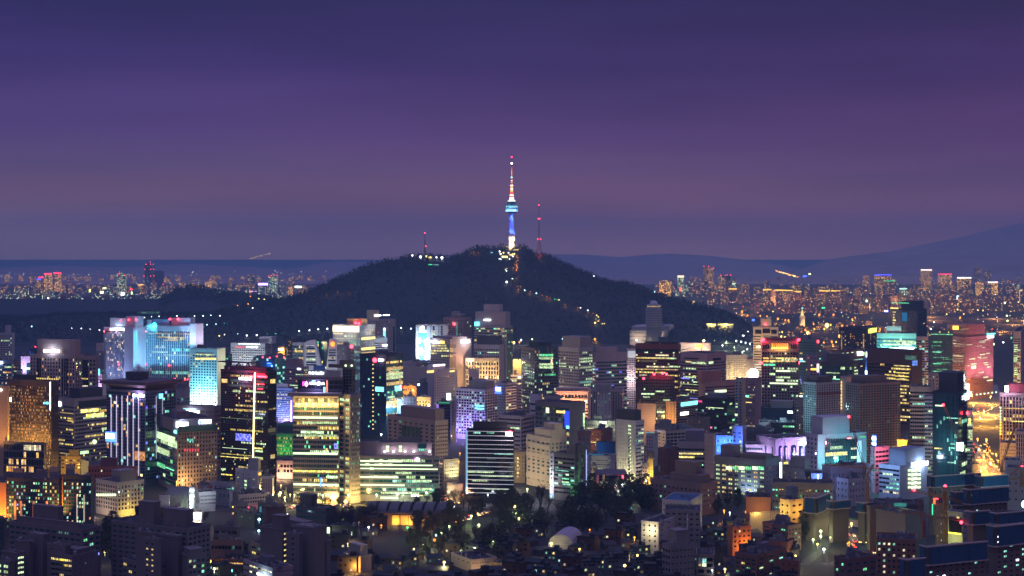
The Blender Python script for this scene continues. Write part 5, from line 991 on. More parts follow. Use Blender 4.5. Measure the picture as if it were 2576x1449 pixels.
b=B('dark museum block with flat roofs in front of the broad office tower','c3',670,1090,1255,490,1330,30,(.07,.075,.085),'b,8,.9,.3,.0,q,i,t','x,1,.5,.5,0,o',70,20,rb=[(.05,.45,.2,.7,0,9,(.06,.06,.07))])
b=B('dark roundish art house with a few white spot lights','c3',1190,1560,1570,740,1365,8,(.035,.035,.04),None,None,100,10,rp=0)
for u0,u1,v0,v1 in ((1270,1365,830,842),(1472,1488,805,855),(1195,1210,810,845)): panel(b,'L','c3',u0,u1,v0,v1,'o','window',1)
panel(b,'L','c3',1105,1160,740,828,'O','sign',1,clamp=False); lamppt(b,'L','c3',1135,800,8,(.85,1,.6),3500)
b=B('small two storey villa lit orange by a street lamp','c3',1365,1600,1760,1190,1440,50,(.55,.45,.30),'g,3,.5,.4,.0,q,i,k','x,1,.5,.5,0,o',75,16,name='house',rb=[(.1,.9,.2,.8,0,7,(.4,.38,.33))]); panel(b,'L','c3',1412,1436,1122,1140,'y','window',1,clamp=False); lamppt(b,'L','c3',1610,1305,5,(1,.5,.08),9000,.4)
# glass vault
vx0,_=P('c2',580,0); vx1,vy=P('c2',840,180); VY=Yof(1300); vr=empty('glass_vault',((vx0-CX)*VY/F,VY,0),-math.radians(12)); tag(vr,'barrel vaulted glass hall glowing brown and green in front of the dark and tan office','building')
M=MB(); L_=((P('c2',930,0)[0])-vx0)*VY/F; zt=H-(vy-HY)*VY/F; base=zt*.35; n=14
for i in range(n):
    a0=math.pi*i/n; a1=math.pi*(i+1)/n
    for j in range(10):
        xa=L_*j/10; xb=L_*(j+1)/10
        M.quad((xa,11-11*math.cos(a0),base+(zt-base)*math.sin(a0)),(xb,11-11*math.cos(a0),base+(zt-base)*math.sin(a0)),(xb,11-11*math.cos(a1),base+(zt-base)*math.sin(a1)),(xa,11-11*math.cos(a1),base+(zt-base)*math.sin(a1)))
M.build('vault_glass',plain((.14,.13,.10),.25,name='vault_glass'),vr)
M=MB()
for j in range(11): 
    for i in range(n):
        a0=math.pi*i/n; a1=math.pi*(i+1)/n; x=L_*j/10; M.bar((x,11-11.2*math.cos(a0),base+(zt-base+.2)*math.sin(a0)),(x,11-11.2*math.cos(a1),base+(zt-base+.2)*math.sin(a1)),.14)
M.build('ribs',STEEL,vr); M=MB(); M.box(0,L_,.2,21.8,0,base); M.build('base_wall',wall((.32,.34,.34)),vr)
b=B('white lit stair tower with rows of round white lamps beside the glass vault','c2',940,1005,1012,182,1302,8,(.5,.52,.52),None,None,60,10,rp=0)
for v in (205,290,340,392,448):
    for u in (960,990): 
        if v in (205,290) or u==960: a0,z0=onface(b,'L','c2',u,v); Q=MB(); Q.ball((a0,-1,z0),.9); Q.build('lamp_globe',lit('W'),b.root)
lamppt(b,'L','c2',900,380,10,(.7,1,.85),7000)
b=B('small white booth glowing between trees beside the glass vault','c2',910,1110,1120,545,1330,6,(.8,.8,.8),'g,3,.6,.5,1.0,w,i',None,70,5,rp=0); panel(b,'L','c2',905,975,530,660,'W','sign',1,clamp=False); lamppt(b,'L','c2',1000,600,7,(1,.9,.7),12000)
# ================= THE CITY: right third =================
b=B('slim white office wrapped in white lights left of the dark red office','a6',28,150,158,572,1090,8,(.55,.52,.52),'g,4,.5,.5,.06,w,i,k',None,32,110,rp=1); panel(b,'L','a6',45,150,590,690,emi('net_white',(.7,.8,.8),.45),'light_net',.9); lamppt(b,'L','a6',90,1000,12,(1,.75,.8),20000)
b=B('dark red banded office tower with bright yellow floors','a6',155,772,802,512,1098,16,(.16,.045,.04),'b,24,.98,.5,.36,ywoy,r,k','b,3,.95,.5,.3,yw,r,k',41,90,rb=[(.2,.95,.1,.8,0,3,(.05,.03,.03))]); lr_=b
for v,u0,u1,p_ in ((655,445,635,'w'),(697,160,650,'y'),(738,230,470,'D'),(820,640,772,'o'),(860,160,772,'y'),(945,212,320,'w')): panel(b,'L','a6',u0,u1,v-12,v+12,p_,'window',.9,.2)
panel(b,'L','a6',155,775,560,612,glass('k'),'dark_band',1.0)
b=B('black lower office with red roof beacons in front of the dark red tower','a6',232,715,722,985,1120,8,(.05,.05,.055),'g,14,.65,.6,.10,oow,r,k',None,42,20,rb=[(.25,.8,.2,.8,0,3,DK)]); beacons(b,[(422,930),(546,918),(602,930),(270,992),(598,996)],r=1.7)
for v,u0,u1 in ((1178,445,575),(1215,238,428),(1260,265,360),(1305,555,650)): panel(b,'L','a6',u0,u1,v-12,v+12,'o','window',.9,.2)
panel(b,'L','b6',462,578,158,188,'o','window',.9,.2)
for u,v in ((422,930),(546,918),(602,930)): lamppt(b,'L','a6',u,v+8,3,(1,.02,.05),4000,.4)
b=B('cream hotel slab with vertical fins and a glowing orange roof sign','a6',798,1237,1245,490,965,12,(.72,.64,.58),'f,22,.55,.6,.6,yow,r,k',None,75,42,name='hotel',rp=0); sign(b,'L','a6',1018,1130,500,538,None,emi('orange_sign',(1,.16,.01),5)); lamppt(b,'L','a6',1070,520,8,(1,.3,.1),16000); 
for u in (900,1050,1180): lamppt(b,'L','a6',u,625,24,(1,.8,.6),26000)
b=B('pink beige banded office with a folded corner and slot windows at the top','a6',800,1182,1460,640,1090,40,(.60,.44,.40),'b,18,.98,.5,.26,oyooc,r,k','b,14,.98,.5,.10,yoc,r,k',41,120,rb=[]); panel(b,'L','a6',865,1072,688,712,glass('k'),'slot',.9); panel(b,'R','a6',1270,1380,700,720,glass('k'),'slot',.9)
for v,u0,u1,p_ in ((750,885,968,'y'),(760,1045,1155,'o'),(925,1092,1150,'o'),(960,990,1030,'y'),(1043,990,1090,'o'),(1075,800,1065,'o'),(1160,885,1060,'y'),(1235,800,915,'o'),(1283,955,1065,'b'),(1358,805,1050,'C'),(990,820,935,'b')): panel(b,'L','a6',u0,u1,v-11,v+11,p_,'window',.9,.2)
panel(b,'R','a6',1207,1270,750,775,'o','window',.9,.2)
b=B('white hotel block with square windows in two lit columns','a6',1460,1790,1800,665,1020,12,(.74,.64,.50),'g,14,.4,.4,.10,y,i,d',None,31,24,name='hotel')
for k in range(9): panel(b,'L','a6',1538,1570,778+k*29.5,792+k*29.5,'y','window',.8,.2)
for u in (1520,1640,1740): lamppt(b,'L','a6',u,980,18,(1,.75,.4),12000)
b=B('lower pale annex with faint wall lettering right of the white hotel block','a6',1758,1862,1880,722,1022,12,(.74,.60,.48),None,None,31,24,name='hotel',rp=0); 
light(at(*P('a7',45,925),Yof(1048)*.985),(1,.72,.4),45000,2.5,None,'stadium_floodlight')
fl=empty('floodlight_mast',at(*P('a7',45,990),Yof(1048)*.99)); tag(fl,'blinding white floodlight beside the pale annex','floodlight'); fl.location.z=0; hh=at(*P('a7',45,928),Yof(1048)*.99).z; M=MB(); M.bar((0,0,0),(0,0,hh),.5); M.build('pole',DARK,fl); M=MB(); M.ball((0,0,hh),6.6,0,14,9); M.build('lamp_head',emi('blinding_lamp',(1,.9,.72),16),fl)
SH=(.62,.50,.36)
b=B('tall beige tower with a recessed top and Korean roof lettering','a7',45,408,414,262,1040,12,SH,'b,3,.88,.38,.0,y,r,k',None,37,112,name='office_building',rb=[(.3,.72,.1,.5,0,11,SH)]); panel(b,'L','a7',75,165,285,345,glass('d'),'recess',.9); panel(b,'L','a7',182,292,270,335,glass('d'),'recess',.9); panel(b,'L','a7',308,385,285,345,glass('d'),'recess',.9); sign(b,'L','a7',185,288,372,392,'신협중앙회',DARK,d=1.0,plate=wall((.6,.56,.5))); lamppt(b,'L','a7',100,560,34,(1,.65,.3),50000); beacons(b,[(222,205)],r=1.6)
b=B('grey stone bank tower with golden uplights under its roof and red corner beacons','a7',168,702,720,462,1110,14,(.24,.20,.19),'g,13,.66,.6,.30,oogo,r,k',None,43,152,rb=[(.05,.95,.05,.9,0,3,(.10,.04,.05))])
for i in range(8):
    u=325+i*31; disc(b,'L','a7',u,550,9,15,'A','uplight',10,0,1.4); panel(b,'L','a7',u-10,u+10,480,540,emi('uplit_stone_glow',(1,.40,.06),.32),'lit_niche',.8); lamppt(b,'L','a7',u,556,2.5,(1,.55,.12),900,.3)  # glowing panels paint the uplights' wash onto the stone
for v in (700,742): panel(b,'L','a7',192,272,v-14,v+12,'a','window',.95,.2); panel(b,'L','a7',285,368,v-14,v+12,'Y' if v>720 else 'y','window',.95,.2); panel(b,'L','a7',378,488,v-14,v+12,'y','window',.95,.2); panel(b,'L','a7',502,580,v-14,v+12,'y','window',.95,.2); panel(b,'L','a7',592,675,v-14,v+12,'a','window',.95,.2)
for v,u0,u1,p_ in ((793,192,368,'g'),(883,378,585,'O'),(883,592,675,'o'),(928,285,365,'o'),(975,378,585,'o'),(1018,378,490,'O'),(1063,285,675,'O'),(1240,600,638,'c')): panel(b,'L','a7',u0,u1,v-14,v+14,p_,'window',.95,.2)
for v in (480,600): 
    for u in (192,224,256,592,624,656): panel(b,'L','a7',u,u+18,v+8 if v>500 else v+18,v+48 if v>500 else v+82,glass('k'),'window',.9)
beacons(b,[(172,445),(196,430),(690,446),(708,430),(165,765),(702,765)],r=1.9)
for u in (185,700): lamppt(b,'L','a7',u,440,3,(1,.02,.06),7000,.4)
b=B('teal concrete tower with small roof pavilions behind the bank tower','a7',715,955,1050,435,1060,36,(.10,.20,.20),'b,5,.9,.4,.22,oyoW,r,t','b,4,.95,.4,.1,c,r,k',39,30,rb=[(.15,.4,.3,.7,0,5,(.25,.27,.33)),(.65,.95,.3,.7,0,5,(.25,.27,.33))]); panel(b,'L','a7',715,765,698,720,emi('pinkish_sign',(1,.6,.7),4),'window',.9); panel(b,'L','a7',715,785,732,752,'C','window',.9); panel(b,'R','a7',956,975,438,475,'R','sign',2,clamp=False)
b=B('broad dark brown hotel with amber window columns and a yellow HILTON sign','a7',1290,1655,1835,272,985,26,(.035,.035,.045),'g,14,.4,.5,.22,aaa,i,k','g,7,.4,.5,.18,aay,i,k',30,40,name='hotel',rp=1); sign(b,'R','a7',1704,1818,272,320,'HILTON',emi('sign_lime',(.95,1,.15),3.2),d=1.6)
for k in range(11): panel(b,'L','a7',1322,1335,360+k*20,371+k*20,'a','window',.8); panel(b,'L','a7',1640,1655,350+k*20,362+k*20,'a','window',.8)
disc(b,'L','a7',1297,378,10,24,'A','wall_lamp')
b=B('dark banded office with white signs on poles right of the teal tower','a7',1148,1325,1672,605,1048,40,(.10,.05,.06),'x,1,.5,.5,0,o','b,10,.97,.4,.16,co,r,k',28,14,rp=1); panel(b,'R','a7',1548,1612,605,655,'W','sign',1.3); panel(b,'R','a7',1615,1658,612,652,emi('sign_green_yellow',(.6,1,.2),4),'sign',1.3); disc(b,'L','a7',1158,648,11,22,'W','sign'); 
b=B('slim blue pylon with a white head and a bright cyan screen','a7',1665,1705,1712,610,1065,8,(.20,.22,.45),None,None,30,10,name='sign_pylon',cat='sign pylon',rp=0); panel(b,'L','a7',1682,1712,608,680,'W','pylon_head',1); panel(b,'L','a7',1632,1705,872,935,emi('screen_cyan',(.1,.6,1),4),'screen',1.5,clamp=False); panel(b,'L','a7',1665,1700,880,925,'W','screen_text',2); lamppt(b,'L','a7',1668,905,8,(.2,.6,1),9000)
b=B('white slab with an orange logo and Korean lettering at its top','a7',825,960,970,678,1098,10,(.44,.44,.48),None,None,30,10,rp=0); sign(b,'L','a7',868,950,684,700,'한화생명',DARK); disc(b,'L','a7',846,692,12,12,emi('logo_orange',(.8,.2,.12),.6),'logo'); 
b=B('lower pale block with an orange lit sign below the lettered white slab','a7',870,1010,1020,755,1100,10,(.34,.32,.34),'g,3,.6,.4,.1,w,i',None,46,30,rp=0); panel(b,'L','a7',880,962,845,870,'A'); panel(b,'L','a7',968,1000,780,900,emi('lit_white_edge',(1,.8,.75),2.2),'edge_light'); panel(b,'L','a7',1008,1038,895,940,'B','screen',1,clamp=False)
b=B('low dark green glass office with two thin lit floors','a7',1010,1480,1565,790,1112,30,(.05,.09,.09),'c,14,.95,.85,.18,og,r,t','b,3,.9,.5,.7,oy,r,t',46,34,rb=[(.2,.9,.1,.8,0,10,(.06,.10,.10))]); panel(b,'L','a7',1105,1300,900,922,'o','window',.6); panel(b,'L','a7',1150,1305,992,1012,'g','window',.6)
b=B('narrow dark blue tower between the dark banded office and the pylon','a7',1565,1670,1690,760,1080,10,(.05,.08,.14),'b,3,.9,.4,.3,cyo,r,b',None,30,12,rp=0)
# residential towers
RS=(.20,.145,.13)
b=B('unfinished brown residential tower with white grid balconies','a7',778,958,1312,1072,1175,60,(.42,.44,.46),'g,6,.78,.74,.05,cq,i,t','g,10,.55,.6,.01,q,i,k',33,14,name='apartment_tower',rb=[(.0,.9,.1,.7,0,6,(.10,.08,.08))]); lamppt(b,'L','b7',850,120,30,(.5,.9,1),30000)
panel(b,'L','a7',776,960,1196,1212,wall((.2,.12,.1)),'belt_course',1.2); panel(b,'R','a7',960,1310,1196,1210,wall((.2,.08,.08)),'belt_course',1.2)
b=B('blank tan slab with a column of lamps between the two brown residential towers','a7',1312,1410,1640,982,1150,40,(.55,.45,.38),None,'x,1,.5,.5,0,o',33,14,name='apartment_tower',rp=0)
for k in range(9): panel(b,'L','a7',1322,1335,1030+k*47,1062+k*47,'Y','stair_lamp',1)
b=B('unfinished brown residential tower with dark gridded balconies, right of its twin','a7',1388,1590,2175,1085,1192,62,(.27,.20,.17),'g,7,.6,.6,.0,q,i,k','g,15,.72,.66,.02,q,i,t',37,14,name='apartment_tower',rb=[(.1,.9,.1,.7,0,7,(.16,.13,.13))])
# bank with golden floors
b=B('dark brown bank tower with rows of bright yellow floors','a8',-390,250,412,602,1082,44,(.11,.06,.05),'b,20,.96,.5,.72,yyy,r,k','x,1,.5,.5,0,o',49,190,rb=[]); panel(b,'L','a8',165,330,655,725,'q','window',.9,clamp=False); panel(b,'R','a8',255,330,735,800,'b','led_flower',1)
for v in (810,860,912,962,1010): panel(b,'L','a8',0 if v<900 else 25,222,v-14,v+12,'y','window',.9,.2)
b=B('teal white lit glass bank hall tower with glowing top floors','a8',-250,318,326,352,1000,8,(.25,.5,.48),'c,22,.95,.8,.45,oCo,r,c',None,44,60,rb=[(.25,.62,.1,.6,0,10,(.6,.66,.66))])
for v,u0,u1 in ((450,-160,285),(500,-160,260),(555,-60,290)): panel(b,'L','a8',u0,u1,v-14,v+16,'O' if v>540 else 'o','window',.7,.2)
panel(b,'L','a8',70,290,535,575,'W','window',.9,.2); 
for u in (-150,30,220): lamppt(b,'L','a8',u,570,16,(.5,1,.85),36000)
b=B('white banded office with a cyan side strip next to the pink granite giant','a8',322,448,492,400,1018,40,(.62,.55,.52),'b,3,.95,.62,.14,yc,r,b','b,2,.95,.6,.5,cbc,r,b',36,40,rp=0); 
b=B('dark tower with blue reflections, half covered by the teal white bank hall','z5',905,1240,1352,752,940,34,(.03,.035,.06),'b,14,.97,.8,.0,q,i,b','b,5,.97,.6,.1,wq,r,k',20,10,rb=[(.35,.95,.1,.8,0,14,(.035,.04,.06))]); panel(b,'L','z5',1045,1110,785,895,emi('cyan_reflection',(.02,.25,.5),.5),'window',.9); panel(b,'L','z5',898,1000,722,740,'Y','light_bar',1.2,clamp=False); panel(b,'L','z5',915,1132,658,672,'g','light_bar',1,clamp=False)  # glowing panel paints the cyan reflection on the glass
for k in range(7): panel(b,'L','z5',930,950 if k%3 else 965,770+k*34,788+k*34,'y','window',1)
b=B('dark slab with a column of amber windows left of the blue reflecting tower','z5',897,985,992,745,935,8,(.07,.06,.08),'g,4,.5,.45,.45,ya,i,k',None,18,8,rp=0)
b=B('teal ribbed office with rows of green lights beside the pink granite giant','a8',525,850,862,322,1012,8,(.10,.17,.20),'f,26,.6,.6,.14,gg,r,b',None,24,14,rp=1); panel(b,'L','a8',535,850,345,360,'g','window',1.2); 
for v in (455,600,770,880): panel(b,'L','a8',560,690,v,v+16,'g','window',1.2)
panel(b,'L','a8',850,935,232,288,'A','roof_sign',-6,clamp=False); disc(b,'L','a8',665,318,9,9,'Y','roof_lamp'); disc(b,'L','a8',792,320,8,8,'Y','roof_lamp')
PK=(.62,.28,.24)
b=B('huge pink granite office with vertical ribs, lit violet on its right face','a8',688,1026,1434,405,1008,46,PK,'f,20,.55,.62,.36,yww,r,k','f,44,.6,.6,.10,wyy,r,p',27,26,rb=[(.15,.98,.08,.72,0,17,(.48,.20,.14))])
for v,u0,u1 in ((438,790,905),(480,700,910),(520,700,785),(665,760,1010),(700,700,1010),(740,860,1010),(770,700,840),(810,700,850),(635,700,730)): panel(b,'L','a8',u0,u1,v-9,v+9,'w','window',.9,.2)
for u in (1080,1200,1320,1410): spot(b,'R','a8',u,1130,(u,700),26,(.9,.4,.75),150000,70)
for u in (760,900): spot(b,'L','a8',u,1010,(u,600),30,(1,.45,.35),45000,70)
panel(b,'R','a8',1338,1428,370,400,'W','sign',2,clamp=False); panel(b,'R','a8',1325,1450,338,350,'C','light_bar',2,clamp=False); panel(b,'R','a8',1115,1180,808,848,'O','reflected_screen',1)  # reflection of a screen painted as a glowing panel
for k in range(26): v=430+b.rng.random()*600; u=1045+b.rng.random()*300; panel(b,'R','a8',u,min(1420,u+b.rng.uniform(20,90)),v-(u-1030)*.04,v+9-(u-1030)*.04,'w','window',1)

for k in range(6): disc(b,'R','a8',1180+k*56,1225-k*7,12,13,'O','arcade_lamp')
leanstrip(b,'L','a8',975,285,1095,262,4,lit('Y'),'roof_light')
b=B('tan block with a rooftop screen showing white and cyan shapes','a8',500,700,1045,930,1062,46,(.45,.36,.30),'g,4,.3,.4,.1,o,i','b,5,.9,.4,.3,o,r,k',50,30,rp=0); panel(b,'R','a8',790,990,932,1042,emi('screen_teal',(.15,.6,.65),2.2),'screen',2,clamp=False); panel(b,'R','a8',830,985,945,1035,'W','screen_shape',3,clamp=False); lamppt(b,'R','a8',900,990,12,(.6,1,.95),24000); panel(b,'R','a8',640,795,1042,1072,'A','neon',3,clamp=False)
for k in range(4): panel(b,'R','a8',1015,1055,1072+k*36,1098+k*36,'W','shop_sign',3,clamp=False)
b=B('pale round roofed block with a lit stair column, right edge of the skyline','a8',1730,1835,1900,322,1035,20,(.52,.44,.44),'b,2,.9,.4,.35,oyo,r,k','b,1,.95,.05,0,o,i',31,90,rb=[])
for k in range(15):
    if k in (4,9,10): continue
    panel(b,'L','a8',1740,1790,505+k*30,520+k*30,'o','window',1,clamp=False)
b=B('grey office with dark vertical fins and a red lit roof at the right edge','a8',1532,1900,1910,1222,1168,8,(.42,.32,.30),'f,8,.55,.9,.12,y,r,k',None,51,40,rb=[(.3,1,.1,.8,0,9,(.35,.06,.08))]); panel(b,'L','a8',1592,1900,1415,1440,'y','window',1); panel(b,'L','b8',1690,1900,298,318,'y','window',1); panel(b,'L','a8',1605,1662,1092,1185,'W','screen',4,clamp=False); lamppt(b,'L','a8',1640,1150,10,(.8,.6,1),16000)
sign(b,'L','a8',1620,1840,1228,1262,None,wall((.2,.16,.16)))
for k in range(10): disc(b,'L','b8',1545,110+k*42,12,16,'A' if k>4 else 'O','string_lamp')
b=B('banded tan and dark office with zigzag edges right of centre','a8',232,560,575,1130,1205,8,(.50,.38,.30),'b,10,.97,.52,.10,co,r,k',None,53,50,rp=2)
b=B('slanting white striped glass wing joined to the blue glass tower','a8',445,580,590,1270,1216,10,(.52,.50,.56),'b,3,.98,.5,.2,co,r,t',None,54,10,rp=0)
b=B('dark blue curved glass tower with a bright white screen','a8',560,925,1058,1212,1248,30,(.02,.05,.07),'c,14,.97,.88,.05,c,r,t','c,5,.97,.88,.08,oc,r,b',62,20,metal=.2,rb=[(.2,.95,.1,.8,0,16,(.05,.05,.07))]); panel(b,'L','b8',912,1005,608,735,emi('screen_white',(.9,1,1),7),'screen',1,clamp=False); lamppt(b,'L','b8',950,670,8,(.7,1,1),12000)
for v,u0,u1,p_ in ((262,760,975,'c'),(330,895,980,'O'),(700,590,700,'y'),(905,780,895,'c'),(80,600,705,'O'),(635,820,880,'g'),(695,820,880,'g')): panel(b,'L','b8',u0,u1,v-12,v+12,p_,'window',.8)
panel(b,'R','a8',1060,1100,1190,1240,'W','sign',1.5,clamp=False); panel(b,'R','a8',1008,1060,1245,1290,'W','sign',1.5,clamp=False)
b=B('slim banded residential tower with a round red sign beside the highway','b8',1062,1140,1155,170,1240,14,(.62,.60,.50),'b,2,.9,.5,.2,oy,r,t',None,52,70,name='apartment_tower',rp=0); panel(b,'L','b8',1048,1075,165,210,'R','sign',1.5,clamp=False); panel(b,'L','b8',1080,1115,262,350,'Y','window',1); panel(b,'L','b8',1080,1140,430,560,'o','window',1)
# middle right, row b
b=B('blank tan wall block with a warm lit right edge','b6',178,440,462,68,1120,18,(.50,.36,.28),'b,1,.99,.05,0,o,i,d','x,1,.5,.5,0,o',30,14,rb=[(.1,.7,.3,.9,0,5,(.28,.18,.15))]); lamppt(b,'R','b6',455,300,8,(1,.5,.12),22000); lamppt(b,'L','b6',400,340,14,(1,.6,.3),9000)
b=B('orange brown slab with a slim banded face and a white sign','b6',598,740,1052,38,1125,40,(.48,.30,.16),'g,3,.25,.4,.0,q,i,k','b,10,.97,.45,.15,cyo,r,k',38,12); panel(b,'R','b6',800,912,180,208,'W'); panel(b,'R','b6',805,1050,38,62,'C','window',.8); lamppt(b,'L','b6',650,300,16,(1,.55,.15),26000)
b=B('black glass office with tiny coloured reflections and a red AIA sign','a6',1052,1478,1590,1300,1128,30,(.012,.018,.02),'c,14,.97,.88,.05,gcwr,i,k','c,3,.95,.85,.1,go,i,k',34,20,metal=.2,rb=[(.3,.8,.2,.8,0,5,(.12,.16,.22))]); sign(b,'L','a6',1055,1125,1305,1335,'AIA',emi('sign_pink',(.9,.08,.3),1.6)); panel(b,'L','b6',1180,1432,100,126,'o','window',.8); panel(b,'L','a6',1180,1432,1405,1430,'o','window',.8)
b=B('pale green concrete office with a light strip stair, right of the black glass office','a6',1590,1700,1750,1020,1115,20,(.36,.38,.34),'g,2,.5,.4,.1,o,i,k',None,44,20,rp=0); panel(b,'L','b6',1590,1630,198,225,'O','sign')
b=B('brown banded low office with a white sign bar in front of the pink beige office','a6',1068,1160,1628,1058,1108,58,(.44,.32,.27),'x,1,.5,.5,0,o','b,14,.97,.42,.10,o,r,k',44,50,rb=[(.3,1,-.1,.5,0,12,(.36,.2,.16))]); panel(b,'R','a6',1295,1465,1162,1190,'O','light_bar')
b=B('small ribbed office with warm lit foot near the blinding floodlight','a6',1695,1885,1975,1010,1085,30,(.45,.32,.34),'f,12,.6,.6,.2,yw,r,k',None,38,14,rp=0); panel(b,'L','a6',1735,1795,1235,1260,'G','sign'); panel(b,'L','a6',1735,1840,1330,1345,'Y','neon')
b=B('brown office with satellite dishes and scattered warm windows','b6',888,1200,1235,282,1140,20,(.24,.17,.13),'g,9,.25,.3,.3,yya,i,k',None,42,24,rb=[]) ; 
for fx in (.25,.45,.62):
    Q=MB(); Q.lathe([(.3,b.z+1),(.35,b.z+4),(3.2,b.z+5.5),(3.4,b.z+5.7),(.4,b.z+4.6)],-b.a*fx,8,14); Q.build('satellite_dish',wall((.2,.2,.22)),b.root)
b=B('long flat roofed hall with two white domed vents','b6',430,905,912,395,1150,6,(.16,.17,.19),None,None,60,30,rp=3)
b=B('long beige gridded office with a pale blue roof edge','b6',470,595,1082,462,1168,64,(.46,.35,.28),'g,2,.4,.3,.05,o,i,k','g,9,.85,.55,.0,q,i,k',46,20); panel(b,'L','b6',415,560,438,460,emi('pale_blue_edge',(.5,.6,.9),.5),'roof_edge',1,clamp=False); lamppt(b,'L','b6',540,600,20,(1,.75,.45),9000)
b=B('white apartment slab with outdoor stairs left of the long beige office','b6',305,410,475,505,1175,26,(.58,.53,.50),'g,3,.4,.5,.03,o,i,k','x,1,.5,.5,0,o',47,20,name='apartment_block',rp=0); panel(b,'L','b6',303,430,462,482,emi('teal_edge',(.15,.5,.5),.6),'roof_edge',1,clamp=False)
b=B('grey banded office with three yellow green lit floors','b6',768,1150,1158,620,1195,8,(.42,.36,.33),'b,8,.97,.55,.0,o,r,k',None,56,76,rb=[(.3,1,.1,.8,0,10,(.22,.18,.2))])
for v,u0,u1,p_ in ((777,785,1130,'y'),(828,782,1008,'y'),(938,780,1130,'g')): panel(b,'L','b6',u0,u1,v-15,v+12,p_,'window',.9)
b=B('dark red brick block with a glass stair left of the banded office','b6',480,600,770,720,1205,48,(.20,.06,.04),'g,3,.3,.7,.1,cq,i,t','x,1,.5,.5,0,o',120,20)
b=B('white slab block with small windows beside the yellow lit stair house','b6',270,322,328,935,1248,10,(.60,.50,.38),'g,2,.5,.4,.0,o,i,k',None,46,30,rp=0); lamppt(b,'L','b6',300,1180,6,(1,.8,.5),6000)
b=B('narrow yellow lit stair house in a side lane','b6',328,408,414,850,1246,10,(.60,.42,.10),'g,2,.3,.3,.1,o,i,k',None,42,90,rp=0,rb=[(-.1,1.1,-.1,1,0,5,(.10,.08,.07))]); lamppt(b,'L','b6',370,1150,5,(1,.7,.12),11000,.4)
b=B('blank beige side wall of the blue lit hospital block','b6',1155,1290,1320,512,1222,20,(.52,.40,.34),'b,1,.99,.04,0,o,i,d',None,64,10,rp=0); lamppt(b,'L','b6',1240,1250,16,(1,.5,.3),15000)
b=B('bright blue floodlit block with small warm windows and a round stair tower','b6',1322,1568,1575,535,1214,6,(.52,.55,.60),'g,5,.22,.5,.5,w,i,k',None,66,30,rp=2)
for u in (1380,1480,1560): spot(b,'L','b6',u,820,(u,600),13,(.02,.14,1),70000,80)
b=B('taller blue lit stair tower with round white lamps','b6',1550,1700,1762,398,1212,34,(.52,.54,.60),'g,2,.5,.35,.0,o,i,t','x,1,.5,.5,0,o',60,60,rp=0)
for v in (598,658,718,775): disc(b,'L','b6',1684,v,13,14,'O','round_lamp')
spot(b,'L','b6',1600,800,(1600,560),12,(.04,.16,1),50000,80); lamppt(b,'R','b6',1740,560,20,(.5,.6,1),14000)
b=B('white ribbed low office between the blue tower and the arched store','b7',-60,205,212,665,1215,6,(.58,.53,.66),'b,10,.9,.5,.0,o,i,t',None,60,20,rp=0); lamppt(b,'L','b7',120,800,10,(.75,.6,1),13000)
b=B('dark grey hotel with rows of yellow green lit windows and a roof lantern','b6',1302,2032,2250,885,1268,34,(.20,.19,.20),'g,8,.62,.42,.86,ooyyoyo,i,t','g,5,.3,.3,.12,yo,i,k',64,90,name='hotel',rb=[(.05,.3,.2,.7,0,9,(.2,.18,.2)),(.5,1,.0,.5,0,4,(.12,.09,.09))]); 
for k,u in enumerate((1470,1562,1655,1748,1850,1935)): panel(b,'L','b6',u,u+82,958,1012,'g' if k%2 else 'O','window',1,.2)
spot(b,'L','b6',1800,1400,(1800,1250),10,(.55,.75,1),30000,90); panel(b,'L','b7',440,446,900,1215,'W','light_strip',1,clamp=False)
b=B('broad brown low office with a flat roof and two upper tiers before the hotel','b6',372,1105,1330,1232,1298,44,(.26,.17,.14),'g,12,.42,.42,.06,g,i,k','g,8,.45,.4,.2,goo,i,k',76,60,rb=[(.35,.95,.15,.75,0,6,(.2,.14,.12)),(.4,.8,.3,.7,6,15,(.24,.16,.12))])
b=B('violet lit department store with tall arched windows and a white sign','b7',98,375,872,575,1222,64,(.46,.36,.52),'g,3,.2,.8,.0,o,i,t',None,200,100,name='department_store',rb=[])
for u,w_,vt in ((438,26,672),(513,26,672),(628,38,662),(738,28,665),(815,28,660)): panel(b,'R','b7',u-w_,u+w_,vt+18,1060,glass('b'),'tall_window',.5); disc(b,'R','b7',u,vt+22,w_,34,glass('b'),'window_arch',16,0,.5); panel(b,'R','b7',u-w_,u+w_,870,876,wall((.5,.4,.55)),'mullion',.7); panel(b,'R','b7',u-2,u+2,690,1060,wall((.5,.4,.55)),'mullion',.72)
panel(b,'R','b7',610,690,762,792,'o','window',.9); panel(b,'R','b7',485,542,898,925,'y','window',.9); panel(b,'R','b7',838,872,735,1000,'W','light_column',1.2); sign(b,'R','b7',698,850,602,645,None,'W',glow=((.8,1,1),5000)); lamppt(b,'R','b7',850,880,8,(.6,.9,1),14000)
for u in (450,600,760): spot(b,'R','b7',u,900,(u,650),16,(.65,.45,1),40000,80)
b=B('white framed office with a big teal glass screen wall','b7',820,982,1688,520,1232,66,(.52,.50,.58),'g,3,.5,.5,.04,o,i,t','x,1,.5,.5,0,o',64,30,rb=[(.0,1.0,.1,.65,0,15,(.42,.40,.48))])
panel(b,'R','b7',1085,1545,598,958,glass('c'),'glass_wall',.6)
for k in range(9): panel(b,'R','b7',1085,1545,612+k*42,616+k*42,glass('k'),'floor_line',.8)
for k in range(14): panel(b,'R','b7',1100+k*33,1102+k*33,560,958,DARK,'mullion',.85)
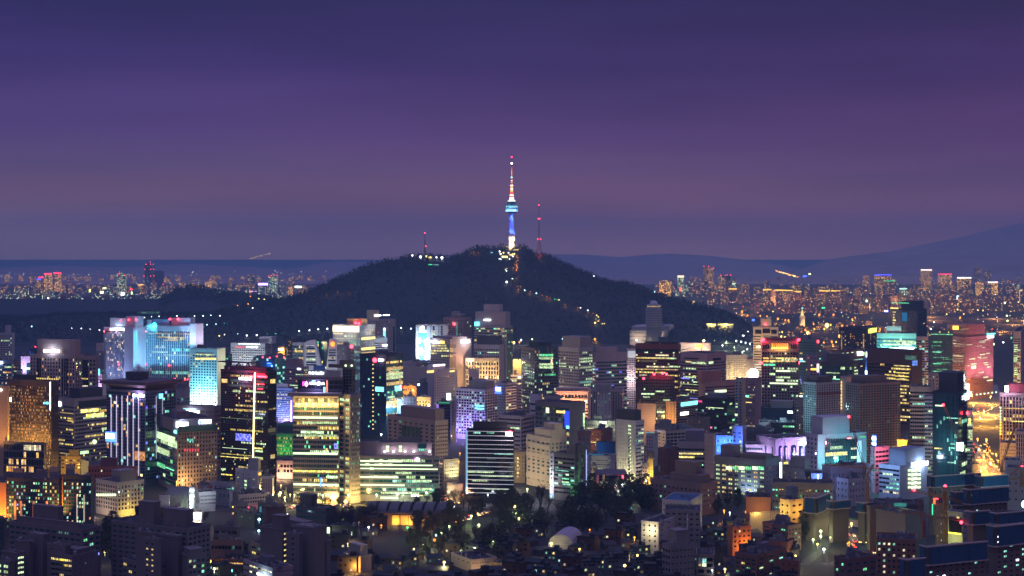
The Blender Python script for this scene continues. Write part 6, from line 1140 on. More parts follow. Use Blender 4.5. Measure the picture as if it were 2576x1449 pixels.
panel(b,'R','b7',1085,1400,762,795,'y','window',.95); panel(b,'R','b7',1155,1330,672,705,'o','window',.95); panel(b,'R','b7',1450,1540,690,712,'w','window',.95); panel(b,'R','b7',1200,1270,820,850,'o','window',.95); panel(b,'R','b7',1455,1540,815,845,'o','window',.95); panel(b,'R','b7',1545,1605,590,960,emi('banner_white',(.6,.75,1),.6),'banner',1); panel(b,'R','b7',1580,1665,520,542,emi('sign_dim_green',(.2,.6,.35),.5),'sign',1); panel(b,'R','b7',1400,1460,545,560,'r','window',1)
for u in (1200,1400): lamppt(b,'R','b7',u,900,16,(.1,.9,1),26000)
lamppt(b,'R','b7',1010,650,16,(.8,.8,1),9000)
b=B('dark navy office with a small white sign, left of the arched store','b7',160,640,648,135,1150,8,(.01,.016,.035),'b,10,.97,.7,.03,c,i,b',None,60,14,rp=0,rb=[(.3,.95,.2,.8,0,7,(.2,.2,.22))]); panel(b,'L','b7',545,618,158,190,'W')
b=B('grey office with a column of lit stairs behind the navy office','b7',640,772,778,20,1145,8,(.20,.18,.19),'g,4,.4,.4,.1,o,i,k',None,42,30,rp=0)
b=B('low dark block with curved green lit windows below the navy office','b7',310,640,648,345,1178,10,(.04,.05,.06),'b,8,.97,.5,.2,g,r,k',None,50,20,rp=1)
b=B('small white box house with lit round windows beside the navy office','b7',132,308,315,340,1172,8,(.42,.38,.38),'g,4,.3,.3,.4,oy,i,k',None,50,14,rp=1)
b=B('dark office roofs with a brown barrel ridge behind the arched store','b7',-60,340,350,470,1190,8,(.10,.10,.11),'g,8,.4,.4,.05,b,i,k',None,50,20,rp=3)
b=B('white classical building with a tiled wall and tall slot windows','b7',1052,1190,1760,985,1262,66,(.50,.48,.54),'g,3,.3,.3,.05,o,i,k','g,14,.35,.5,.06,oy,i,k',105,70)
b=B('low white annex with lit windows in front of the classical building','b7',1262,1425,1700,1165,1275,60,(.48,.46,.50),'g,3,.3,.4,.1,g,i,k','g,6,.3,.4,.2,gy,i,k',85,20,rp=1)
b=B('dark stepped block with yellow slot windows right of the dark grey hotel','b7',450,788,882,1010,1264,30,(.20,.18,.17),'g,4,.18,.4,.25,y,i,k','g,4,.5,.45,.45,y,i,k',72,30,rb=[(.4,1,.1,.7,0,9,(.2,.18,.17))])
b=B('white and blue signed low shop with a bright blue glowing pylon','b7',885,1040,1048,1085,1268,8,(.30,.36,.46),None,None,60,20,rp=0); panel(b,'L','b7',976,996,1070,1160,'B','sign_pylon',1.2); panel(b,'L','b7',980,992,1075,1150,'W','sign_pylon',1.5); panel(b,'L','b7',895,955,1185,1215,'G','sign'); lamppt(b,'L','b7',986,1110,6,(.2,.35,1),8000)
b=B('pink lit banded office under a blue and white rooftop screen','b7',1752,1812,2010,700,1240,58,(.62,.26,.34),'g,2,.4,.3,.2,o,i,k','b,4,.9,.5,.1,c,r,k',66,30,rp=0); panel(b,'L','b7',1795,1852,505,665,'B','screen',2,clamp=False); panel(b,'L','b7',1798,1850,530,580,'W','screen_text',2.4,clamp=False); panel(b,'L','b7',1798,1850,610,650,'W','screen_text',2.4,clamp=False); lamppt(b,'R','b7',1850,760,10,(1,.3,.4),14000)
b=B('pale blue office with oval lit windows and a long white rooftop sign','b8',-215,82,488,975,1262,48,(.42,.45,.55),'b,6,.95,.45,.9,ocw,r,k','x,1,.5,.5,0,o',62,30,rb=[(.2,1,.2,.9,0,13,(.24,.26,.34))])
for k in range(5):
    for u0,u1 in ((198,228),(240,325),(335,376)): panel(b,'R','b8',u0,u1,1005+k*61,1032+k*61,'O','window',.8)
sign(b,'R','b8',240,488,898,948,None,'W',glow=((.5,.7,1),16000)); spot(b,'L','b8',-60,700,(-60,1000),20,(.3,.55,1),50000,90)
b=B('orange and gold lit low blocks beside the banded tan office','b8',45,190,250,595,1215,30,(.60,.36,.10),'x,1,.5,.5,0,o',None,60,20,rp=1); lamppt(b,'L','b8',120,640,8,(1,.55,.08),20000)
b=B('white low hotel with square windows under the finned office at the right edge','b8',1540,1765,1772,640,1185,8,(.42,.38,.36),'g,8,.3,.4,.2,yo,i,k',None,48,20,rp=0)
b=B('white ribbed slab at the right edge beside the low hotel','b8',1768,1900,1910,475,1200,8,(.50,.46,.44),'f,4,.5,.9,.0,q,i,k',None,60,20,rp=0)
b=B('long white convention roof with a row of small vents at the right edge','b8',1600,1840,1850,898,1252,8,(.48,.44,.44),None,None,60,20,rp=0)
b=B('pale tiled tower with few dark windows at the right edge','b8',1635,1900,1910,1005,1285,8,(.42,.38,.34),'g,3,.2,.3,.0,q,i,k',None,110,40,rp=0)
# ================= far city =================
fr=random.Random(11)
def farb(label,x0,x1,yt,Y,col,p,warm,cat='building',name='far_tower',group=None,dep=18,crown=None,strg=3.0,spec=None,tw=0):
    X0=(x0-CX)*Y/F; X1=(x1-CX)*Y/F; z=H-(yt-HY)*Y/F; w_=X1-X0
    M=MB(); M.box(0,w_,0,dep,0,z); M.box(w_*.3,w_*.7,dep*.3,dep*.7,z+.01,z+4)
    o=M.build(name,farfacade(col,p,warm,0,strg=strg),None,(X0,Y,0)); o.rotation_euler[2]=tw; tag(o,label,cat,group)
    if crown:
        Q=MB(); Q.box(-.4,w_+.4,-.8,dep*.5,z-crown[1],z+crown[2]); Q.build('lit_crown',emi('crown_%s'%crown[3],crown[0],crown[4]),o)
    return o
def redtop(o,pts,r=1.6):
    for x,z in pts: Q=MB(); Q.ball((x,-1,z),r); Q.build('beacon',lit('R'),o)
Z1=lambda u,v:P('z1',u,v); Z4=lambda u,v:P('z4',u,v); Z5=lambda u,v:P('z5',u,v)
def fz(c,lab,u0,u1,vt,Y,col,p,warm,crown=None,red=(),strg=3.5,dep=25):
    x0,y=P(c,u0,vt); x1,_=P(c,u1,vt); o=farb(lab,x0,x1,y,Y,col,p,warm,crown=crown,strg=strg,dep=dep)
    for (u,v) in red: xx,yy=P(c,u,v); redtop(o,[((xx-x0)*Y/F,H-(yy-HY)*Y/F)],Y/5200)
    return o
PU=(.20,.17,.22)
RB=((1,.03,.08),2,3,'red',5); BB=((.06,.08,1),2,3,'blue',5)
fz('z1','far tower with red and blue roof lines, second from left of the four neon towers',555,640,300,7600,PU,.35,True,crown=RB,red=[(630,303)])
fz('z1','far tower with red and blue roof lines, rightmost of the four neon towers',682,758,292,7600,PU,.35,True,crown=RB,red=[(740,320)])
fz('z1','shorter far tower with a red roof line beside the neon towers',485,537,345,7600,PU,.15,True,crown=RB)
fz('z1','lowest far tower with a blue roof line at the left of the neon towers',462,505,370,7580,PU,.15,True,crown=BB)
fz('z1','far dark office tower with white floor lines and red roof lamps',1465,1575,300,7500,(.10,.11,.14),.40,False,red=[(1480,318),(1568,318),(1497,295)],strg=2)
o=fz('z1','very tall dark far skyscraper beside a slim white spire',1815,1898,178,9000,(.09,.09,.14),.02,False,red=[(1835,180),(1893,178),(1820,242),(1893,242),(1810,325),(1893,325)])
fz('z1','slim white spire slab of the tall dark far skyscraper',1903,1936,206,8990,(.35,.33,.42),.0,False,red=[(1930,180),(1932,242),(1934,325),(1936,405),(1890,150)])
fz('z1','rounded dark blue far tower right of the white spire slab',1944,2048,266,8970,(.06,.07,.12),.0,False,red=[(2050,430),(2050,490)])
fz('z1','orange lit far hotel below the tall dark skyscraper',1732,1802,436,8600,(.4,.2,.1),.5,True,crown=((1,.5,.08),3,2,'orange',3))
fz('z1','blue shadowed slab between the hill and the dark block, far left',1110,1215,555,6600,(.06,.06,.10),.02,False)
fz('z1','pink striped far apartment slab left of the small dark hill',2050,2200,562,6400,(.36,.20,.17),.10,True); fz('z1','pink striped far apartment slab in front of the small dark hill',2232,2385,564,6300,(.36,.20,.17),.06,True)
fz('z1','pale blue far apartment slab in front of the small dark hill',2390,2490,565,6200,(.22,.23,.30),.10,False)
fz('z2','dark hotel tower with glowing golden slanted edges beside the small dark hill',48,140,570,5100,(.05,.05,.06),.30,True,strg=4)
for i,(u0,u1) in enumerate(((0,12),(132,146))):
    x,y=P('z2',(u0+u1)/2,585); X=(x-CX)*5090/F; r=MB(); z1=H-(y-HY)*5090/F; r.prism([(-5,0),(5,0),(5,3),(-5,3)],0,z1,top=[(-1,0),(1,0),(1,3),(-1,3)]); o=r.build('lit_fin',emi('fin_gold',(1,.62,.2),2.2),None,(X,5090,0)); tag(o,'golden lit sloping fin at the %s edge of the dark hotel tower'%('left','right')[i],'facade fin')
fz('z2','narrow pale shaft left of the dark golden edged hotel tower',12,46,585,5105,(.3,.28,.3),.02,True)
fz('z2','tall far tower with red roof lamps and cyan lit floors left of the big hill',795,905,330,8200,(.08,.10,.16),.30,False,red=[(800,322),(830,322),(870,308),(905,322)]); fz('z2','far block with a bright violet sign on its roof left of the big hill',668,785,438,7900,(.15,.16,.24),.25,False,crown=((.55,.3,1),2,9,'violet',6))
fz('z2','faint far tower behind the violet signed block',572,632,350,9600,(.10,.12,.18),.04,False); fz('z2','white far slab with fine window grid beside the big hill',945,1018,455,7600,(.45,.45,.5),.06,False); fz('z2','far block full of yellow green windows beside the big hill',1042,1098,470,7800,(.12,.12,.14),.5,True)
fz('z2','far office with a white roof sign at the foot of the big hill',1130,1205,468,7700,(.3,.25,.25),.15,True,crown=((.9,1,.8),2,6,'whitegreen',6)); fz('z2','pale brown far office beside the white signed one',1206,1272,450,7720,(.34,.26,.25),.2,True); fz('z2','wide low far block vanishing behind the big hill',1275,1420,470,8200,(.24,.2,.24),.12,True)
fz('z2','orange lit far block at the left edge of the gap beside the big hill',0,132,395,9500,(.25,.16,.10),.5,True,red=[(62,370)]); fz('z2','pink and gold lit far shopping block left of the violet signed block',470,640,520,7000,(.3,.2,.3),.3,True,crown=((.8,.3,.7),1,2,'pinkline',3)); fz('z2','bright golden lit far sign block in the shopping area',512,560,505,6990,(.5,.4,.1),.9,True,strg=5)
fz('z4','far golden lit office with red framed edges just right of the big hill',560,706,395,6800,(.22,.06,.04),.45,True,strg=4); fz('z4','far tower topped by a glowing white inverted lantern',790,866,345,7600,(.10,.12,.14),.35,False,crown=((1,.85,.5),0,9,'lantern',2.5))
fz('z4','tallest far office tower with red roof lamps right of the big hill',1112,1178,210,9500,(.14,.13,.16),.12,True,red=[(1118,203),(1175,203)]); fz('z4','second tallest far tower with red lit sign near its top',1180,1242,232,9450,(.16,.12,.15),.30,True,red=[(1205,226),(1235,226)],crown=None); fz('z4','dark blue far block with yellow lower floors',1082,1176,368,8000,(.05,.06,.10),.12,True)
fz('z4','twin far tower, left one, with rows of warm windows',1305,1382,325,8600,(.16,.13,.14),.25,True,red=[(1330,316),(1385,316)]); fz('z4','twin far tower, right one, darker',1386,1455,322,8610,(.10,.09,.12),.08,True,red=[(1412,316),(1450,316)])
fz('z4','small far block with greenish lit top',1478,1515,425,8200,(.15,.17,.15),.4,False,crown=((.7,1,.6),2,4,'greenish',2)); fz('z4','red lit sign tower in the far city',815,832,470,7400,(.5,.05,.05),.0,True,crown=((1,.1,.05),18,0,'redsign',4)); fz('z4','far low block with green lit edge lines',760,880,500,7450,(.15,.2,.2),.2,False)
fz('z4','far office with a small blue roof sign',890,985,410,8400,(.14,.15,.17),.2,False); fz('z4','far hospital block with many lit floors',1560,1680,435,8400,(.18,.17,.18),.3,True)
for i,(u0,u1,vt) in enumerate(((1436,1530,495),(1866,1970,505),(1975,2060,510),(2062,2150,512),(2152,2232,515),(2236,2342,528))):
    o=fz('z4','far apartment tower with glowing golden roof crown, %s of six from the left'%('first second third fourth fifth sixth'.split()[i]),u0,u1,vt,6600+i*20,(.26,.17,.15),.16,True,crown=((1,.55,.06),0,4,'goldcrown',2.6))
for i,(u0,u1,vt) in enumerate(((0,135,520),(160,305,520))): fz('z5','far apartment tower with golden roof crown just right of the minaret, %s of two'%('left','right')[i],u0,u1,vt,6700,(.26,.17,.15),.12,True,crown=((1,.55,.06),0,4,'goldcrown',2.6))
fz('z5','far twin tower block with a bright blue dotted roof line',705,912,315,8400,(.12,.09,.12),.28,True,crown=((.05,.06,1),1,3,'blueline',5)); fz('z5','far slab with a green roof line right of the blue lined tower',828,965,392,8350,(.10,.10,.12),.15,True,crown=((.05,1,.35),0,2.5,'greenline',2))
fz('z5','faint far tower pair with tiny warm windows',558,632,325,9800,(.2,.15,.17),.30,True); fz('z5','far building with a white roof sign and red beacons',1285,1418,258,10500,(.22,.18,.2),.3,True,red=[(1292,250),(1393,248)],crown=((1,.95,.85),0,8,'whitesign',3)); 
fz('z5','far office with a red roof sign',1505,1668,322,9500,(.2,.19,.2),.4,True,crown=((1,.05,.12),-6,12,'redroof',3)); fz('z5','far brown office with a white roof sign and amber windows',1745,1912,362,8200,(.16,.09,.07),.35,True,crown=((1,1,.95),-3,8,'whiteroof',5))
fz('z5','golden windowed far hotel, left of the pair',1982,2070,415,7800,(.12,.10,.10),.7,True,red=[(1990,408)],strg=3); fz('z5','golden windowed far hotel, right of the pair, with a white sign',2132,2245,415,7790,(.12,.10,.10),.7,True,red=[(2235,408)],crown=((1,1,1),-2,6,'whiteroof2',4)); fz('z5','orange lit low base of the golden windowed hotels',1955,2125,612,7780,(.6,.3,.08),.8,True)
fz('z5','pale tall slab behind the golden hotels, left',1955,2035,212,10800,(.30,.28,.36),.08,True); fz('z5','pale tall slab behind the golden hotels, right',2075,2160,266,10900,(.28,.26,.34),.10,True)
fz('z5','far dark block with scattered gold window strips',1305,1425,425,8600,(.05,.05,.07),.4,True); fz('z5','far dark block with gold window strips beside a hillside',1465,1545,430,8620,(.05,.05,.07),.3,True); fz('z5','far block with a cyan white lit top floor',1022,1105,480,7700,(.25,.3,.28),.2,False,crown=((.5,1,.85),5,0,'cyanwhite',2.5))
fz('z5','cream floodlit pillar like tower at the right edge of the far city',2530,2560,500,6500,(.7,.55,.35),.2,True,crown=((1,.75,.35),50,0,'creampillar',1.1)); fz('z5','pale far tower with a lit violet sign at the right edge',2505,2530,440,7600,(.3,.28,.34),.2,False)
for i,(u0,u1) in enumerate(((1700,1757),(1815,1873))): 
    o=fz('z5','white glowing cut-out display wall, %s of two'%('left','right')[i],u0,u1,572,7000,(.4,.5,.5),.0,False,crown=((.75,1,1),130,0,'display',2.6),dep=8)
    for k in range(7): Q=MB(); ww_=(u1-u0)/4.994*7000/F; Q.ball((fr.uniform(.2,.8)*ww_,-1.6,20+k*9),3.0); Q.build('display_hole',DARK,o)
# rows of apartment blocks
def frow(Y,x0,x1,t0,t1,w0,w1,step,col,p,warm,group,label,name='apartment_block',strg=3.2,jit=.25):
    x=x0
    while x<x1:
        w_=fr.uniform(w0,w1); cc=tuple(max(.02,c+fr.uniform(-.05,.05)) for c in col); cc=tuple(round(c*12)/12+.01 for c in cc)
        yy=fr.uniform(t0,t1); YY=Y*(1+fr.uniform(-.03,.03))
        p_=H-(yy-HY)*YY/F
        if p_>4: farb(label,x,x+w_,yy,YY,cc,p,warm,name=name,cat='apartment block',group=group,strg=strg,tw=fr.uniform(-jit,jit))
        x+=w_+fr.uniform(.5,step)
gA='apartment blocks beyond the left forest ridge'; gB='apartment blocks of the far city'
frow(5300,-10,560,742,760,12,26,5,(.30,.24,.25),.10,False,gA,'mauve slab apartment block with tiny lit windows beyond the left forest ridge')
frow(6400,-10,700,722,742,10,22,9,(.24,.21,.26),.10,False,gA,'mauve slab apartment block with tiny lit windows beyond the left forest ridge')
frow(8200,-10,760,708,726,9,20,14,(.20,.18,.24),.16,True,gB,'small hazy block of the far city with warm window dots')
frow(6300,1780,2576,728,748,11,20,5,(.34,.23,.24),.09,True,gB,'small hazy block of the far city with warm window dots')
frow(7900,1650,2576,714,730,9,18,12,(.26,.19,.22),.13,True,gB,'small hazy block of the far city with warm window dots')
frow(10800,1640,2576,698,712,7,16,18,(.26,.2,.24),.13,True,gB,'small hazy block of the far city with warm window dots')
frow(11000,-10,820,692,706,7,16,26,(.2,.16,.2),.3,True,gB,'small hazy block of the far city with warm window dots')
frow(5400,1900,2576,752,768,10,22,5,(.30,.20,.20),.08,True,gB,'small hazy block of the far city with warm window dots')
# hillside houses on the right
hp=[]
for k in range(6):
    M=MB(); w_=fr.uniform(9,20); d_=fr.uniform(8,12); h_=fr.uniform(6,13); M.box(-w_/2,w_/2,0,d_,0,h_); M.box(-w_/4,w_/8,3,6,h_+.01,h_+2.4); hp.append(M.mesh('house',farfacade([(.22,.12,.09),(.3,.24,.2),(.2,.16,.15)][k%3],.14,True,k,cw=3.0,strg=2.2)))
for k in range(115):
    Y=3450+2300*fr.random()**1.3; x=fr.uniform(1830+max(0,(4300-Y)*.05),2590)
    X=(x-CX)*Y/F
    if hz(X,Y)>2: continue
    o=inst('house',hp[k%6],None,(X,Y,0),fr.uniform(-.6,.6)); tag(o,'small brick house in the orange lit quarter right of the big hill','house','houses of the orange lit quarter')
for i in range(26):
    x=fr.uniform(1700,2590); Y=fr.choice([4300,5000,5900,7200])*fr.uniform(.95,1.05); light(((x-CX)*Y/F,Y,14),(1,.42,.12),330000,2,None,'street_light_glow')
for i in range(14):
    x=fr.uniform(0,620); Y=fr.choice([5150,6100,7500])*fr.uniform(.97,1.03); light(((x-CX)*Y/F,Y,16),(1,.5,.35),330000,2,None,'street_light_glow')
# minaret / church spire, park buildings
def simple(c,u0,u1,vt,yb,label,col,pal=None,name='building_low',dep=14,rows=1,hf=.5,n=10,cat='building',lights=()):
    return B(label,c,u0,u1,u1+(.0),vt,yb,8,col,('g,%d,.7,%.2f,%.2f,%s,i,k'%(n,hf,1.0 if pal else .0,pal or 'o')),None,40,8,name='building',cat=cat,dp=dep,rp=0)
x,y=P('z4',2357,745); Yt=4400; r=empty('church_spire',((x-CX)*Yt/F,Yt,0)); tag(r,'slender white church spire with a lit green white tip in the orange quarter','church'); zt=H-(y-HY)*Yt/F
M=MB(); M.box(-7,7,0,12,0,zt*.62); M.build('tower',wall((.6,.58,.55)),r); M=MB(); M.prism([(-4,2),(4,2),(4,10),(-4,10)],zt*.62,zt,top=[(-.3,5.7),(.3,5.7),(.3,6.3),(-.3,6.3)]); M.build('spire',emi('spire_lit',(1,.8,.25),1.3),r); M=MB(); M.ball((0,6,zt+3),2.2); M.build('lamp',lit('C'),r); light(r.location+Vector((0,-12,8)),(1,.6,.2),26000,1,None,'street_light_glow')
for i,(u0,u1) in enumerate(((1150,1270),(1290,1485))):
    b=B('low yellow lit library front on the hill foot, %s of two'%('the shorter left one','the longer right one')[i],'z4',u0,u1,u1,928,852,8,(.45,.42,.3),None,None,30,5,name='library',dp=20,rp=0); panel(b,'L','z4',u0,u1,930,942,emi('library_band',(1,.85,.25),1.3),'window_band'); lamppt(b,'L','z4',(u0+u1)/2,945,7,(1,.85,.3),22000)
# domed observatory on its podium
Yd=3420; x0,_=P('z4',380,0); x1,_=P('z4',596,0); xc,_=P('z4',488,0); Xd=(xc-CX)*Yd/F; R8=(x1-x0)/2*Yd/F; zf=lambda v:H-(P('z4',0,v)[1]-HY)*Yd/F
r=empty('domed_tower',(Xd,Yd,0)); tag(r,'octagonal white tower with many floors and a white dome on its roof','building')
def octo(rad,z0,z1,M,rot=.3927,m=0): M.prism([(rad*math.cos(rot+i*math.pi/4),rad*math.sin(rot+i*math.pi/4)) for i in range(8)],z0,z1,m)
M=MB(); octo(R8*.93,0,zf(735),M); M.build('wall',wall((.30,.28,.30)),r)
M=MB()
for k in range(11): octo(R8*1.02,zf(735)-k*(zf(735)-zf(975))/11-1.6,zf(735)-k*(zf(735)-zf(975))/11,M)
tag(M.build('floor_slab',wall((.58,.54,.56)),r),None)
Q=MB(); octo(R8*.97,0,1,Q)
M=MB(); octo(R8*.80,zf(735),zf(695),M); M.build('observation_storey',wall((.4,.36,.38)),r)
M=MB(); M.lathe([(R8*.80,zf(712)),(R8*.805,zf(711)),(R8*.805,zf(702)),(R8*.8,zf(701))],k=16); M.build('window_band',lit('y'),r)
M=MB(); octo(R8*.86,zf(695),zf(685),M); M.build('roof_ring',wall((.5,.47,.5)),r)
M=MB(); M.lathe([(R8*.47*math.cos(t*math.pi/16),zf(685)+R8*.47*math.sin(t*math.pi/16)) for t in range(9)],k=20); M.build('dome',wall((.62,.6,.66)),r)
M=MB(); M.box(-R8*.35-1,-R8*.35+1,-1,1,zf(684),zf(630)); M.build('chimney',wall((.5,.5,.5)),r)
b=B('long white podium building with a colonnade below the domed tower','z4',185,612,735,1020,868,12,(.56,.52,.50),'g,26,.5,.3,.02,c,i,k','x,1,.5,.5,0,o',40,6,name='education_hall',rb=[(-.0,.55,.2,.9,0,8,(.5,.47,.46)),(.86,1.1,.3,.9,0,9,(.45,.4,.4))]); lamppt(b,'L','z4',300,1110,14,(1,.7,.35),14000); lamppt(b,'L','z4',560,1110,14,(1,.65,.35),14000)
b=B('small pagoda roofed pavilion between street lamps below the domed tower','z4',550,640,650,1108,880,8,(.08,.1,.12),None,None,40,6,name='pavilion',rp=0)
b=B('yellow green lit sports ground pavilion left of the teal netting','z1',1432,1730,1738,800,792,8,(.4,.45,.2),None,None,30,5,name='sports_ground_box',rp=0); panel(b,'L','z1',1440,1725,802,822,emi('field_glow',(.75,1,.2),1.0),'window_band')  # added box and glowing band stand in for the lit field
b=B('large teal lit driving range net beyond the forest ridge','z1',1852,2205,2215,705,793,8,(.05,.35,.30),None,None,30,5,name='driving_range',cat='driving range',rp=0,par=False); spot(b,'L','z1',2030,790,(2030,740),26,(.1,1,.7),90000,100); lamppt(b,'L','z1',2000,790,20,(.15,1,.75),60000)
b=B('orange lit band building at the right end of the teal net','z1',2090,2205,2215,782,800,8,(.6,.4,.1),None,None,30,5,rp=0); panel(b,'L','z1',2092,2205,784,795,'A','window_band')
# ================= lamps, roads, cars, trees, houses, cranes =================
rg=random.Random(9)
LC={'W':((.9,.95,1),'W'),'O':((.8,1,.5),'O2'),'Y':((1,.85,.35),'Y2'),'A':((1,.45,.06),'A2'),'G':((.3,1,.5),'G2'),'C':((.5,.9,1),'C2'),'R':((1,.05,.05),'R2')}
PAL.update({'O2':((.8,1.0,.45),5),'Y2':((1,.72,.20),5),'A2':((1,.30,.02),3.2),'G2':((.05,1,.35),2.5),'C2':((.4,.9,1),9),'R2':((1,.03,.03),9),'S2':((.9,.95,1),9)})
LMP={}
def lampmesh(key,hh,r):
    k=(key,hh,round(r,1))
    if k not in LMP:
        M=MB(); M.bar((0,0,0),(0,0,hh-r),.12); M.bar((0,0,hh-r*.9),(.9,0,hh-r*.5),.08); Q=MB(); Q.ball((0,0,0),r,0,8,5)
        LMP[k]=(M.mesh('pole',DARK),Q.mesh('lamp_head',lit({'W':'W'}.get(key,LC[key][1]))))
    return LMP[k]
nl=[0]; LSM={}
def lamp(c,u,v,key='W',size=1.0,power=0,hill=False,hh=9,lab=None,grp=None,Y=None):
    x,y=P(c,u,v)
    if hill:
        p=hit(x,y,hh,3300)
        if p is None: return
    elif Y: p=Vector(((x-CX)*Y/F,Y,0)); hh=max(3,H-(y-HY)*Y/F)
    else: Y=F*(H-hh)/(y-HY); p=Vector(((x-CX)*Y/F,Y,0))
    D_=p.y; r=.62*size*D_/1300 if D_>1300 else .62*size
    if nl[0]>=296:
        kk='W' if key=='W' else LC[key][1]; LSM.setdefault(kk,MB()).ball((p.x,p.y,p.z+hh),r,0,6,4)
        if power: light(p+Vector((0,-.3,hh-r-1)),LC[key][0],power,.6)
        return
    pm,hm=lampmesh(key,hh,r); o=empty('street_lamp',p); nm={'W':'white','O':'greenish white','Y':'warm yellow','A':'orange','G':'green','C':'cyan white','R':'red'}[key]
    inst('pole',pm,o); inst('lamp_head',hm,o,(0,0,hh)); zone=grp or ('hill paths' if hill else 'foreground quarter')
    tag(o,lab or '%s street lamp on a thin pole in the %s'%(nm,zone),'street lamp','%s street lamps in the %s'%(nm,zone))
    if power: light((0,-.3,hh-r-1.0),LC[key][0],power,.6,o)
    nl[0]+=1; return o
pk='park and foreground streets'
for c,u,v,k,s,pw in (('c4',1150,445,'W',1,1500),('c4',1200,572,'W',1.1,1500),('c4',1395,580,'O',1.2,5200),('c4',1490,545,'Y',.9,2200),('c4',1175,672,'A',1.1,3500),('c4',1505,710,'O',1.3,9000),('c4',1838,662,'O',1,3500),('c4',1077,730,'O',.9,2200),('c4',470,748,'G',1.1,1800),('c4',815,770,'A',.8,2500),('c4',787,815,'A',.8,1500),('c4',892,862,'C',1.6,3000),('c4',965,826,'O',.9,1500),('c4',865,930,'A',1.6,9000),('c4',705,995,'O',1.2,9000),('c4',563,1058,'Y',.9,6000),('c4',1250,1082,'O',1.2,6000),('c4',1002,1250,'Y',1.3,7000),('c4',1310,885,'A',.8,2500),('c4',1713,952,'O',.8,1500),('c4',90,715,'A',.9,2500),('c4',930,885,'A',.8,2500),
 ('b4',22,270+1100,'O',1,3500),('b4',410,1348,'O',1.1,4500),('b4',742,1340,'O',1,3500),('b4',1068,1328,'Y',1.1,4500),('b4',1490,1318,'O',1.1,3500),('b4',1635,1372,'W',.8,1500),('b4',1848,1308,'O',1,2500),('b4',1272,1370,'A',.9,3500),('b4',1230,772,'A',.9,5000),('b4',1215,888,'A',.9,5000),('b4',90,498,'W',1.2,9000),('b4',1108,518,'Y',.8,5000),
 ('c5',212,442,'Y',1.6,5000),('c5',235,540,'O',1.2,2500),('c5',275,612,'Y',1.1,3500),('c5',472,650,'O',1.1,4500),('c5',28,662,'O',.9,2500),('c5',395,190,'O',1.2,4500),('c5',742,978,'Y',1.4,4500),('c5',1152,1058,'Y',.9,1200),('c5',1300,778,'A',.9,700),('c5',1808,1298,'Y',1.5,5500),('c5',35,205,'O',1,2500),('c5',975,818,'G',.5,0),('c5',1132,825,'G',.4,0),
 ('c6',1435,500,'A',1.1,3500),('c6',1518,530,'W',.8,2500),('c6',1757,520,'A',1.5,9000),('c6',1502,740,'O',1.5,7000),('c6',387,788,'Y',1.4,5500),('c6',492,836,'G',.7,700),('c6',137,890,'A',1.1,3500),('c6',1740,1022,'A',1.1,9000),('c6',180,1150,'Y',1.1,5000),('c6',1448,1350,'Y',1.1,2500),('c6',1265,1368,'W',.7,700),('c6',1820,1420,'O',1.4,3500),('c6',93,465,'G',.5,0),('c6',180,273,'G',.5,0),
 ('c7',808,515,'A',1.5,11000),('c7',708,540,'A',1.3,9000),('c7',1015,570,'Y',.9,2500),('c7',668,628,'Y',1.3,6500),('c7',1025,800,'O',1.5,5000),('c7',1025,873,'O',1.1,2200),('c7',915,922,'O',1.2,2500),('c7',978,988,'Y',1.2,2200),('c7',1070,1062,'W',1.3,2500),('c7',1173,675,'Y',1,2500),('c7',1285,695,'Y',1,2500),('c7',1470,690,'Y',1.3,6500),('c7',1183,785,'Y',.9,2500),('c7',1165,890,'Y',.9,2500),('c7',1437,962,'A',1,3500),('c7',1415,978,'A',.8,1500),('c7',1520,1092,'A',1,5500),('c7',1553,1155,'A',.9,5500),('c7',200,547,'W',.9,1500),('c7',318,603,'O',.7,700),('c7',1700,855,'G',.9,1500),('c7',1250,635,'G',.8,700),('c7',455,372,'O',.9,2500),('c7',660,1155,'Y',1,6500),('c7',1855,1110,'O',1.1,8000),
 ('c8',910,1358,'W',1.4,900),('c8',912,1430,'W',1.4,900),('c8',805,890,'O',1.4,7000),
 ('c3',448,135,'Y',1,2500),('c3',440,245,'Y',1.8,6000),('c3',415,265,'Y',1,2500),('c3',582,268,'Y',1,2500),('c3',645,272,'Y',1,3500),('c3',505,312,'Y',1.3,6500),('c3',343,235,'A',1.1,5500),('c3',1055,280,'O',1.2,3500),('c3',1427,275,'O',1.2,3500),('c3',1385,370,'Y',2.2,4000),('c3',1835,270,'O',1,2500),('c3',1420,980,'Y',1,4500),('c3',1720,742,'W',.9,1500),('c3',1033,512,'W',.8,700),('c3',543,553,'W',.7,700),('c3',133,628,'C',1.5,1500),('c3',128,795,'C',1.2,700),
 ('c2',1240,1230,'A',1.2,7000),('c2',1295,1345,'O',1.3,3500),('c2',710,635,'G',1.1,1500),('c2',825,555,'A',1.2,5500),('c2',860,610,'A',1.1,4500),('c2',1050,655,'A',1.3,5500),('c1',1522,1102,'Y',1.1,1500),('c1',1560,770,'A',.9,1200)):
    if c=='b4' and v>1280: pass
    lamp(c,u,v,k,s,pw,grp=pk,hh=8)
lamp('c8',1900,410,'C',4.2,60000,grp='construction site',hh=30,lab='dazzling cyan white work lamp over the blue clad construction site')
rd='boulevard below the big hill'
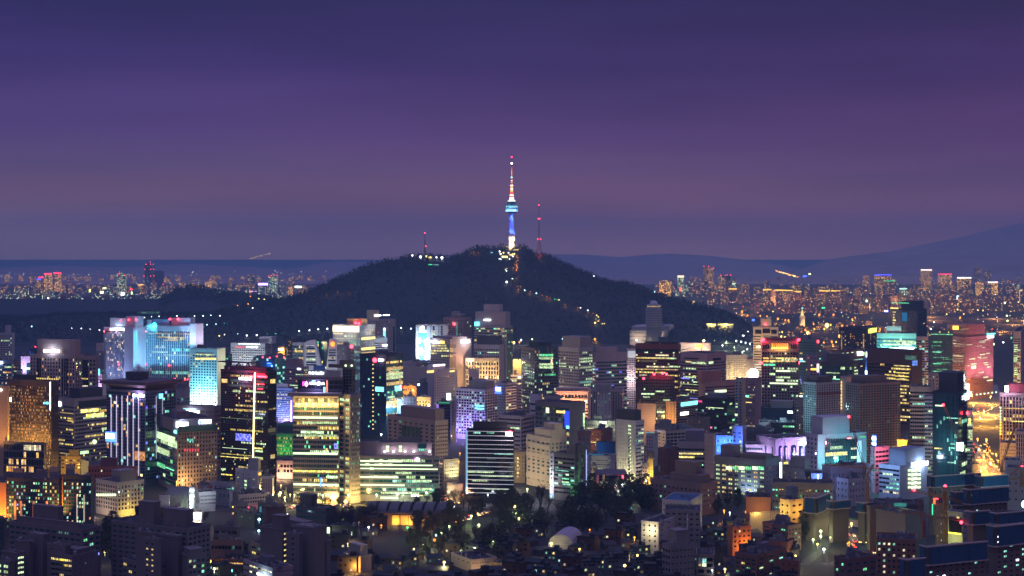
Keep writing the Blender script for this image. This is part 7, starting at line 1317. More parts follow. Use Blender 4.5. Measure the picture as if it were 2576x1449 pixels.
for c,u,v,k,s in (('z3',1333,1103,'W',.8),('z3',1395,1130,'W',1),('z3',1475,1098,'W',1.1),('z3',1617,1096,'W',1.2),('z3',1738,1100,'W',1.3),('z3',1826,1107,'C',.8),('z3',1913,1115,'C',.9),('z3',1305,1163,'Y',1.5),('z3',1374,1157,'A',1),('z3',1528,1160,'Y',1.3),('z3',1534,1119,'O',.8),('z3',2172,1072,'Y',1.3),('z3',2325,1062,'C',1),('z3',2252,1108,'A',1.1),('z3',2323,1120,'A',1.5),('z3',2420,1055,'Y',1.1),('z3',2490,1050,'O',1.5),('z3',2550,1058,'O',1),('z3',2384,1096,'O',.8),('z4',130,1078,'Y',1.5),('z4',186,1104,'Y',1.2),('z4',320,1096,'Y',1),('z4',322,1125,'Y',1),('z4',272,1133,'W',1),('z4',485,1104,'Y',.8),('z4',537,1100,'Y',1),('z4',400,1154,'Y',1),('z4',690,1096,'Y',1.2),('z4',380,1170,'Y',.9),('z4',1115,1138,'O',1.6),('z4',1410,1070,'W',1.3),('z4',1610,1077,'W',1.4),('z4',1525,1141,'W',.9),('z4',1585,1152,'W',.9),('z4',1640,1165,'W',.9),('z4',1695,1175,'W',.8),('z4',1350,1198,'W',.9),('z4',1660,1245,'W',.7),('z4',1600,1283,'W',.7),('z4',838,972,'Y',1),('z4',625,980,'A',1),('z4',650,997,'A',1),('z4',918,975,'A',1.1),('z4',934,972,'A',1),('z4',958,997,'A',1),('z4',980,997,'A',1),('z4',1002,1000,'A',1),('z4',1053,1003,'A',1),('z4',2088,1087,'Y',1.1),('z4',2130,1098,'Y',1),('z4',1670,1025,'W',.7)):
    lamp(c,u,v,k,s,16000 if s>1.2 else 9000,grp=rd,hh=11)
for u,v in ((1250,1140),(1400,1150),(1500,1225),(1620,1270),(950,1070),(1300,1050)):
    x,y=P('z4',u,v); Y=Yof(y); o=lamp('z4',u,v-4,'O',.35,36000,grp='lit lawns of the park',hh=7)
qt='orange quarter right of the hill'
for c,u,v,k,s in (('z4',1595,773,'A',1.4),('z4',1665,820,'A',1),('z4',1910,833,'A',.9),('z4',1925,872,'A',1.1),('z4',2047,863,'A',1.4),('z4',1825,826,'A',.8),('z4',1985,772,'Y',.8),('z4',2140,880,'A',1.1),('z4',2180,883,'A',1.1),('z4',2420,1040,'Y',1.8),('z4',2445,1042,'A',1),('z4',2390,1005,'A',1.2),('z4',2375,950,'A',1),('z4',2505,990,'A',1.1),('z4',2495,930,'A',1),('z4',2100,1028,'A',1.1),('z4',2280,980,'A',1),('z4',2565,812,'A',1.1),('z5',100,945,'Y',2.6),('z5',145,940,'A',1.3),('z5',65,990,'A',1.3),('z5',290,950,'A',1.3),('z5',443,945,'A',1.2),('z5',558,950,'A',1.2),('z5',183,812,'A',1.2),('z5',418,868,'A',1.1),('z5',455,850,'A',1),('z5',5,810,'A',1.2),('z5',160,1148,'A',1.2),('z5',175,1190,'A',1),('z5',757,1025,'A',1.3),('z5',765,992,'A',1),('z5',215,1150,'A',.9),('z5',60,1160,'A',.9),('z5',1773,847,'A',1.1),('z5',1660,750,'Y',.8),('z5',1740,748,'Y',.8),('z5',1835,748,'Y',.8),('z5',1995,755,'Y',.8),('z5',2060,760,'Y',.8),('z5',1605,805,'Y',.8),('z5',1820,805,'Y',.7),('z5',2360,825,'O',1.1),('z5',2368,890,'O',1.2),('z5',2243,888,'A',.9),('z5',1445,905,'W',.8),('z5',1405,990,'W',.8),('z5',2192,1183,'O',1.4),('z5',2315,1160,'W',1.1),('z5',2417,1102,'G',1),('z5',2080,980,'A',.8),('z5',2180,995,'R',.7),('z5',2440,745,'A',.9),('z5',2410,690,'A',1.1),('z5',2475,745,'A',1.1),('z5',2455,665,'Y',1),('z5',2500,655,'Y',1),('z5',600,640,'O',1.5),('z5',2335,665,'O',1.3),('z5',1260,650,'Y',.9),('z5',1385,650,'Y',.9)):
    lamp(c,u,v,k,s,22000 if (k=='A' or s>1.5) else 0,grp=qt,hh=9)
# countless tiny lights of the far city: one mesh
D=MB(); cols=['Y2','A2','O2','G2','R2','S2']; 
for i in range(1100):
    side=rg.random()
    if side<.42: x=rg.uniform(0,740); y=rg.choice([rg.uniform(683,700),rg.uniform(695,745),rg.uniform(735,800)])
    else: x=rg.uniform(1640,2576); y=700+165*rg.random()**1.1
    if x>1640 and y>lerp(RM,x)-4 and x<1900: continue
    Y=Yof(y,9); X=(x-CX)*Y/F
    if side<.42 and y>760 and hz(X,Y)>1: continue
    r=Y*.00016*rg.uniform(.5,1.25)
    D.ball((X,Y,9),r,rg.choices(range(6),[5,6 if x>1300 else 2,3,1.2,1.2,1.5])[0],6,4)
for i in range(12): x=630+i*4.6+rg.uniform(-1,1); y=650-i*1.15+rg.uniform(-1,1); Y=16500; D.ball(((x-CX)*Y/F,Y,H-(y-HY)*Y/F),3.4,0,6,4)
for i in range(46):
    t=i/45; x=1951+t*62+rg.uniform(-1.5,1.5); y=681+t*18+rg.uniform(-1.2,1.2); Y=11800; D.ball(((x-CX)*Y/F,Y,H-(y-HY)*Y/F),rg.uniform(3,5.5),rg.choice([0,1,1]),6,4)
for i in range(30):
    t=i/29; x=197+t*22+rg.uniform(-1,1); y=707-t*10+rg.uniform(-1,1); Y=11500; D.ball(((x-CX)*Y/F,Y,H-(y-HY)*Y/F),rg.uniform(2,4),1,6,4)
for i in range(60): x=rg.uniform(0,1000); y=rg.uniform(681,694); Y=13500; D.ball(((x-CX)*Y/F,Y,H-(y-HY)*Y/F),rg.uniform(1,2.0),rg.choice([0,1,5]),6,4)
tag(D.build('city_lights',[lit(k) for k in cols]),'countless tiny warm, white and green lights of the distant city','city lights',kind='stuff')
# lone bright signs of the far city; lit roofs painted as glowing boxes
for c,u0,u1,v0,v1,Y,mat,lab in (('z1',905,962,618,634,5900,'Y2','pair of bright yellow lamps on a low far roof'),('z1',1048,1072,606,626,5900,'O2','round white green far sign'),('z1',1520,1558,530,570,5700,'W','large white far billboard'),('z1',1258,1300,518,546,5900,'O2','cream far billboard left of the white one'),('z1',1290,1345,473,488,8000,'O2','thin white green roof sign far left'),('z1',1118,1146,493,528,7800,'Y2','bright yellow white far sign block'),('z1',1648,1660,522,570,5800,'O2','slim upright white far sign'),('z1',1632,1664,488,502,8000,'R2','small red oval far sign'),('z1',398,415,545,566,6500,'G2','small green far sign near the neon towers'),('z1',600,612,595,640,5900,'S2','slim upright white far sign below the neon towers'),('z4',2415,2475,348,395,11500,emi('far_red_screen',(1,.12,.02),3),'red and orange far screen right of the lit bridge'),('z4',2362,2412,318,345,11400,emi('far_blue_sign',(.05,.12,1),5),'blue far sign with a white core near the lit bridge'),('z4',2430,2460,292,310,11400,'O2','pale lamp block above the red far screen'),('z4',1720,1754,868,892,4500,emi('far_blue_sign',(.05,.12,1),5),'small blue and white sign in the orange quarter'),('z4',470,502,520,540,6500,'C2','pale blue lit dome roof right of the hill'),('z5',820,868,757,778,4900,emi('far_violet',(.3,.35,1),6),'small blue white sign over a blue roof'),('z5',35,75,718,735,5200,'G2','small green far sign right of the minaret'),('z4',970,1005,640,672,6000,'Y2','yellow lit castle like roof right of the hill')):
    x0,y1=P(c,u0,v1); x1,y0=P(c,u1,v0); Q=MB(); Q.box(0,(x1-x0)*Y/F,0,1.5,0,(y1-y0)*Y/F); 
    X=(x0-CX)*Y/F; z=H-(y1-HY)*Y/F; Q.bar(((x1-x0)*Y/F/2,.8,-max(1,z)),((x1-x0)*Y/F/2,.8,0),.5); Q.m[-6:]=[1]*6
    o=Q.build('illuminated_sign',[lit(mat) if isinstance(mat,str) else mat,DARK],None,(X,Y,z)); tag(o,lab,'illuminated sign')
# roads -------------------------------------------------
ASP=noisemat('asphalt',(.035,.035,.037),(.06,.058,.055),.15,.8)
def road(name,pts,z=.06,mat=None):
    M=MB(); n=len(pts)
    for (xl,yl,xr,yr) in pts:
        for x,y in ((xl,yl),(xr,yr)): Y=Yof(y,z); M.v.append(((x-CX)*Y/F,Y,z))
    for i in range(n-1): M.f.append((2*i,2*i+1,2*i+3,2*i+2)); M.m.append(0)
    return tag(M.build(name,mat or ASP),kind='structure')
LITRD=noisemat('lamplit_road',(.16,.15,.14),(.26,.24,.21),.2)  # pale road colour carries the lamplit contrast against the dark ground
def rd8(rows,z,m=LITRD):
    r=[]
    for (ul,ur,v) in rows: a=P('b8',ul,v); b_=P('b8',ur,v); r.append((a[0],a[1],b_[0],b_[1]))
    road('road',r,z,m)
rd8([(1040,1340,1140),(1180,1420,1040),(1230,1400,1000),(1160,1260,800),(1150,1200,740)],.06)
rd8([(1400,1640,1140),(1395,1505,1020),(1290,1440,870),(1210,1340,760),(1150,1220,640),(1140,1170,600)],.07)
rd8([(1150,1540,290),(1140,1540,180),(1100,1540,60),(1060,1540,-80),(1060,1500,-220)],.06)
DP=lambda u,v:P('c7',u,v)
rp=[]
for (u0,v0,u1,v1) in ((1900,1449,2400,1449),(1720,1250,2150,1250),(1560,1050,1900,1020),(1430,880,1720,850),(1340,790,1520,760),(1180,690,1330,670)): a=DP(u0,v0); b_=DP(u1,v1); rp.append((a[0],a[1],b_[0],b_[1]))
road('road',rp)
rp=[]
for (u0,v0,u1,v1) in ((640,1290,860,1290),(980,1080,1120,1060),(1040,920,1170,915),(900,800,1020,790),(760,680,860,670)): a=DP(u0,v0); b_=DP(u1,v1); rp.append((a[0],a[1],b_[0],b_[1]))
road('path',rp,.07)
a=P('c3',-600,410); b_=P('c4',1300,330); c_=P('c3',-600,500); d_=P('c4',1300,420)
road('road',[(a[0],c_[1],d_[0]+500,c_[1]),(a[0],a[1],b_[0]+500,a[1])],.05)
GRS=noisemat('grass',(.02,.035,.012),(.05,.07,.02),.2)
rp=[]
for (u0,v0,u1,v1) in ((1130,800,1500,790),(1180,740,1600,720),(1250,660,1880,640),(1500,600,1900,590)): a=P('c4',u0,v0); b_=P('c4',u1,v1); rp.append((a[0],a[1],b_[0],b_[1]))
road('lawn',rp,.05,GRS)
rp=[]
for (u0,v0,u1,v1) in ((1000,1330,1730,1330),(950,1200,1720,1200),(900,1130,1720,1130),(850,1050,1720,1050)): a=P('z4',u0,v0); b_=P('z4',u1,v1); rp.append((a[0],a[1],b_[0],b_[1]))
road('lawn',rp,.05,GRS)
# cars
def carproto(col):
    r=empty('car',(0,0,-200)); M=MB(); M.prism([(-.9,-2.2),(.9,-2.2),(.9,2.2),(-.9,2.2)],.35,.95,top=[(-.85,-2.1),(.85,-2.1),(.85,2.1),(-.85,2.1)]); M.prism([(-.78,-1.2),(.78,-1.2),(.78,1.5),(-.78,1.5)],.95,1.5,top=[(-.62,-.6),(.62,-.6),(.62,1.1),(-.62,1.1)]); M.build('body',plain(col,.3,.3,name='car_paint'),r)
    for sx in (-.85,.85):
        for sy in (-1.35,1.35): W=MB(); 
        for sy in (-1.35,1.35):
            W=MB(); W.lathe([(.33,-.11),(.33,.11)],0,0,10); o=W.build('wheel',DARK,r,(sx,sy,.34)); o.rotation_euler=(0,math.radians(90),0)
    for sx in (-.6,.6):
        Q=MB(); Q.ball((0,0,0),.34,0,6,4); Q.build('headlight',lit('Y2'),r,(sx,-2.25,.7)); Q=MB(); Q.ball((0,0,0),.30,0,6,4); Q.build('taillight',lit('R2'),r,(sx,2.25,.75))
    return r
protos=[carproto(c) for c in ((.5,.5,.5),(.05,.05,.06),(.3,.04,.03),(.6,.6,.62))]
def place(pr,loc,rz):
    c=pr.copy(); COL.objects.link(c); c.location=loc; c.rotation_euler=(0,0,rz)
    for ch in pr.children: d=ch.copy(); COL.objects.link(d); d.parent=c
    return c
def cars(pts,n,lab,grp,spread=5):
    cols_=['silver','black','dark red','white']
    for i in range(n):
        t=rg.random()*(len(pts)-1); k=int(t); f=t-k; (xa,ya),(xb,yb_)=pts[k],pts[k+1]
        A=at(xa,ya,Yof(ya)); Bq=at(xb,yb_,Yof(yb_)); p=A.lerp(Bq,f); d=Bq-A; ang=math.atan2(d.x,-d.y) if True else 0
        lane=rg.choice([-1.6,-.55,.55,1.6])*spread; nrm=Vector((-d.y,d.x,0)).normalized(); p=p+nrm*lane; p.z=.08; j=rg.randrange(4)
        rz=math.atan2(-d.x,d.y)+(math.pi if lane>0 else 0)
        c=place(protos[j],p,rz); tag(c,'%s car %s'%(cols_[j],lab),'car',grp)
cars([P('b8',1500,1060),P('b8',1370,870),P('b8',1270,740),P('b8',1180,630)],40,'in the diagonal stream of traffic on the glaring expressway','cars on the diagonal expressway',5)
cars([P('b8',1180,230),P('b8',1330,150),P('b8',1500,60)],24,'in the stream of traffic on the glaring expressway at right','cars on the expressway',7)
cars([P('c7',1850,1320),P('c7',1640,1060),P('c7',1450,850),P('c7',1280,720)],14,'on the dark road leading to the lower right corner','cars on the lower right road',3)
cars([P('c3',380,470),P('c3',1500,440)],16,'on the street in front of the broad office tower','cars on the office street',3)
cars([P('c4',900,340),P('c4',1180,420)],8,'turning at the corner below the retaining wall','cars at the street corner',3)
cars([P('c4',1260,650),P('c4',1600,530)],10,'queueing along the park lawn','cars along the park',2)
cars([P('z4',10,1130),P('z4',240,1190)],14,'on the gold lit boulevard below the domed tower','cars on the boulevard',4)
for p_ in protos:
    for ch in list(p_.children): bpy.data.objects.remove(ch)
    bpy.data.objects.remove(p_)
for u,v,pw in ((1150,60,60000),(1300,150,70000),(1420,90,60000),(1250,240,50000),(1470,240,50000),(1230,700,42000),(1300,800,50000),(1400,900,50000),(1260,1000,42000),(1210,560,20000),(1340,570,26000),(1480,780,18000),(1130,-80,60000),(1400,-60,60000)):
    lamp('b8',u,v,'A',1.0,pw*1.9,grp='expressway at right',hh=11)
for k in range(22):
    lamp('b8',1330+rg.uniform(0,200)*(k/22),560+k*17,'A',.6,0,grp='expressway at right',hh=9)
# hill and forest lamps
for u,v,k,s in ((30,75,'W',1),(133,88,'W',1.7),(205,88,'Y',1.2),(258,98,'Y',1),(330,97,'W',1.2),(400,108,'W',1.7),(240,183,'G',.7),(262,186,'G',.7),(1215,412,'W',1.2),(1440,522,'C',.7),(1587,560,'C',.7),(1820,625,'G',.6),(1848,625,'G',.5),(1872,633,'Y',.6),(2142,735,'W',.7),(2233,766,'W',.7),(2345,832,'Y',.7),(2365,848,'Y',.6),(2335,872,'G',.5),(2365,897,'Y',.5),(2325,925,'Y',1.1),(2415,927,'Y',.5),(2440,927,'Y',.5),(1200,255,'Y',.6),(1217,243,'Y',.6),(1212,270,'C',.7),(1286,370,'C',.6),(2310,333,'W',.7),(1138,50,'O',1.1),(1125,27,'W',.9),(1175,40,'Y',.9),(1236,40,'W',1.0),(1290,60,'Y',.8),(1310,55,'Y',.9),(1247,115,'W',.8),(1110,120,'C',.7),(1130,118,'W',.6),(1145,122,'W',.6),(1165,95,'Y',1.2),(1190,100,'Y',1.2),(1215,98,'Y',1.1),(1290,85,'W',1)):
    lamp('z3',u,v,k,s,2500 if k in 'WY' and s>.9 else 0,True,hh=6)
rg=random.Random(9)
for i in range(17): lamp('z3',1340+rg.uniform(-8,16),70+i*12,'A',.5,900 if i%3==0 else 0,True,hh=4)
for (u,v) in ((1350,458),(1390,462),(1360,500),(1510,536),(1660,578),(1720,592),(1760,604),(1950,692),(2110,738),(2240,792),(2300,800),(2330,860),(2350,890),(2380,880),(770,38),(800,30),(860,36),(1310,180),(1300,230),(1340,360),(1295,392)): lamp('z3',u,v,'A',.35,2600,True,hh=5)
for u,v in ((1370,590),(1525,565),(1665,530),(1805,534)): lamp('z2',u,v,'A',.4,2600,True,hh=5)
for c,u,v,k,s in (('z1',905,985,'W',.7),('z1',1022,993,'W',.7),('z1',1130,1000,'W',.7),('z1',1250,1007,'W',.7),('z1',1815,848,'W',.6),('z1',1903,842,'C',.5),('z1',2000,840,'W',.6),('z1',2222,835,'W',.7),('z1',2443,832,'W',.8),('z1',2552,830,'W',.7),('z1',397,960,'C',.7),('z2',73,827,'C',.6),('z2',187,826,'W',.7),('z2',25,941,'C',.6),('z2',138,931,'C',.5),('z2',245,925,'G',.4),('z2',180,1078,'Y',.9),('z2',245,1065,'W',.6),('z2',413,1063,'C',.6),('z2',525,1078,'W',.9),('z2',650,1070,'W',1),('z2',783,1060,'G',.4),('z2',889,1051,'G',.6),('z2',995,1041,'G',.6),('z2',1182,1025,'W',.9),('z2',1312,1017,'W',.9),('z2',1422,1005,'W',.9),('z2',1537,992,'W',.9),('z2',2463,991,'W',.9),('z2',409,702,'A',.8),('z2',461,710,'A',.7),('z2',541,681,'A',1.1),('z2',599,731,'W',.7),('z2',651,648,'Y',.7),('z2',674,618,'Y',.7),('z2',743,622,'Y',.7),('z2',570,585,'A',.8),('z3',13,995,'W',.8)):
    lamp(c,u,v,k,s,1800 if s>.85 else 0,True,hh=6)
bus=empty('bus',at(*P('c4',1060,330),Yof(P('c4',0,330)[1])),math.radians(-70)); tag(bus,'white coach with a long window band at the street corner','bus'); bus.location.z=.1
M=MB(); M.box(-1.3,1.3,-6,6,.4,3.3); M.build('body',plain((.7,.66,.6),.4,name='bus_paint'),bus); M=MB(); M.box(-1.33,1.33,-5.6,5.6,1.7,2.7); M.build('windows',glass('d'),bus)
# trees -------------------------------------------------
BK=plain((.035,.028,.022),.95,name='bark'); LF=[plain((.022,.030,.014),.95,name='leaf_dark'),plain((.045,.055,.02),.95,name='leaf_light'),plain((.04,.028,.018),.95,name='twig')]
def treeproto(kind,seed):
    r_=random.Random(seed); T=MB(); hh=r_.uniform(8,12)
    def limb(p,d,l,rad,dep):
        q=p+d*l; T.bar(p,q,rad)
        if dep>0:
            for i in range(3 if dep>1 else 4):
                e=(d+Vector((r_.uniform(-1,1),r_.uniform(-1,1),r_.uniform(-.1,.7)))*.75).normalized(); limb(p.lerp(q,r_.uniform(.6,1)),e,l*r_.uniform(.55,.8),rad*.55,dep-1)
    limb(Vector((0,0,0)),Vector((r_.uniform(-.08,.08),0,1)).normalized(),hh*.38,.28,4 if kind=='bare' else 1)
    Cn=MB()
    if kind=='bare':
        for i in range(260):
            p=Vector((r_.gauss(0,1.6),r_.gauss(0,1.6),hh*.62+r_.gauss(0,1.5))); d=Vector((r_.uniform(-1,1),r_.uniform(-1,1),r_.uniform(.1,1))).normalized(); Cn.bar(p,p+d*r_.uniform(.6,1.4),.035,0)
    else:
        for i in range(520):
            t=r_.random(); R=(2.9*(1-t)**.8+.4) if kind=='pine' else 3.3*math.sqrt(max(.05,1-(2*t-1)**2)); a=r_.uniform(0,6.28); q=R*r_.uniform(.45,1.05)*(1+.25*math.sin(3*a+seed)); p=Vector((q*math.cos(a),q*math.sin(a),hh*.25+t*hh*.8)); s=r_.uniform(.25,.6)
            u=Vector((r_.uniform(-1,1),r_.uniform(-1,1),r_.uniform(-1,1))).normalized()*s; v=Vector((r_.uniform(-1,1),r_.uniform(-1,1),r_.uniform(-1,1))).normalized()*s; Cn.quad(p-u,p-v,p+u,p+v,r_.randrange(2))
    return T.mesh('trunk',BK),Cn.mesh('crown',[LF[2]] if kind=='bare' else LF[:2])
TP={'bare':[treeproto('bare',i) for i in range(3)],'pine':[treeproto('pine',i) for i in range(2)],'round':[treeproto('round',i) for i in range(2)]}
TL={'bare':'leafless dark tree','pine':'dark pointed evergreen tree','round':'dark round crowned evergreen tree'}
def tree(x,y,kind,zone,s=1.0,name=None):
    Y=Yof(y); X=(x-CX)*Y/F; o=empty('tree',(X,Y,0),rg.uniform(0,6)); o.scale=(s,s,s*rg.uniform(.85,1.2)); t,c=rg.choice(TP[kind]); inst('trunk',t,o); inst('crown',c,o); tag(o,'%s in the %s'%(TL[kind],zone),'tree','%ss in the %s'%(TL[kind],zone))
for i in range(95):
    u=rg.uniform(500,1880); v=rg.uniform(430,1180)
    if 1150<u<1800 and 560<v<830 and rg.random()<.8: continue
    x,y=P('c4',u,v+40); tree(x,y,rg.choice(['bare','bare','pine','round']),'park below the office towers',rg.uniform(.9,1.5))
for i in range(60): x,y=P('c5',rg.uniform(0,1880),rg.uniform(420,900)); tree(x,y,rg.choice(['bare','round','round']),'black wood around the white arched hall',rg.uniform(1,1.7))
for i in range(34): x,y=P('c5',rg.uniform(1150,2250),rg.uniform(330,520)); tree(x,y,'round','dark grove in front of the neon mall',rg.uniform(1.2,1.9))
for i in range(30): x,y=P('c3',rg.uniform(1200,1880),rg.uniform(620,780)); tree(x,y,'bare','row beside the dark art house',rg.uniform(.9,1.4))
for i in range(24): x,y=P('c7',rg.uniform(0,900),rg.uniform(600,800)); tree(x,y,rg.choice(['round','bare']),'slope under the old city wall',rg.uniform(.8,1.3))
for i in range(10): x,y=P('c7',rg.uniform(740,880),rg.uniform(760,1000)); tree(x,y,'round','garden beside the yellow lit lane',rg.uniform(1,1.5))
for u,v,k,s in ((500,560,'pine',1),(700,560,'bare',1.2),(960,640,'bare',1.3),(1040,600,'bare',1.2)): x,y=P('c7',u,v); tree(x,y,k,'street corner by the orange lit house',s)
for i in range(12): x,y=P('c3',rg.uniform(560,1300),rg.uniform(410,440)); tree(x,y,rg.choice(['round','bare']),'forecourt of the broad office tower',rg.uniform(.5,.8))
for i in range(14): x,y=P('c4',rg.uniform(650,1500),rg.uniform(340,460)); tree(x,y,'bare','street front of the bright glass office',rg.uniform(.8,1.2))
for i in range(12): x,y=P('c1',rg.uniform(1480,1700),rg.uniform(800,1300)); tree(x,y,'round','gap between the near apartment complexes',rg.uniform(.9,1.4))
for i in range(9): x,y=P('c6',rg.uniform(0,350),rg.uniform(250,520)); tree(x,y,'round','grove left of the broad brown office',rg.uniform(1.2,1.7))
for i in range(10): x,y=P('c6',rg.uniform(1250,1700),rg.uniform(330,560)); tree(x,y,rg.choice(['pine','round']),'garden below the lit hotel windows',rg.uniform(1,1.3))
for i in range(14): x,y=P('c2',rg.uniform(600,1200),rg.uniform(560,680)); tree(x,y,'bare','square around the white booth',rg.uniform(.6,.9))
# houses in the foreground
def houseproto(seed):
    r_=random.Random(seed); w_=r_.uniform(8,13); d_=r_.uniform(7,10); h_=r_.choice([3.6,6.4,6.4,9.4]); col=r_.choice([(.09,.035,.022),(.10,.09,.085),(.06,.05,.048),(.13,.12,.115),(.06,.028,.02)])
    L=[]; M=MB(); M.box(-w_/2,w_/2,0,d_,0,h_); L.append(('wall',M.mesh('wall',wall(col)),None))
    M=MB()
    if h_<4: 
        M.v=[(-w_/2-.5,-.5,h_),(w_/2+.5,-.5,h_),(w_/2+.5,d_+.5,h_),(-w_/2-.5,d_+.5,h_),(-w_/2,d_/2,h_+1.9),(w_/2,d_/2,h_+1.9)]; M.f=[(0,1,5,4),(2,3,4,5),(1,2,5),(3,0,4),(3,2,1,0)]; M.m=[0]*5
    else: M.box(-w_/2-.3,w_/2+.3,-.3,d_+.3,h_+.01,h_+.35); M.box(-w_/2-.3,w_/2+.3,-.3,-.05,h_+.35,h_+1.1); M.box(w_*.1,w_*.4,d_*.4,d_*.8,h_+.36,h_+2.6)
    L.append(('roof',M.mesh('roof',plain(r_.choice([(.014,.016,.024),(.018,.014,.014),(.010,.022,.028)]),.8,name='tiles')),None))
    for fl in range(int(h_//3)):
        for i in range(3):
            if r_.random()<.75:
                M=MB(); ww=r_.uniform(1,2); M.quad((0,-.04,0),(ww,-.04,0),(ww,-.04,1.3),(0,-.04,1.3)); q=r_.random(); L.append(('window',M.mesh('window',lit(r_.choice('ywcqDo')) if q<.28 else glass('d')),(-w_/2+1+i*(w_-2)/3,0,fl*3+1.1)))
    return L
HPp=[houseproto(i) for i in range(9)]
def house(x,y,k,lab,grp):
    Y=Yof(y); o=empty('house',((x-CX)*Y/F,Y,0),rg.uniform(-.7,.7))
    for nm,me,lc in HPp[k]: inst(nm,me,o,lc)
    tag(o,lab,'house',grp)
occ=[]
def scatter(c,u0,u1,v0,v1,n,lab,grp,md=13):
    k=0; tr_=0
    while k<n and tr_<n*30:
        tr_+=1; x,y=P(c,rg.uniform(u0,u1),rg.uniform(v0,v1)); Y=Yof(y); X=(x-CX)*Y/F
        if any((X-a)**2+(Y-b)**2<md*md for a,b in occ): continue
        occ.append((X,Y)); house(x,y,rg.randrange(9),lab,grp); k+=1
scatter('c4',0,1880,1180,1700,24,'small dim flat roofed house at the bottom of the park slope','houses at the bottom of the park slope')
scatter('c5',0,1880,880,1700,52,'small dark house with a tiled or flat roof in the unlit bottom centre','houses in the unlit bottom centre')
scatter('c6',-100,1880,700,1700,54,'small brick house in the lamp dotted quarter right of the bottom centre','houses in the lamp dotted quarter')
scatter('c7',-100,620,1050,1700,16,'low brick villa in the corner above the bottom right road','villas above the bottom right road')
scatter('c2',1250,2300,1100,1700,16,'small low house between the near apartment complexes','houses between the near apartment complexes')
scatter('c3',1120,1880,700,1750,16,'dark small house behind the near stepped apartment complex','houses behind the stepped apartment complex')
# named foreground buildings
b=B('cream church school with a cross on its corner tower, lit by a street lamp','c4',1112,1395,1760,1235,1440,62,(.50,.42,.30),'g,4,.45,.35,.08,a,i,k','g,10,.4,.4,.0,o,i,k',70,20,name='school',rp=0); lamppt(b,'L','c4',1200,1440,14,(1,.7,.35),5000); lamppt(b,'R','c4',1450,1360,8,(1,.6,.35),2600)
a0,z0=onface(b,'L','c4',1228,1200); Q=MB(); Q.box(a0-.2,a0+.2,1,1.4,b.z,b.z+5.5); Q.box(a0-1.3,a0+1.3,1,1.4,b.z+3.6,b.z+4.1); Q.build('cross',wall((.6,.55,.5)),b.root)
b=B('yellow lit low wing with a flat roof right of the church school','c4',1680,1884,2010,1300,1440,40,(.50,.36,.12),'g,4,.6,.4,.5,y,i,k','x,1,.5,.5,0,o',70,20,rp=0); lamppt(b,'L','c4',1780,1380,6,(1,.75,.2),2600)
b=B('grey concrete chapel office with a tall tower and a slim white cross','c6',548,665,998,1030,1480,64,(.22,.20,.19),'g,3,.7,.5,.04,g,i,d','g,6,.45,.28,.0,q,i,t',88,30,name='chapel',rb=[(0,1,.25,.75,0,9,(.22,.20,.20))])
Q=MB(); Q.box(-.15,.15,b.b*.7,b.b*.7+.3,b.z+9,b.z+19); Q.box(-1.2,1.2,b.b*.7,b.b*.7+.3,b.z+15.5,b.z+15.9); Q.build('cross',wall((.8,.8,.8)),b.root)
b=B('brick apartment house glowing orange from the street lamp beside it','c6',1485,1560,1820,760,1400,66,(.45,.16,.06),'x,1,.5,.5,0,o','g,4,.45,.42,.06,y,i,k',66,20,name='apartment_house'); lamppt(b,'R','c6',1740,1030,5,(1,.4,.05),9000,.4)
b=B('white glass fronted studio with bright rooms near the bottom right','c6',1035,1290,1296,1165,1465,8,(.20,.15,.12),'g,2,.7,.6,.0,o,i,k',None,70,10,name='studio',rp=0); panel(b,'L','c6',1062,1185,1180,1310,wall((.5,.5,.5)),'glazed_front',.5); panel(b,'L','c6',1120,1172,1195,1250,'c','window',.8); panel(b,'L','c6',1120,1175,1262,1308,'O','window',.8); panel(b,'L','c6',1070,1098,1272,1300,'y','window',.8)
b=B('brown villa block with rows of wide windows at the lower right','c6',1600,1900,2330,1170,1480,40,(.20,.09,.05),'g,4,.7,.45,.3,gyc,i,t','g,3,.4,.4,.3,oc,i,t',64,30,name='villa_block')
b=B('dark red villa with white gables above the lower right villa block','c7',270,540,620,980,1425,30,(.20,.06,.05),'g,4,.6,.4,.4,gyq,i,t','x,1,.5,.5,0,o',76,20,name='villa_block')
b=B('brown apartment villa with a stepped roof beside the yellow lit lane','c7',188,545,732,745,1390,50,(.26,.15,.10),'g,3,.5,.4,.2,gq,i,t','g,4,.5,.4,.2,cq,i,t',66,20,name='villa_block')
b=B('dark brick villa block with a green glass stair at the bottom right','c7',1230,1385,1825,1225,1500,60,(.17,.09,.07),'g,2,.5,.4,.1,g,i,t','g,4,.5,.4,.15,gq,i,t',84,30,name='villa_block')
b=B('plain brick villa with a dark roof near the bottom right lane','c7',440,700,715,1255,1480,24,(.26,.10,.05),'g,3,.3,.3,.0,g,i,k',None,70,12,name='villa_block',rp=0)
b=B('orange floodlit house with Korean wall lettering behind the old city wall','c7',440,585,760,370,1352,50,(.66,.50,.20),'g,2,.35,.3,.0,q,i,k','g,2,.5,.3,.0,q,i,k',90,30,name='house',rb=[(.3,.9,.2,.7,0,9,(.02,.05,.18))]); lamppt(b,'L','c7',500,500,10,(1,.7,.2),7000); lamppt(b,'R','c7',690,500,9,(1,.55,.12),7000)
b=B('long low beige school block with dim window rows behind the orange floodlit house','c7',318,1200,1210,130,1320,6,(.26,.22,.17),'g,20,.6,.3,.18,gcoq,i,k',None,90,60,rp=0)
b=B('brown red school roof block at the upper left of the orange floodlit house','c7',-60,300,310,330,1340,8,(.24,.10,.07),None,None,90,20,rp=1); lamppt(b,'L','c7',120,480,9,(1,.6,.15),4500)
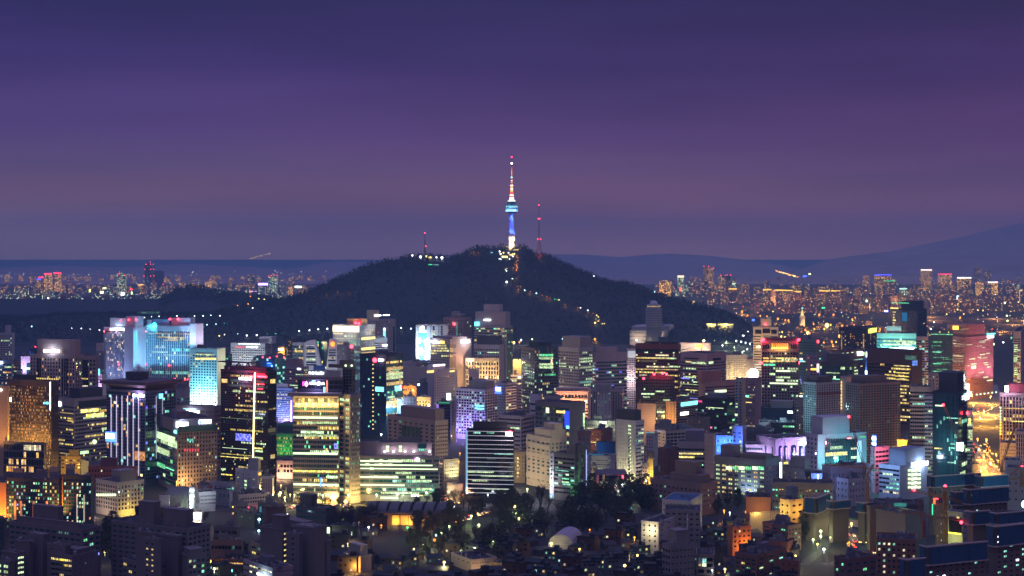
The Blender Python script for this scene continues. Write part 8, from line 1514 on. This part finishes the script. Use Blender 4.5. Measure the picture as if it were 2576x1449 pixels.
b=B('white walled community hall with a long blue roof','c6',540,950,1120,380,1360,20,(.42,.42,.44),'g,8,.35,.3,.04,g,i,k','x,1,.5,.5,0,o',80,10,name='hall',rp=0,roofcol=plain((.02,.09,.18),.6,name='blue_roof')); panel(b,'L','c6',832,925,410,442,'c','window',1); 
b=B('low grey rest house with wide eaves below the blue roofed hall','c6',580,1090,1100,515,1385,8,(.24,.22,.21),'g,6,.5,.3,.0,q,i,k',None,80,10,name='hall',rp=0)
b=B('white lit low house row with a lamp against its wall','c6',240,480,780,690,1400,30,(.55,.52,.46),'g,3,.3,.4,.0,w,i,k','g,3,.3,.3,.0,q,i,k',70,10,name='house',rp=0); lamppt(b,'L','c6',385,785,5,(1,.85,.5),4500,.4)
b=B('dark concrete hall with a pale roof at the right of the construction site','c7',1710,1740,2330,460,1385,70,(.20,.15,.11),'x,1,.5,.5,0,o','x,1,.5,.5,0,o',80,10,rp=0)
# old city wall with merlons
cw=empty('city_wall',(0,0,0)); A=at(*P('c7',0,545),Yof(1345)); Bq=at(*P('c7',880,640),Yof(1330)); cw.location=A; A.z=0; cw.location.z=0
d=(Bq-A); d.z=0; L_=d.length; cw.rotation_euler=(0,0,math.atan2(d.y,d.x)); tag(cw,'pale old stone city wall with merlons lit by yellow lamps','wall')
M=MB(); M.box(0,L_,0,1.5,0,H-(P('c7',0,555)[1]-HY)*A.y/F); M.build('wall',wall((.5,.42,.30)),cw); zt=H-(P('c7',0,555)[1]-HY)*A.y/F
for i in range(30): M=MB(); M.box(i*L_/30,i*L_/30+L_/30*.7,.1,.9,zt+.01,zt+1.1); M.build('merlon',wall((.5,.42,.30)),cw)
# fence along the lane, white arched hall, museum vaults
gf=empty('site_fence',(0,0,0)); tag(gf,'long white and green site fence running down beside the dark road','fence')
pts=[P('c7',930,500),P('c7',1250,590),P('c7',1440,640),P('c7',1700,690)]; M=MB(); G2=MB()
for (xa,ya),(xb,yb_) in zip(pts,pts[1:]):
    A=at(xa,ya,Yof(ya+14)); Bq=at(xb,yb_,Yof(yb_+14)); M.quad((A.x,A.y,0),(Bq.x,Bq.y,0),(Bq.x,Bq.y,5),(A.x,A.y,5)); G2.quad((A.x,A.y,5),(Bq.x,Bq.y,5),(Bq.x,Bq.y,6.2),(A.x,A.y,6.2))
M.build('panel',wall((.45,.42,.40)),gf); G2.build('top_band',plain((.02,.14,.08),.7,name='green_band'),gf)
YH=Yof(1392); xh0,_=P('c5',700,0); xh1,_=P('c5',1065,0); wv=(xh1-xh0)*YH/F; r=empty('arched_hall',((xh0-CX)*YH/F,YH,0),-.25); tag(r,'white arched membrane hall in the black wood','building')
M=MB(); M.box(0,wv,0,30,0,6); M.build('wall',wall((.30,.28,.31)),r); M=MB(); n=12
for i in range(n):
    a0=math.pi*i/n; a1=math.pi*(i+1)/n; c0=(wv/2-wv/2*math.cos(a0),6+7*math.sin(a0)); c1=(wv/2-wv/2*math.cos(a1),6+7*math.sin(a1))
    M.quad((c0[0],-.2,c0[1]),(c1[0],-.2,c1[1]),(c1[0],31,c1[1]),(c0[0],31,c0[1])); M.quad((c0[0],-.1,6),(c1[0],-.1,6),(c1[0],-.1,c1[1]),(c0[0],-.1,c0[1]))
M.build('roof_vault',wall((.36,.34,.38)),r)
YM=Yof(1320); xm0,_=P('c4',-180,0); xm1,_=P('c4',1030,0); wm=(xm1-xm0)*YM/F; r=empty('museum',((xm0-CX)*YM/F,YM,0),-.10); tag(r,'long dark museum with barrel vaulted roofs and an orange lit wall','building')
M=MB(); M.box(0,wm,0,45,0,9); M.build('wall',wall((.12,.06,.05)),r)
for j in range(7):
    M=MB(); x0=wm*j/7+1; ww=wm/7-2
    for i in range(8):
        a0=math.pi*i/8; a1=math.pi*(i+1)/8; M.quad((x0,20-16*math.cos(a0),9+5*math.sin(a0)),(x0+ww,20-16*math.cos(a0),9+5*math.sin(a0)),(x0+ww,20-16*math.cos(a1),9+5*math.sin(a1)),(x0,20-16*math.cos(a1),9+5*math.sin(a1)))
    M.quad((x0,4,9),(x0,36,9),(x0,30,13),(x0,10,13)); M.quad((x0+ww,4,9),(x0+ww,36,9),(x0+ww,30,13),(x0+ww,10,13)); M.build('roof_vault',plain((.06,.06,.07),.6,name='vault_metal'),r)
for i in range(5): M=MB(); x0=wm*(.36+i*.1); M.box(x0,x0+wm*.09,-.6,-.2,.5,7.5); M.build('lit_wall_panel',plain((.5,.30,.10),.8,name='ochre_panel'),r)
for i in range(3): light((wm*(.4+i*.16),-4,2.5),(1,.6,.15),3600,.5,r,'wall_light')
# giant steel figure
sx_,_=P('b3',535,0); YS=Yof(1262); st_=empty('statue',((sx_-CX)*YS/F,YS,0)); tag(st_,'giant dark steel silhouette of a stooping figure before the broad office tower','statue')
k=YS/F/5.761; vv=lambda u,v:Vector(((u-535)*k,0,(1420-v)*k))
pts=[(535,1320,2.0),(520,1250,2.0),(530,1215,1.0),(518,1200,1.7),(512,1360,1.3),(515,1420,1.0),(556,1360,1.3),(560,1420,1.0),(490,1270,.8),(470,1240,.6),(500,1300,.8),(478,1320,.6)]
me=bpy.data.meshes.new('figure'); me.from_pydata([tuple(vv(u,v)) for u,v,_ in pts],[(0,1),(1,2),(2,3),(0,4),(4,5),(0,6),(6,7),(1,8),(8,9),(1,10),(10,11)],[]); o=bpy.data.objects.new('body',me); COL.objects.link(o); o.parent=st_
md=o.modifiers.new('s','SKIN'); 
for i,(u,v,r_) in enumerate(pts): me.skin_vertices[0].data[i].radius=(r_,r_*.5)
o.modifiers.new('ss','SUBSURF').levels=1; me.materials.append(plain((.08,.09,.09),.5,.4,name='dark_steel'))
# construction site: blue clad towers
BLU=plain((.012,.075,.15),.6,name='blue_panel'); EDG=plain((.40,.33,.28),.7,name='pale_edge')
def cons(label,c,xl,xc,xr,vt,vb,yb,th,L=None,R=None,fp=75,n=5):
    b=B(label,c,xl+12,xc,xr-12,vt+8,yb,th,(.20,.15,.11),L,R,fp,40,name='construction_tower',cat='building under construction',par=False,rb=[],rp=0)
    for side,ln in (('L',b.a),('R',b.b)):
        if (side=='R' and xr-xc<30) or (side=='L' and xc-xl<8): continue
        um=(xl+xc)/2 if side=='L' else (xc+xr)/2; _,z1=onface(b,side,c,xc,vt); _,z0=onface(b,side,c,xc,vb); nn=max(1,int(ln/6)); 
        for i in range(nn):
            u0=i*ln/nn; u1=(i+1)*ln/nn; dd=1.6 if (i//2)%2 else 2.0; Q=MB()
            if side=='L': Q.box(-b.a+u0+.1,-b.a+u1-.1,-dd,-dd+.3,z0,z1)
            else: Q.box(dd-.3,dd,u0+.1,u1-.1,z0,z1)
            Q.build('blue_panel',BLU,b.root)
        for zz_ in (z1,z0-.7):
            Q=MB()
            if side=='L': Q.box(-b.a-.5,2.2,-2.25,-1.2,zz_,zz_+.7)
            else: Q.box(1.2,2.25,-2.2,b.b+.5,zz_+.01,zz_+.69)
            Q.build('edge_board',EDG,b.root)
    return b
cons('blue clad construction tower with lamps below its cladding, lower right','c8',402,487,1332,1028,1278,1545,66,None,'g,9,.45,.35,.22,cWc,i,b')
cons('blue clad construction tower at the lower right corner with lit stair windows','c8',1362,1475,2100,735,1008,1520,62,None,'g,7,.5,.35,.35,ccW,i,b')
cons('small blue clad construction block at the left of the lower right towers','c8',138,190,430,1215,1500,1560,62)
cons('wide blue clad construction tower in the middle of the site','c8',1043,1098,1648,200,400,1420,66,None,'g,8,.45,.35,.05,c,i,b')
cons('short blue clad construction tower between the wide one and the brown slab','c8',884,905,1044,235,412,1412,66)
cons('dark blue clad construction tower behind the cranes','c8',524,560,1245,5,155,1345,66,None,'g,10,.3,.35,.08,c,i,k')
cons('low dark blue clad tower behind the wide blue one at the right','c8',1240,1260,1650,10,150,1350,66)
cons('cyan lit blue clad construction tower, left of the cyan lit pair','c8',1098,1145,1364,520,695,1462,62)
cons('cyan lit blue clad construction tower, right of the cyan lit pair','c8',1438,1488,2050,545,690,1466,66)
cons('blue clad low block with a navy roof right of the long school block','c7',797,945,1145,320,530,1362,30)
cons('blue clad box on a beige storey beside the site fence','c7',1187,1200,1445,368,470,1366,62)
cons('teal clad box lit green at the right end of the fence','c7',1552,1662,1775,395,520,1368,50)
b=B('white framed school block with a big dark glass front and yellow lit hall','c8',782,985,1065,552,1440,40,(.40,.38,.33),None,'g,1,.3,.3,.0,q,i,k',80,10,name='school',rp=0); panel(b,'L','c8',800,980,590,840,glass('k'),'glass_front',.6); panel(b,'L','c8',795,982,805,850,emi('hall_yellow',(1,.85,.1),1.0),'window',.9); panel(b,'L','c8',918,950,585,612,'y','window',.9); lamppt(b,'L','c8',880,900,9,(.9,1,.3),5000)
b=B('brown block with a tall red cross shaped sign and green vertical letters','c8',600,770,776,420,1425,8,(.18,.12,.10),'g,3,.12,.2,.5,w,i,k',None,60,80,rp=0); panel(b,'L','c8',572,598,318,398,emi('neon_red',(1,.04,.01),9),'sign',1.5,clamp=False); panel(b,'L','c8',598,640,318,330,'R','sign',1.5,clamp=False); 
for k_ in range(8): disc(b,'L','c8',557,410+k_*21,8,9,'G2','sign_letter',8,0,1.5)
b=B('broad dark exhibition hall left of the cranes','c8',-260,165,450,575,1405,56,(.14,.13,.14),'x,1,.5,.5,0,o','x,1,.5,.5,0,o',60,20,rp=0)
b=B('dark flat roofed hall with a teal lit edge above the exhibition hall','c8',-300,430,440,440,1385,8,(.08,.08,.10),None,None,60,20,rp=1); panel(b,'L','c8',0,180,385,445,emi('teal_wall_glow',(.05,.35,.33),.35),'teal_panel',1,clamp=False); lamppt(b,'L','c8',90,470,8,(.8,1,.4),3000)  # teal panel glows to paint the light on the wall
b=B('brown brick low block with white lit windows at the lower right lane','c8',-250,320,330,950,1470,8,(.24,.11,.06),'g,8,.5,.4,.3,cw,i,k',None,80,20,rp=1)
# cranes
CY=plain((.30,.14,.03),.6,name='crane_yellow'); CRd=plain((.25,.04,.03),.6,name='crane_red')
def crane(label,c,ub,vb,vt,jibs,Y,mat=CY,cab=True,red=None):
    x,y=P(c,ub,vt); X=(x-CX)*Y/F; zt=H-(y-HY)*Y/F; zb=max(0,H-(P(c,ub,vb)[1]-HY)*Y/F); r=empty('tower_crane',(X,Y,zb)); tag(r,label,'crane')
    M=MB(); lattice(M,1.3,1.3,0,zt-zb,max(4,int((zt-zb)/3)),.2); M.build('mast',mat,r)
    for (u0,v0,u1,v1) in jibs:
        xa,ya=P(c,u0,v0); xb,yb_=P(c,u1,v1); A=Vector(((xa-x)*Y/F,0,H-(ya-HY)*Y/F-zb)); Bq=Vector(((xb-x)*Y/F,0,H-(yb_-HY)*Y/F-zb)); d=Bq-A; nn=max(4,int(d.length/3)); M=MB(); up=Vector((-d.z,0,d.x)).normalized()*1.3
        if up.z<0: up=-up
        M.bar(A,Bq,.18); M.bar(A+Vector((0,1.2,0)),Bq+Vector((0,1.2,0)),.18); M.bar(A+up,Bq+up,.18)
        for i in range(nn): p=A+d*(i/nn); q=A+d*((i+.5)/nn)+up; s=A+d*((i+1)/nn); M.bar(p,q,.12); M.bar(q,s,.12)
        M.build('jib',mat,r)
    if cab: M=MB(); M.box(-1.5,1.5,-2,1.5,zt-zb-3,zt-zb); M.build('cab',wall((.3,.25,.2)),r)
    for (u,v) in red or []: xa,ya=P(c,u,v); Q=MB(); Q.ball(((xa-x)*Y/F,-1,H-(ya-HY)*Y/F-zb),1.0); Q.build('beacon',lit('R'),r)
    return r
crane('yellow tower crane with a long drooping jib over the dark blue tower','c8',735,960,150,[(235,220,735,320),(735,320,985,395)],Yof(1425),red=[(735,145),(285,195)])
crane('yellow tower crane low over the exhibition hall with a red lamp on its jib','c8',1128,930,555,[(90,525,1128,680),(1128,680,1360,720)],Yof(1458),red=[(1135,552),(967,668)])
crane('yellow tower crane in front of the white classical building','c7',1700,370,0,[(1040-0,-160,1700,-105),(1700,-105,1900,-60),(1690,30,1800,-170)],Yof(1330),red=None)
crane('luffing crane boom leaning over the teal glass screen wall','b7',1660,1150,960,[(1640,960,1430,240)],Yof(1290),cab=False,red=[(1428,238)])
crane('luffing crane boom leaning against the dark blue curved tower','b8',935,620,560,[(930,560,705,65)],Yof(1300),cab=False,red=[(708,68)])
crane('black luffing crane beside the expressway','b8',1090,1060,930,[(1090,920,1215,710),(1060,930,1225,920)],Yof(1300),mat=DARK)
crane('dark luffing crane at the right edge over the expressway','b8',1560,1040,960,[(1560,980,1690,600),(1690,600,1790,330)],Yof(1320),mat=CY,cab=False)
crane('red and white lattice crane mast standing before the pale blue office','c8',430,900,650,[(430,900,350,330)],Yof(1450),mat=CRd,cab=False)
crane('yellow crane jib sweeping across the upper right of the site','b8',1850,1260,960,[(1180,1230,1884,1130),(1840,960,1700,1100)],Yof(1330),red=[(1850,965)])
# cable cars on the slope
for u,v,lab in ((1075,300,'cable car gondola with red and white lamps high on the hill slope'),(848,840,'cable car gondola with red and white lamps low over the roofs')):
    x,y=P('z3',u,v); Y=3900 if v<500 else 3300; p=at(x,y,Y); r=empty('cable_car',p); tag(r,lab,'cable car'); M=MB(); M.box(-2.2,2.2,-1.5,1.5,-1.8,1.2); M.box(-.1,.1,-.1,.1,1.2,4.5); M.build('cabin',plain((.6,.6,.6),.5,name='cabin'),r)
    for k_,(cc,dx) in enumerate((('R2',-1.6),('Y2',1.6))): Q=MB(); Q.ball((dx,-1.8,-1),1.3,0,6,4); Q.build('lamp',lit(cc),r)
# teal pines: cable pylon
x,y=P('z3',958,512); p=hit(x,P('z3',0,640)[1],0,3300); 
if p:
    r=empty('cable_pylon',p); tag(r,'faint slender cable car pylon on the dark slope','pylon'); M=MB(); lattice(M,3.2,.8,0,H-(y-HY)*p.y/F-p.z,8,.2); M.build('lattice',STEEL,r)
M=MB(); ks=list(LSM)
for i,k_ in enumerate(ks):
    n0=len(M.v); M.v+=LSM[k_].v; M.f+=[tuple(a+n0 for a in f) for f in LSM[k_].f]; M.m+=[i]*len(LSM[k_].f)
tag(M.build('lamp_row',[lit(k_) for k_ in ks]),'further small street lamp heads beyond the nearer counted ones','street lamps',kind='stuff')
print('lamps',nl[0],len(ks))
HZD=8e-5
# ---------------- haze ----------------
hzM=MB(); hzM.box(-14000,14000,-300,26000,-8,760); ho=hzM.build('haze',[])
m=bpy.data.materials.new('haze_air'); m.use_nodes=True; n=m.node_tree
for q in list(n.nodes):
    if q.type!='OUTPUT_MATERIAL': n.nodes.remove(q)
out=[q for q in n.nodes if q.type=='OUTPUT_MATERIAL'][0]; pv=n.nodes.new('ShaderNodeVolumePrincipled')
pv.inputs['Color'].default_value=(.34,.68,1.0,1); pv.inputs['Density'].default_value=HZD; pv.inputs['Anisotropy'].default_value=0
n.links.new(pv.outputs[0],out.inputs['Volume']); ho.data.materials.clear(); ho.data.materials.append(m); m.cycles.homogeneous_volume=True
tag(ho,kind='stuff')
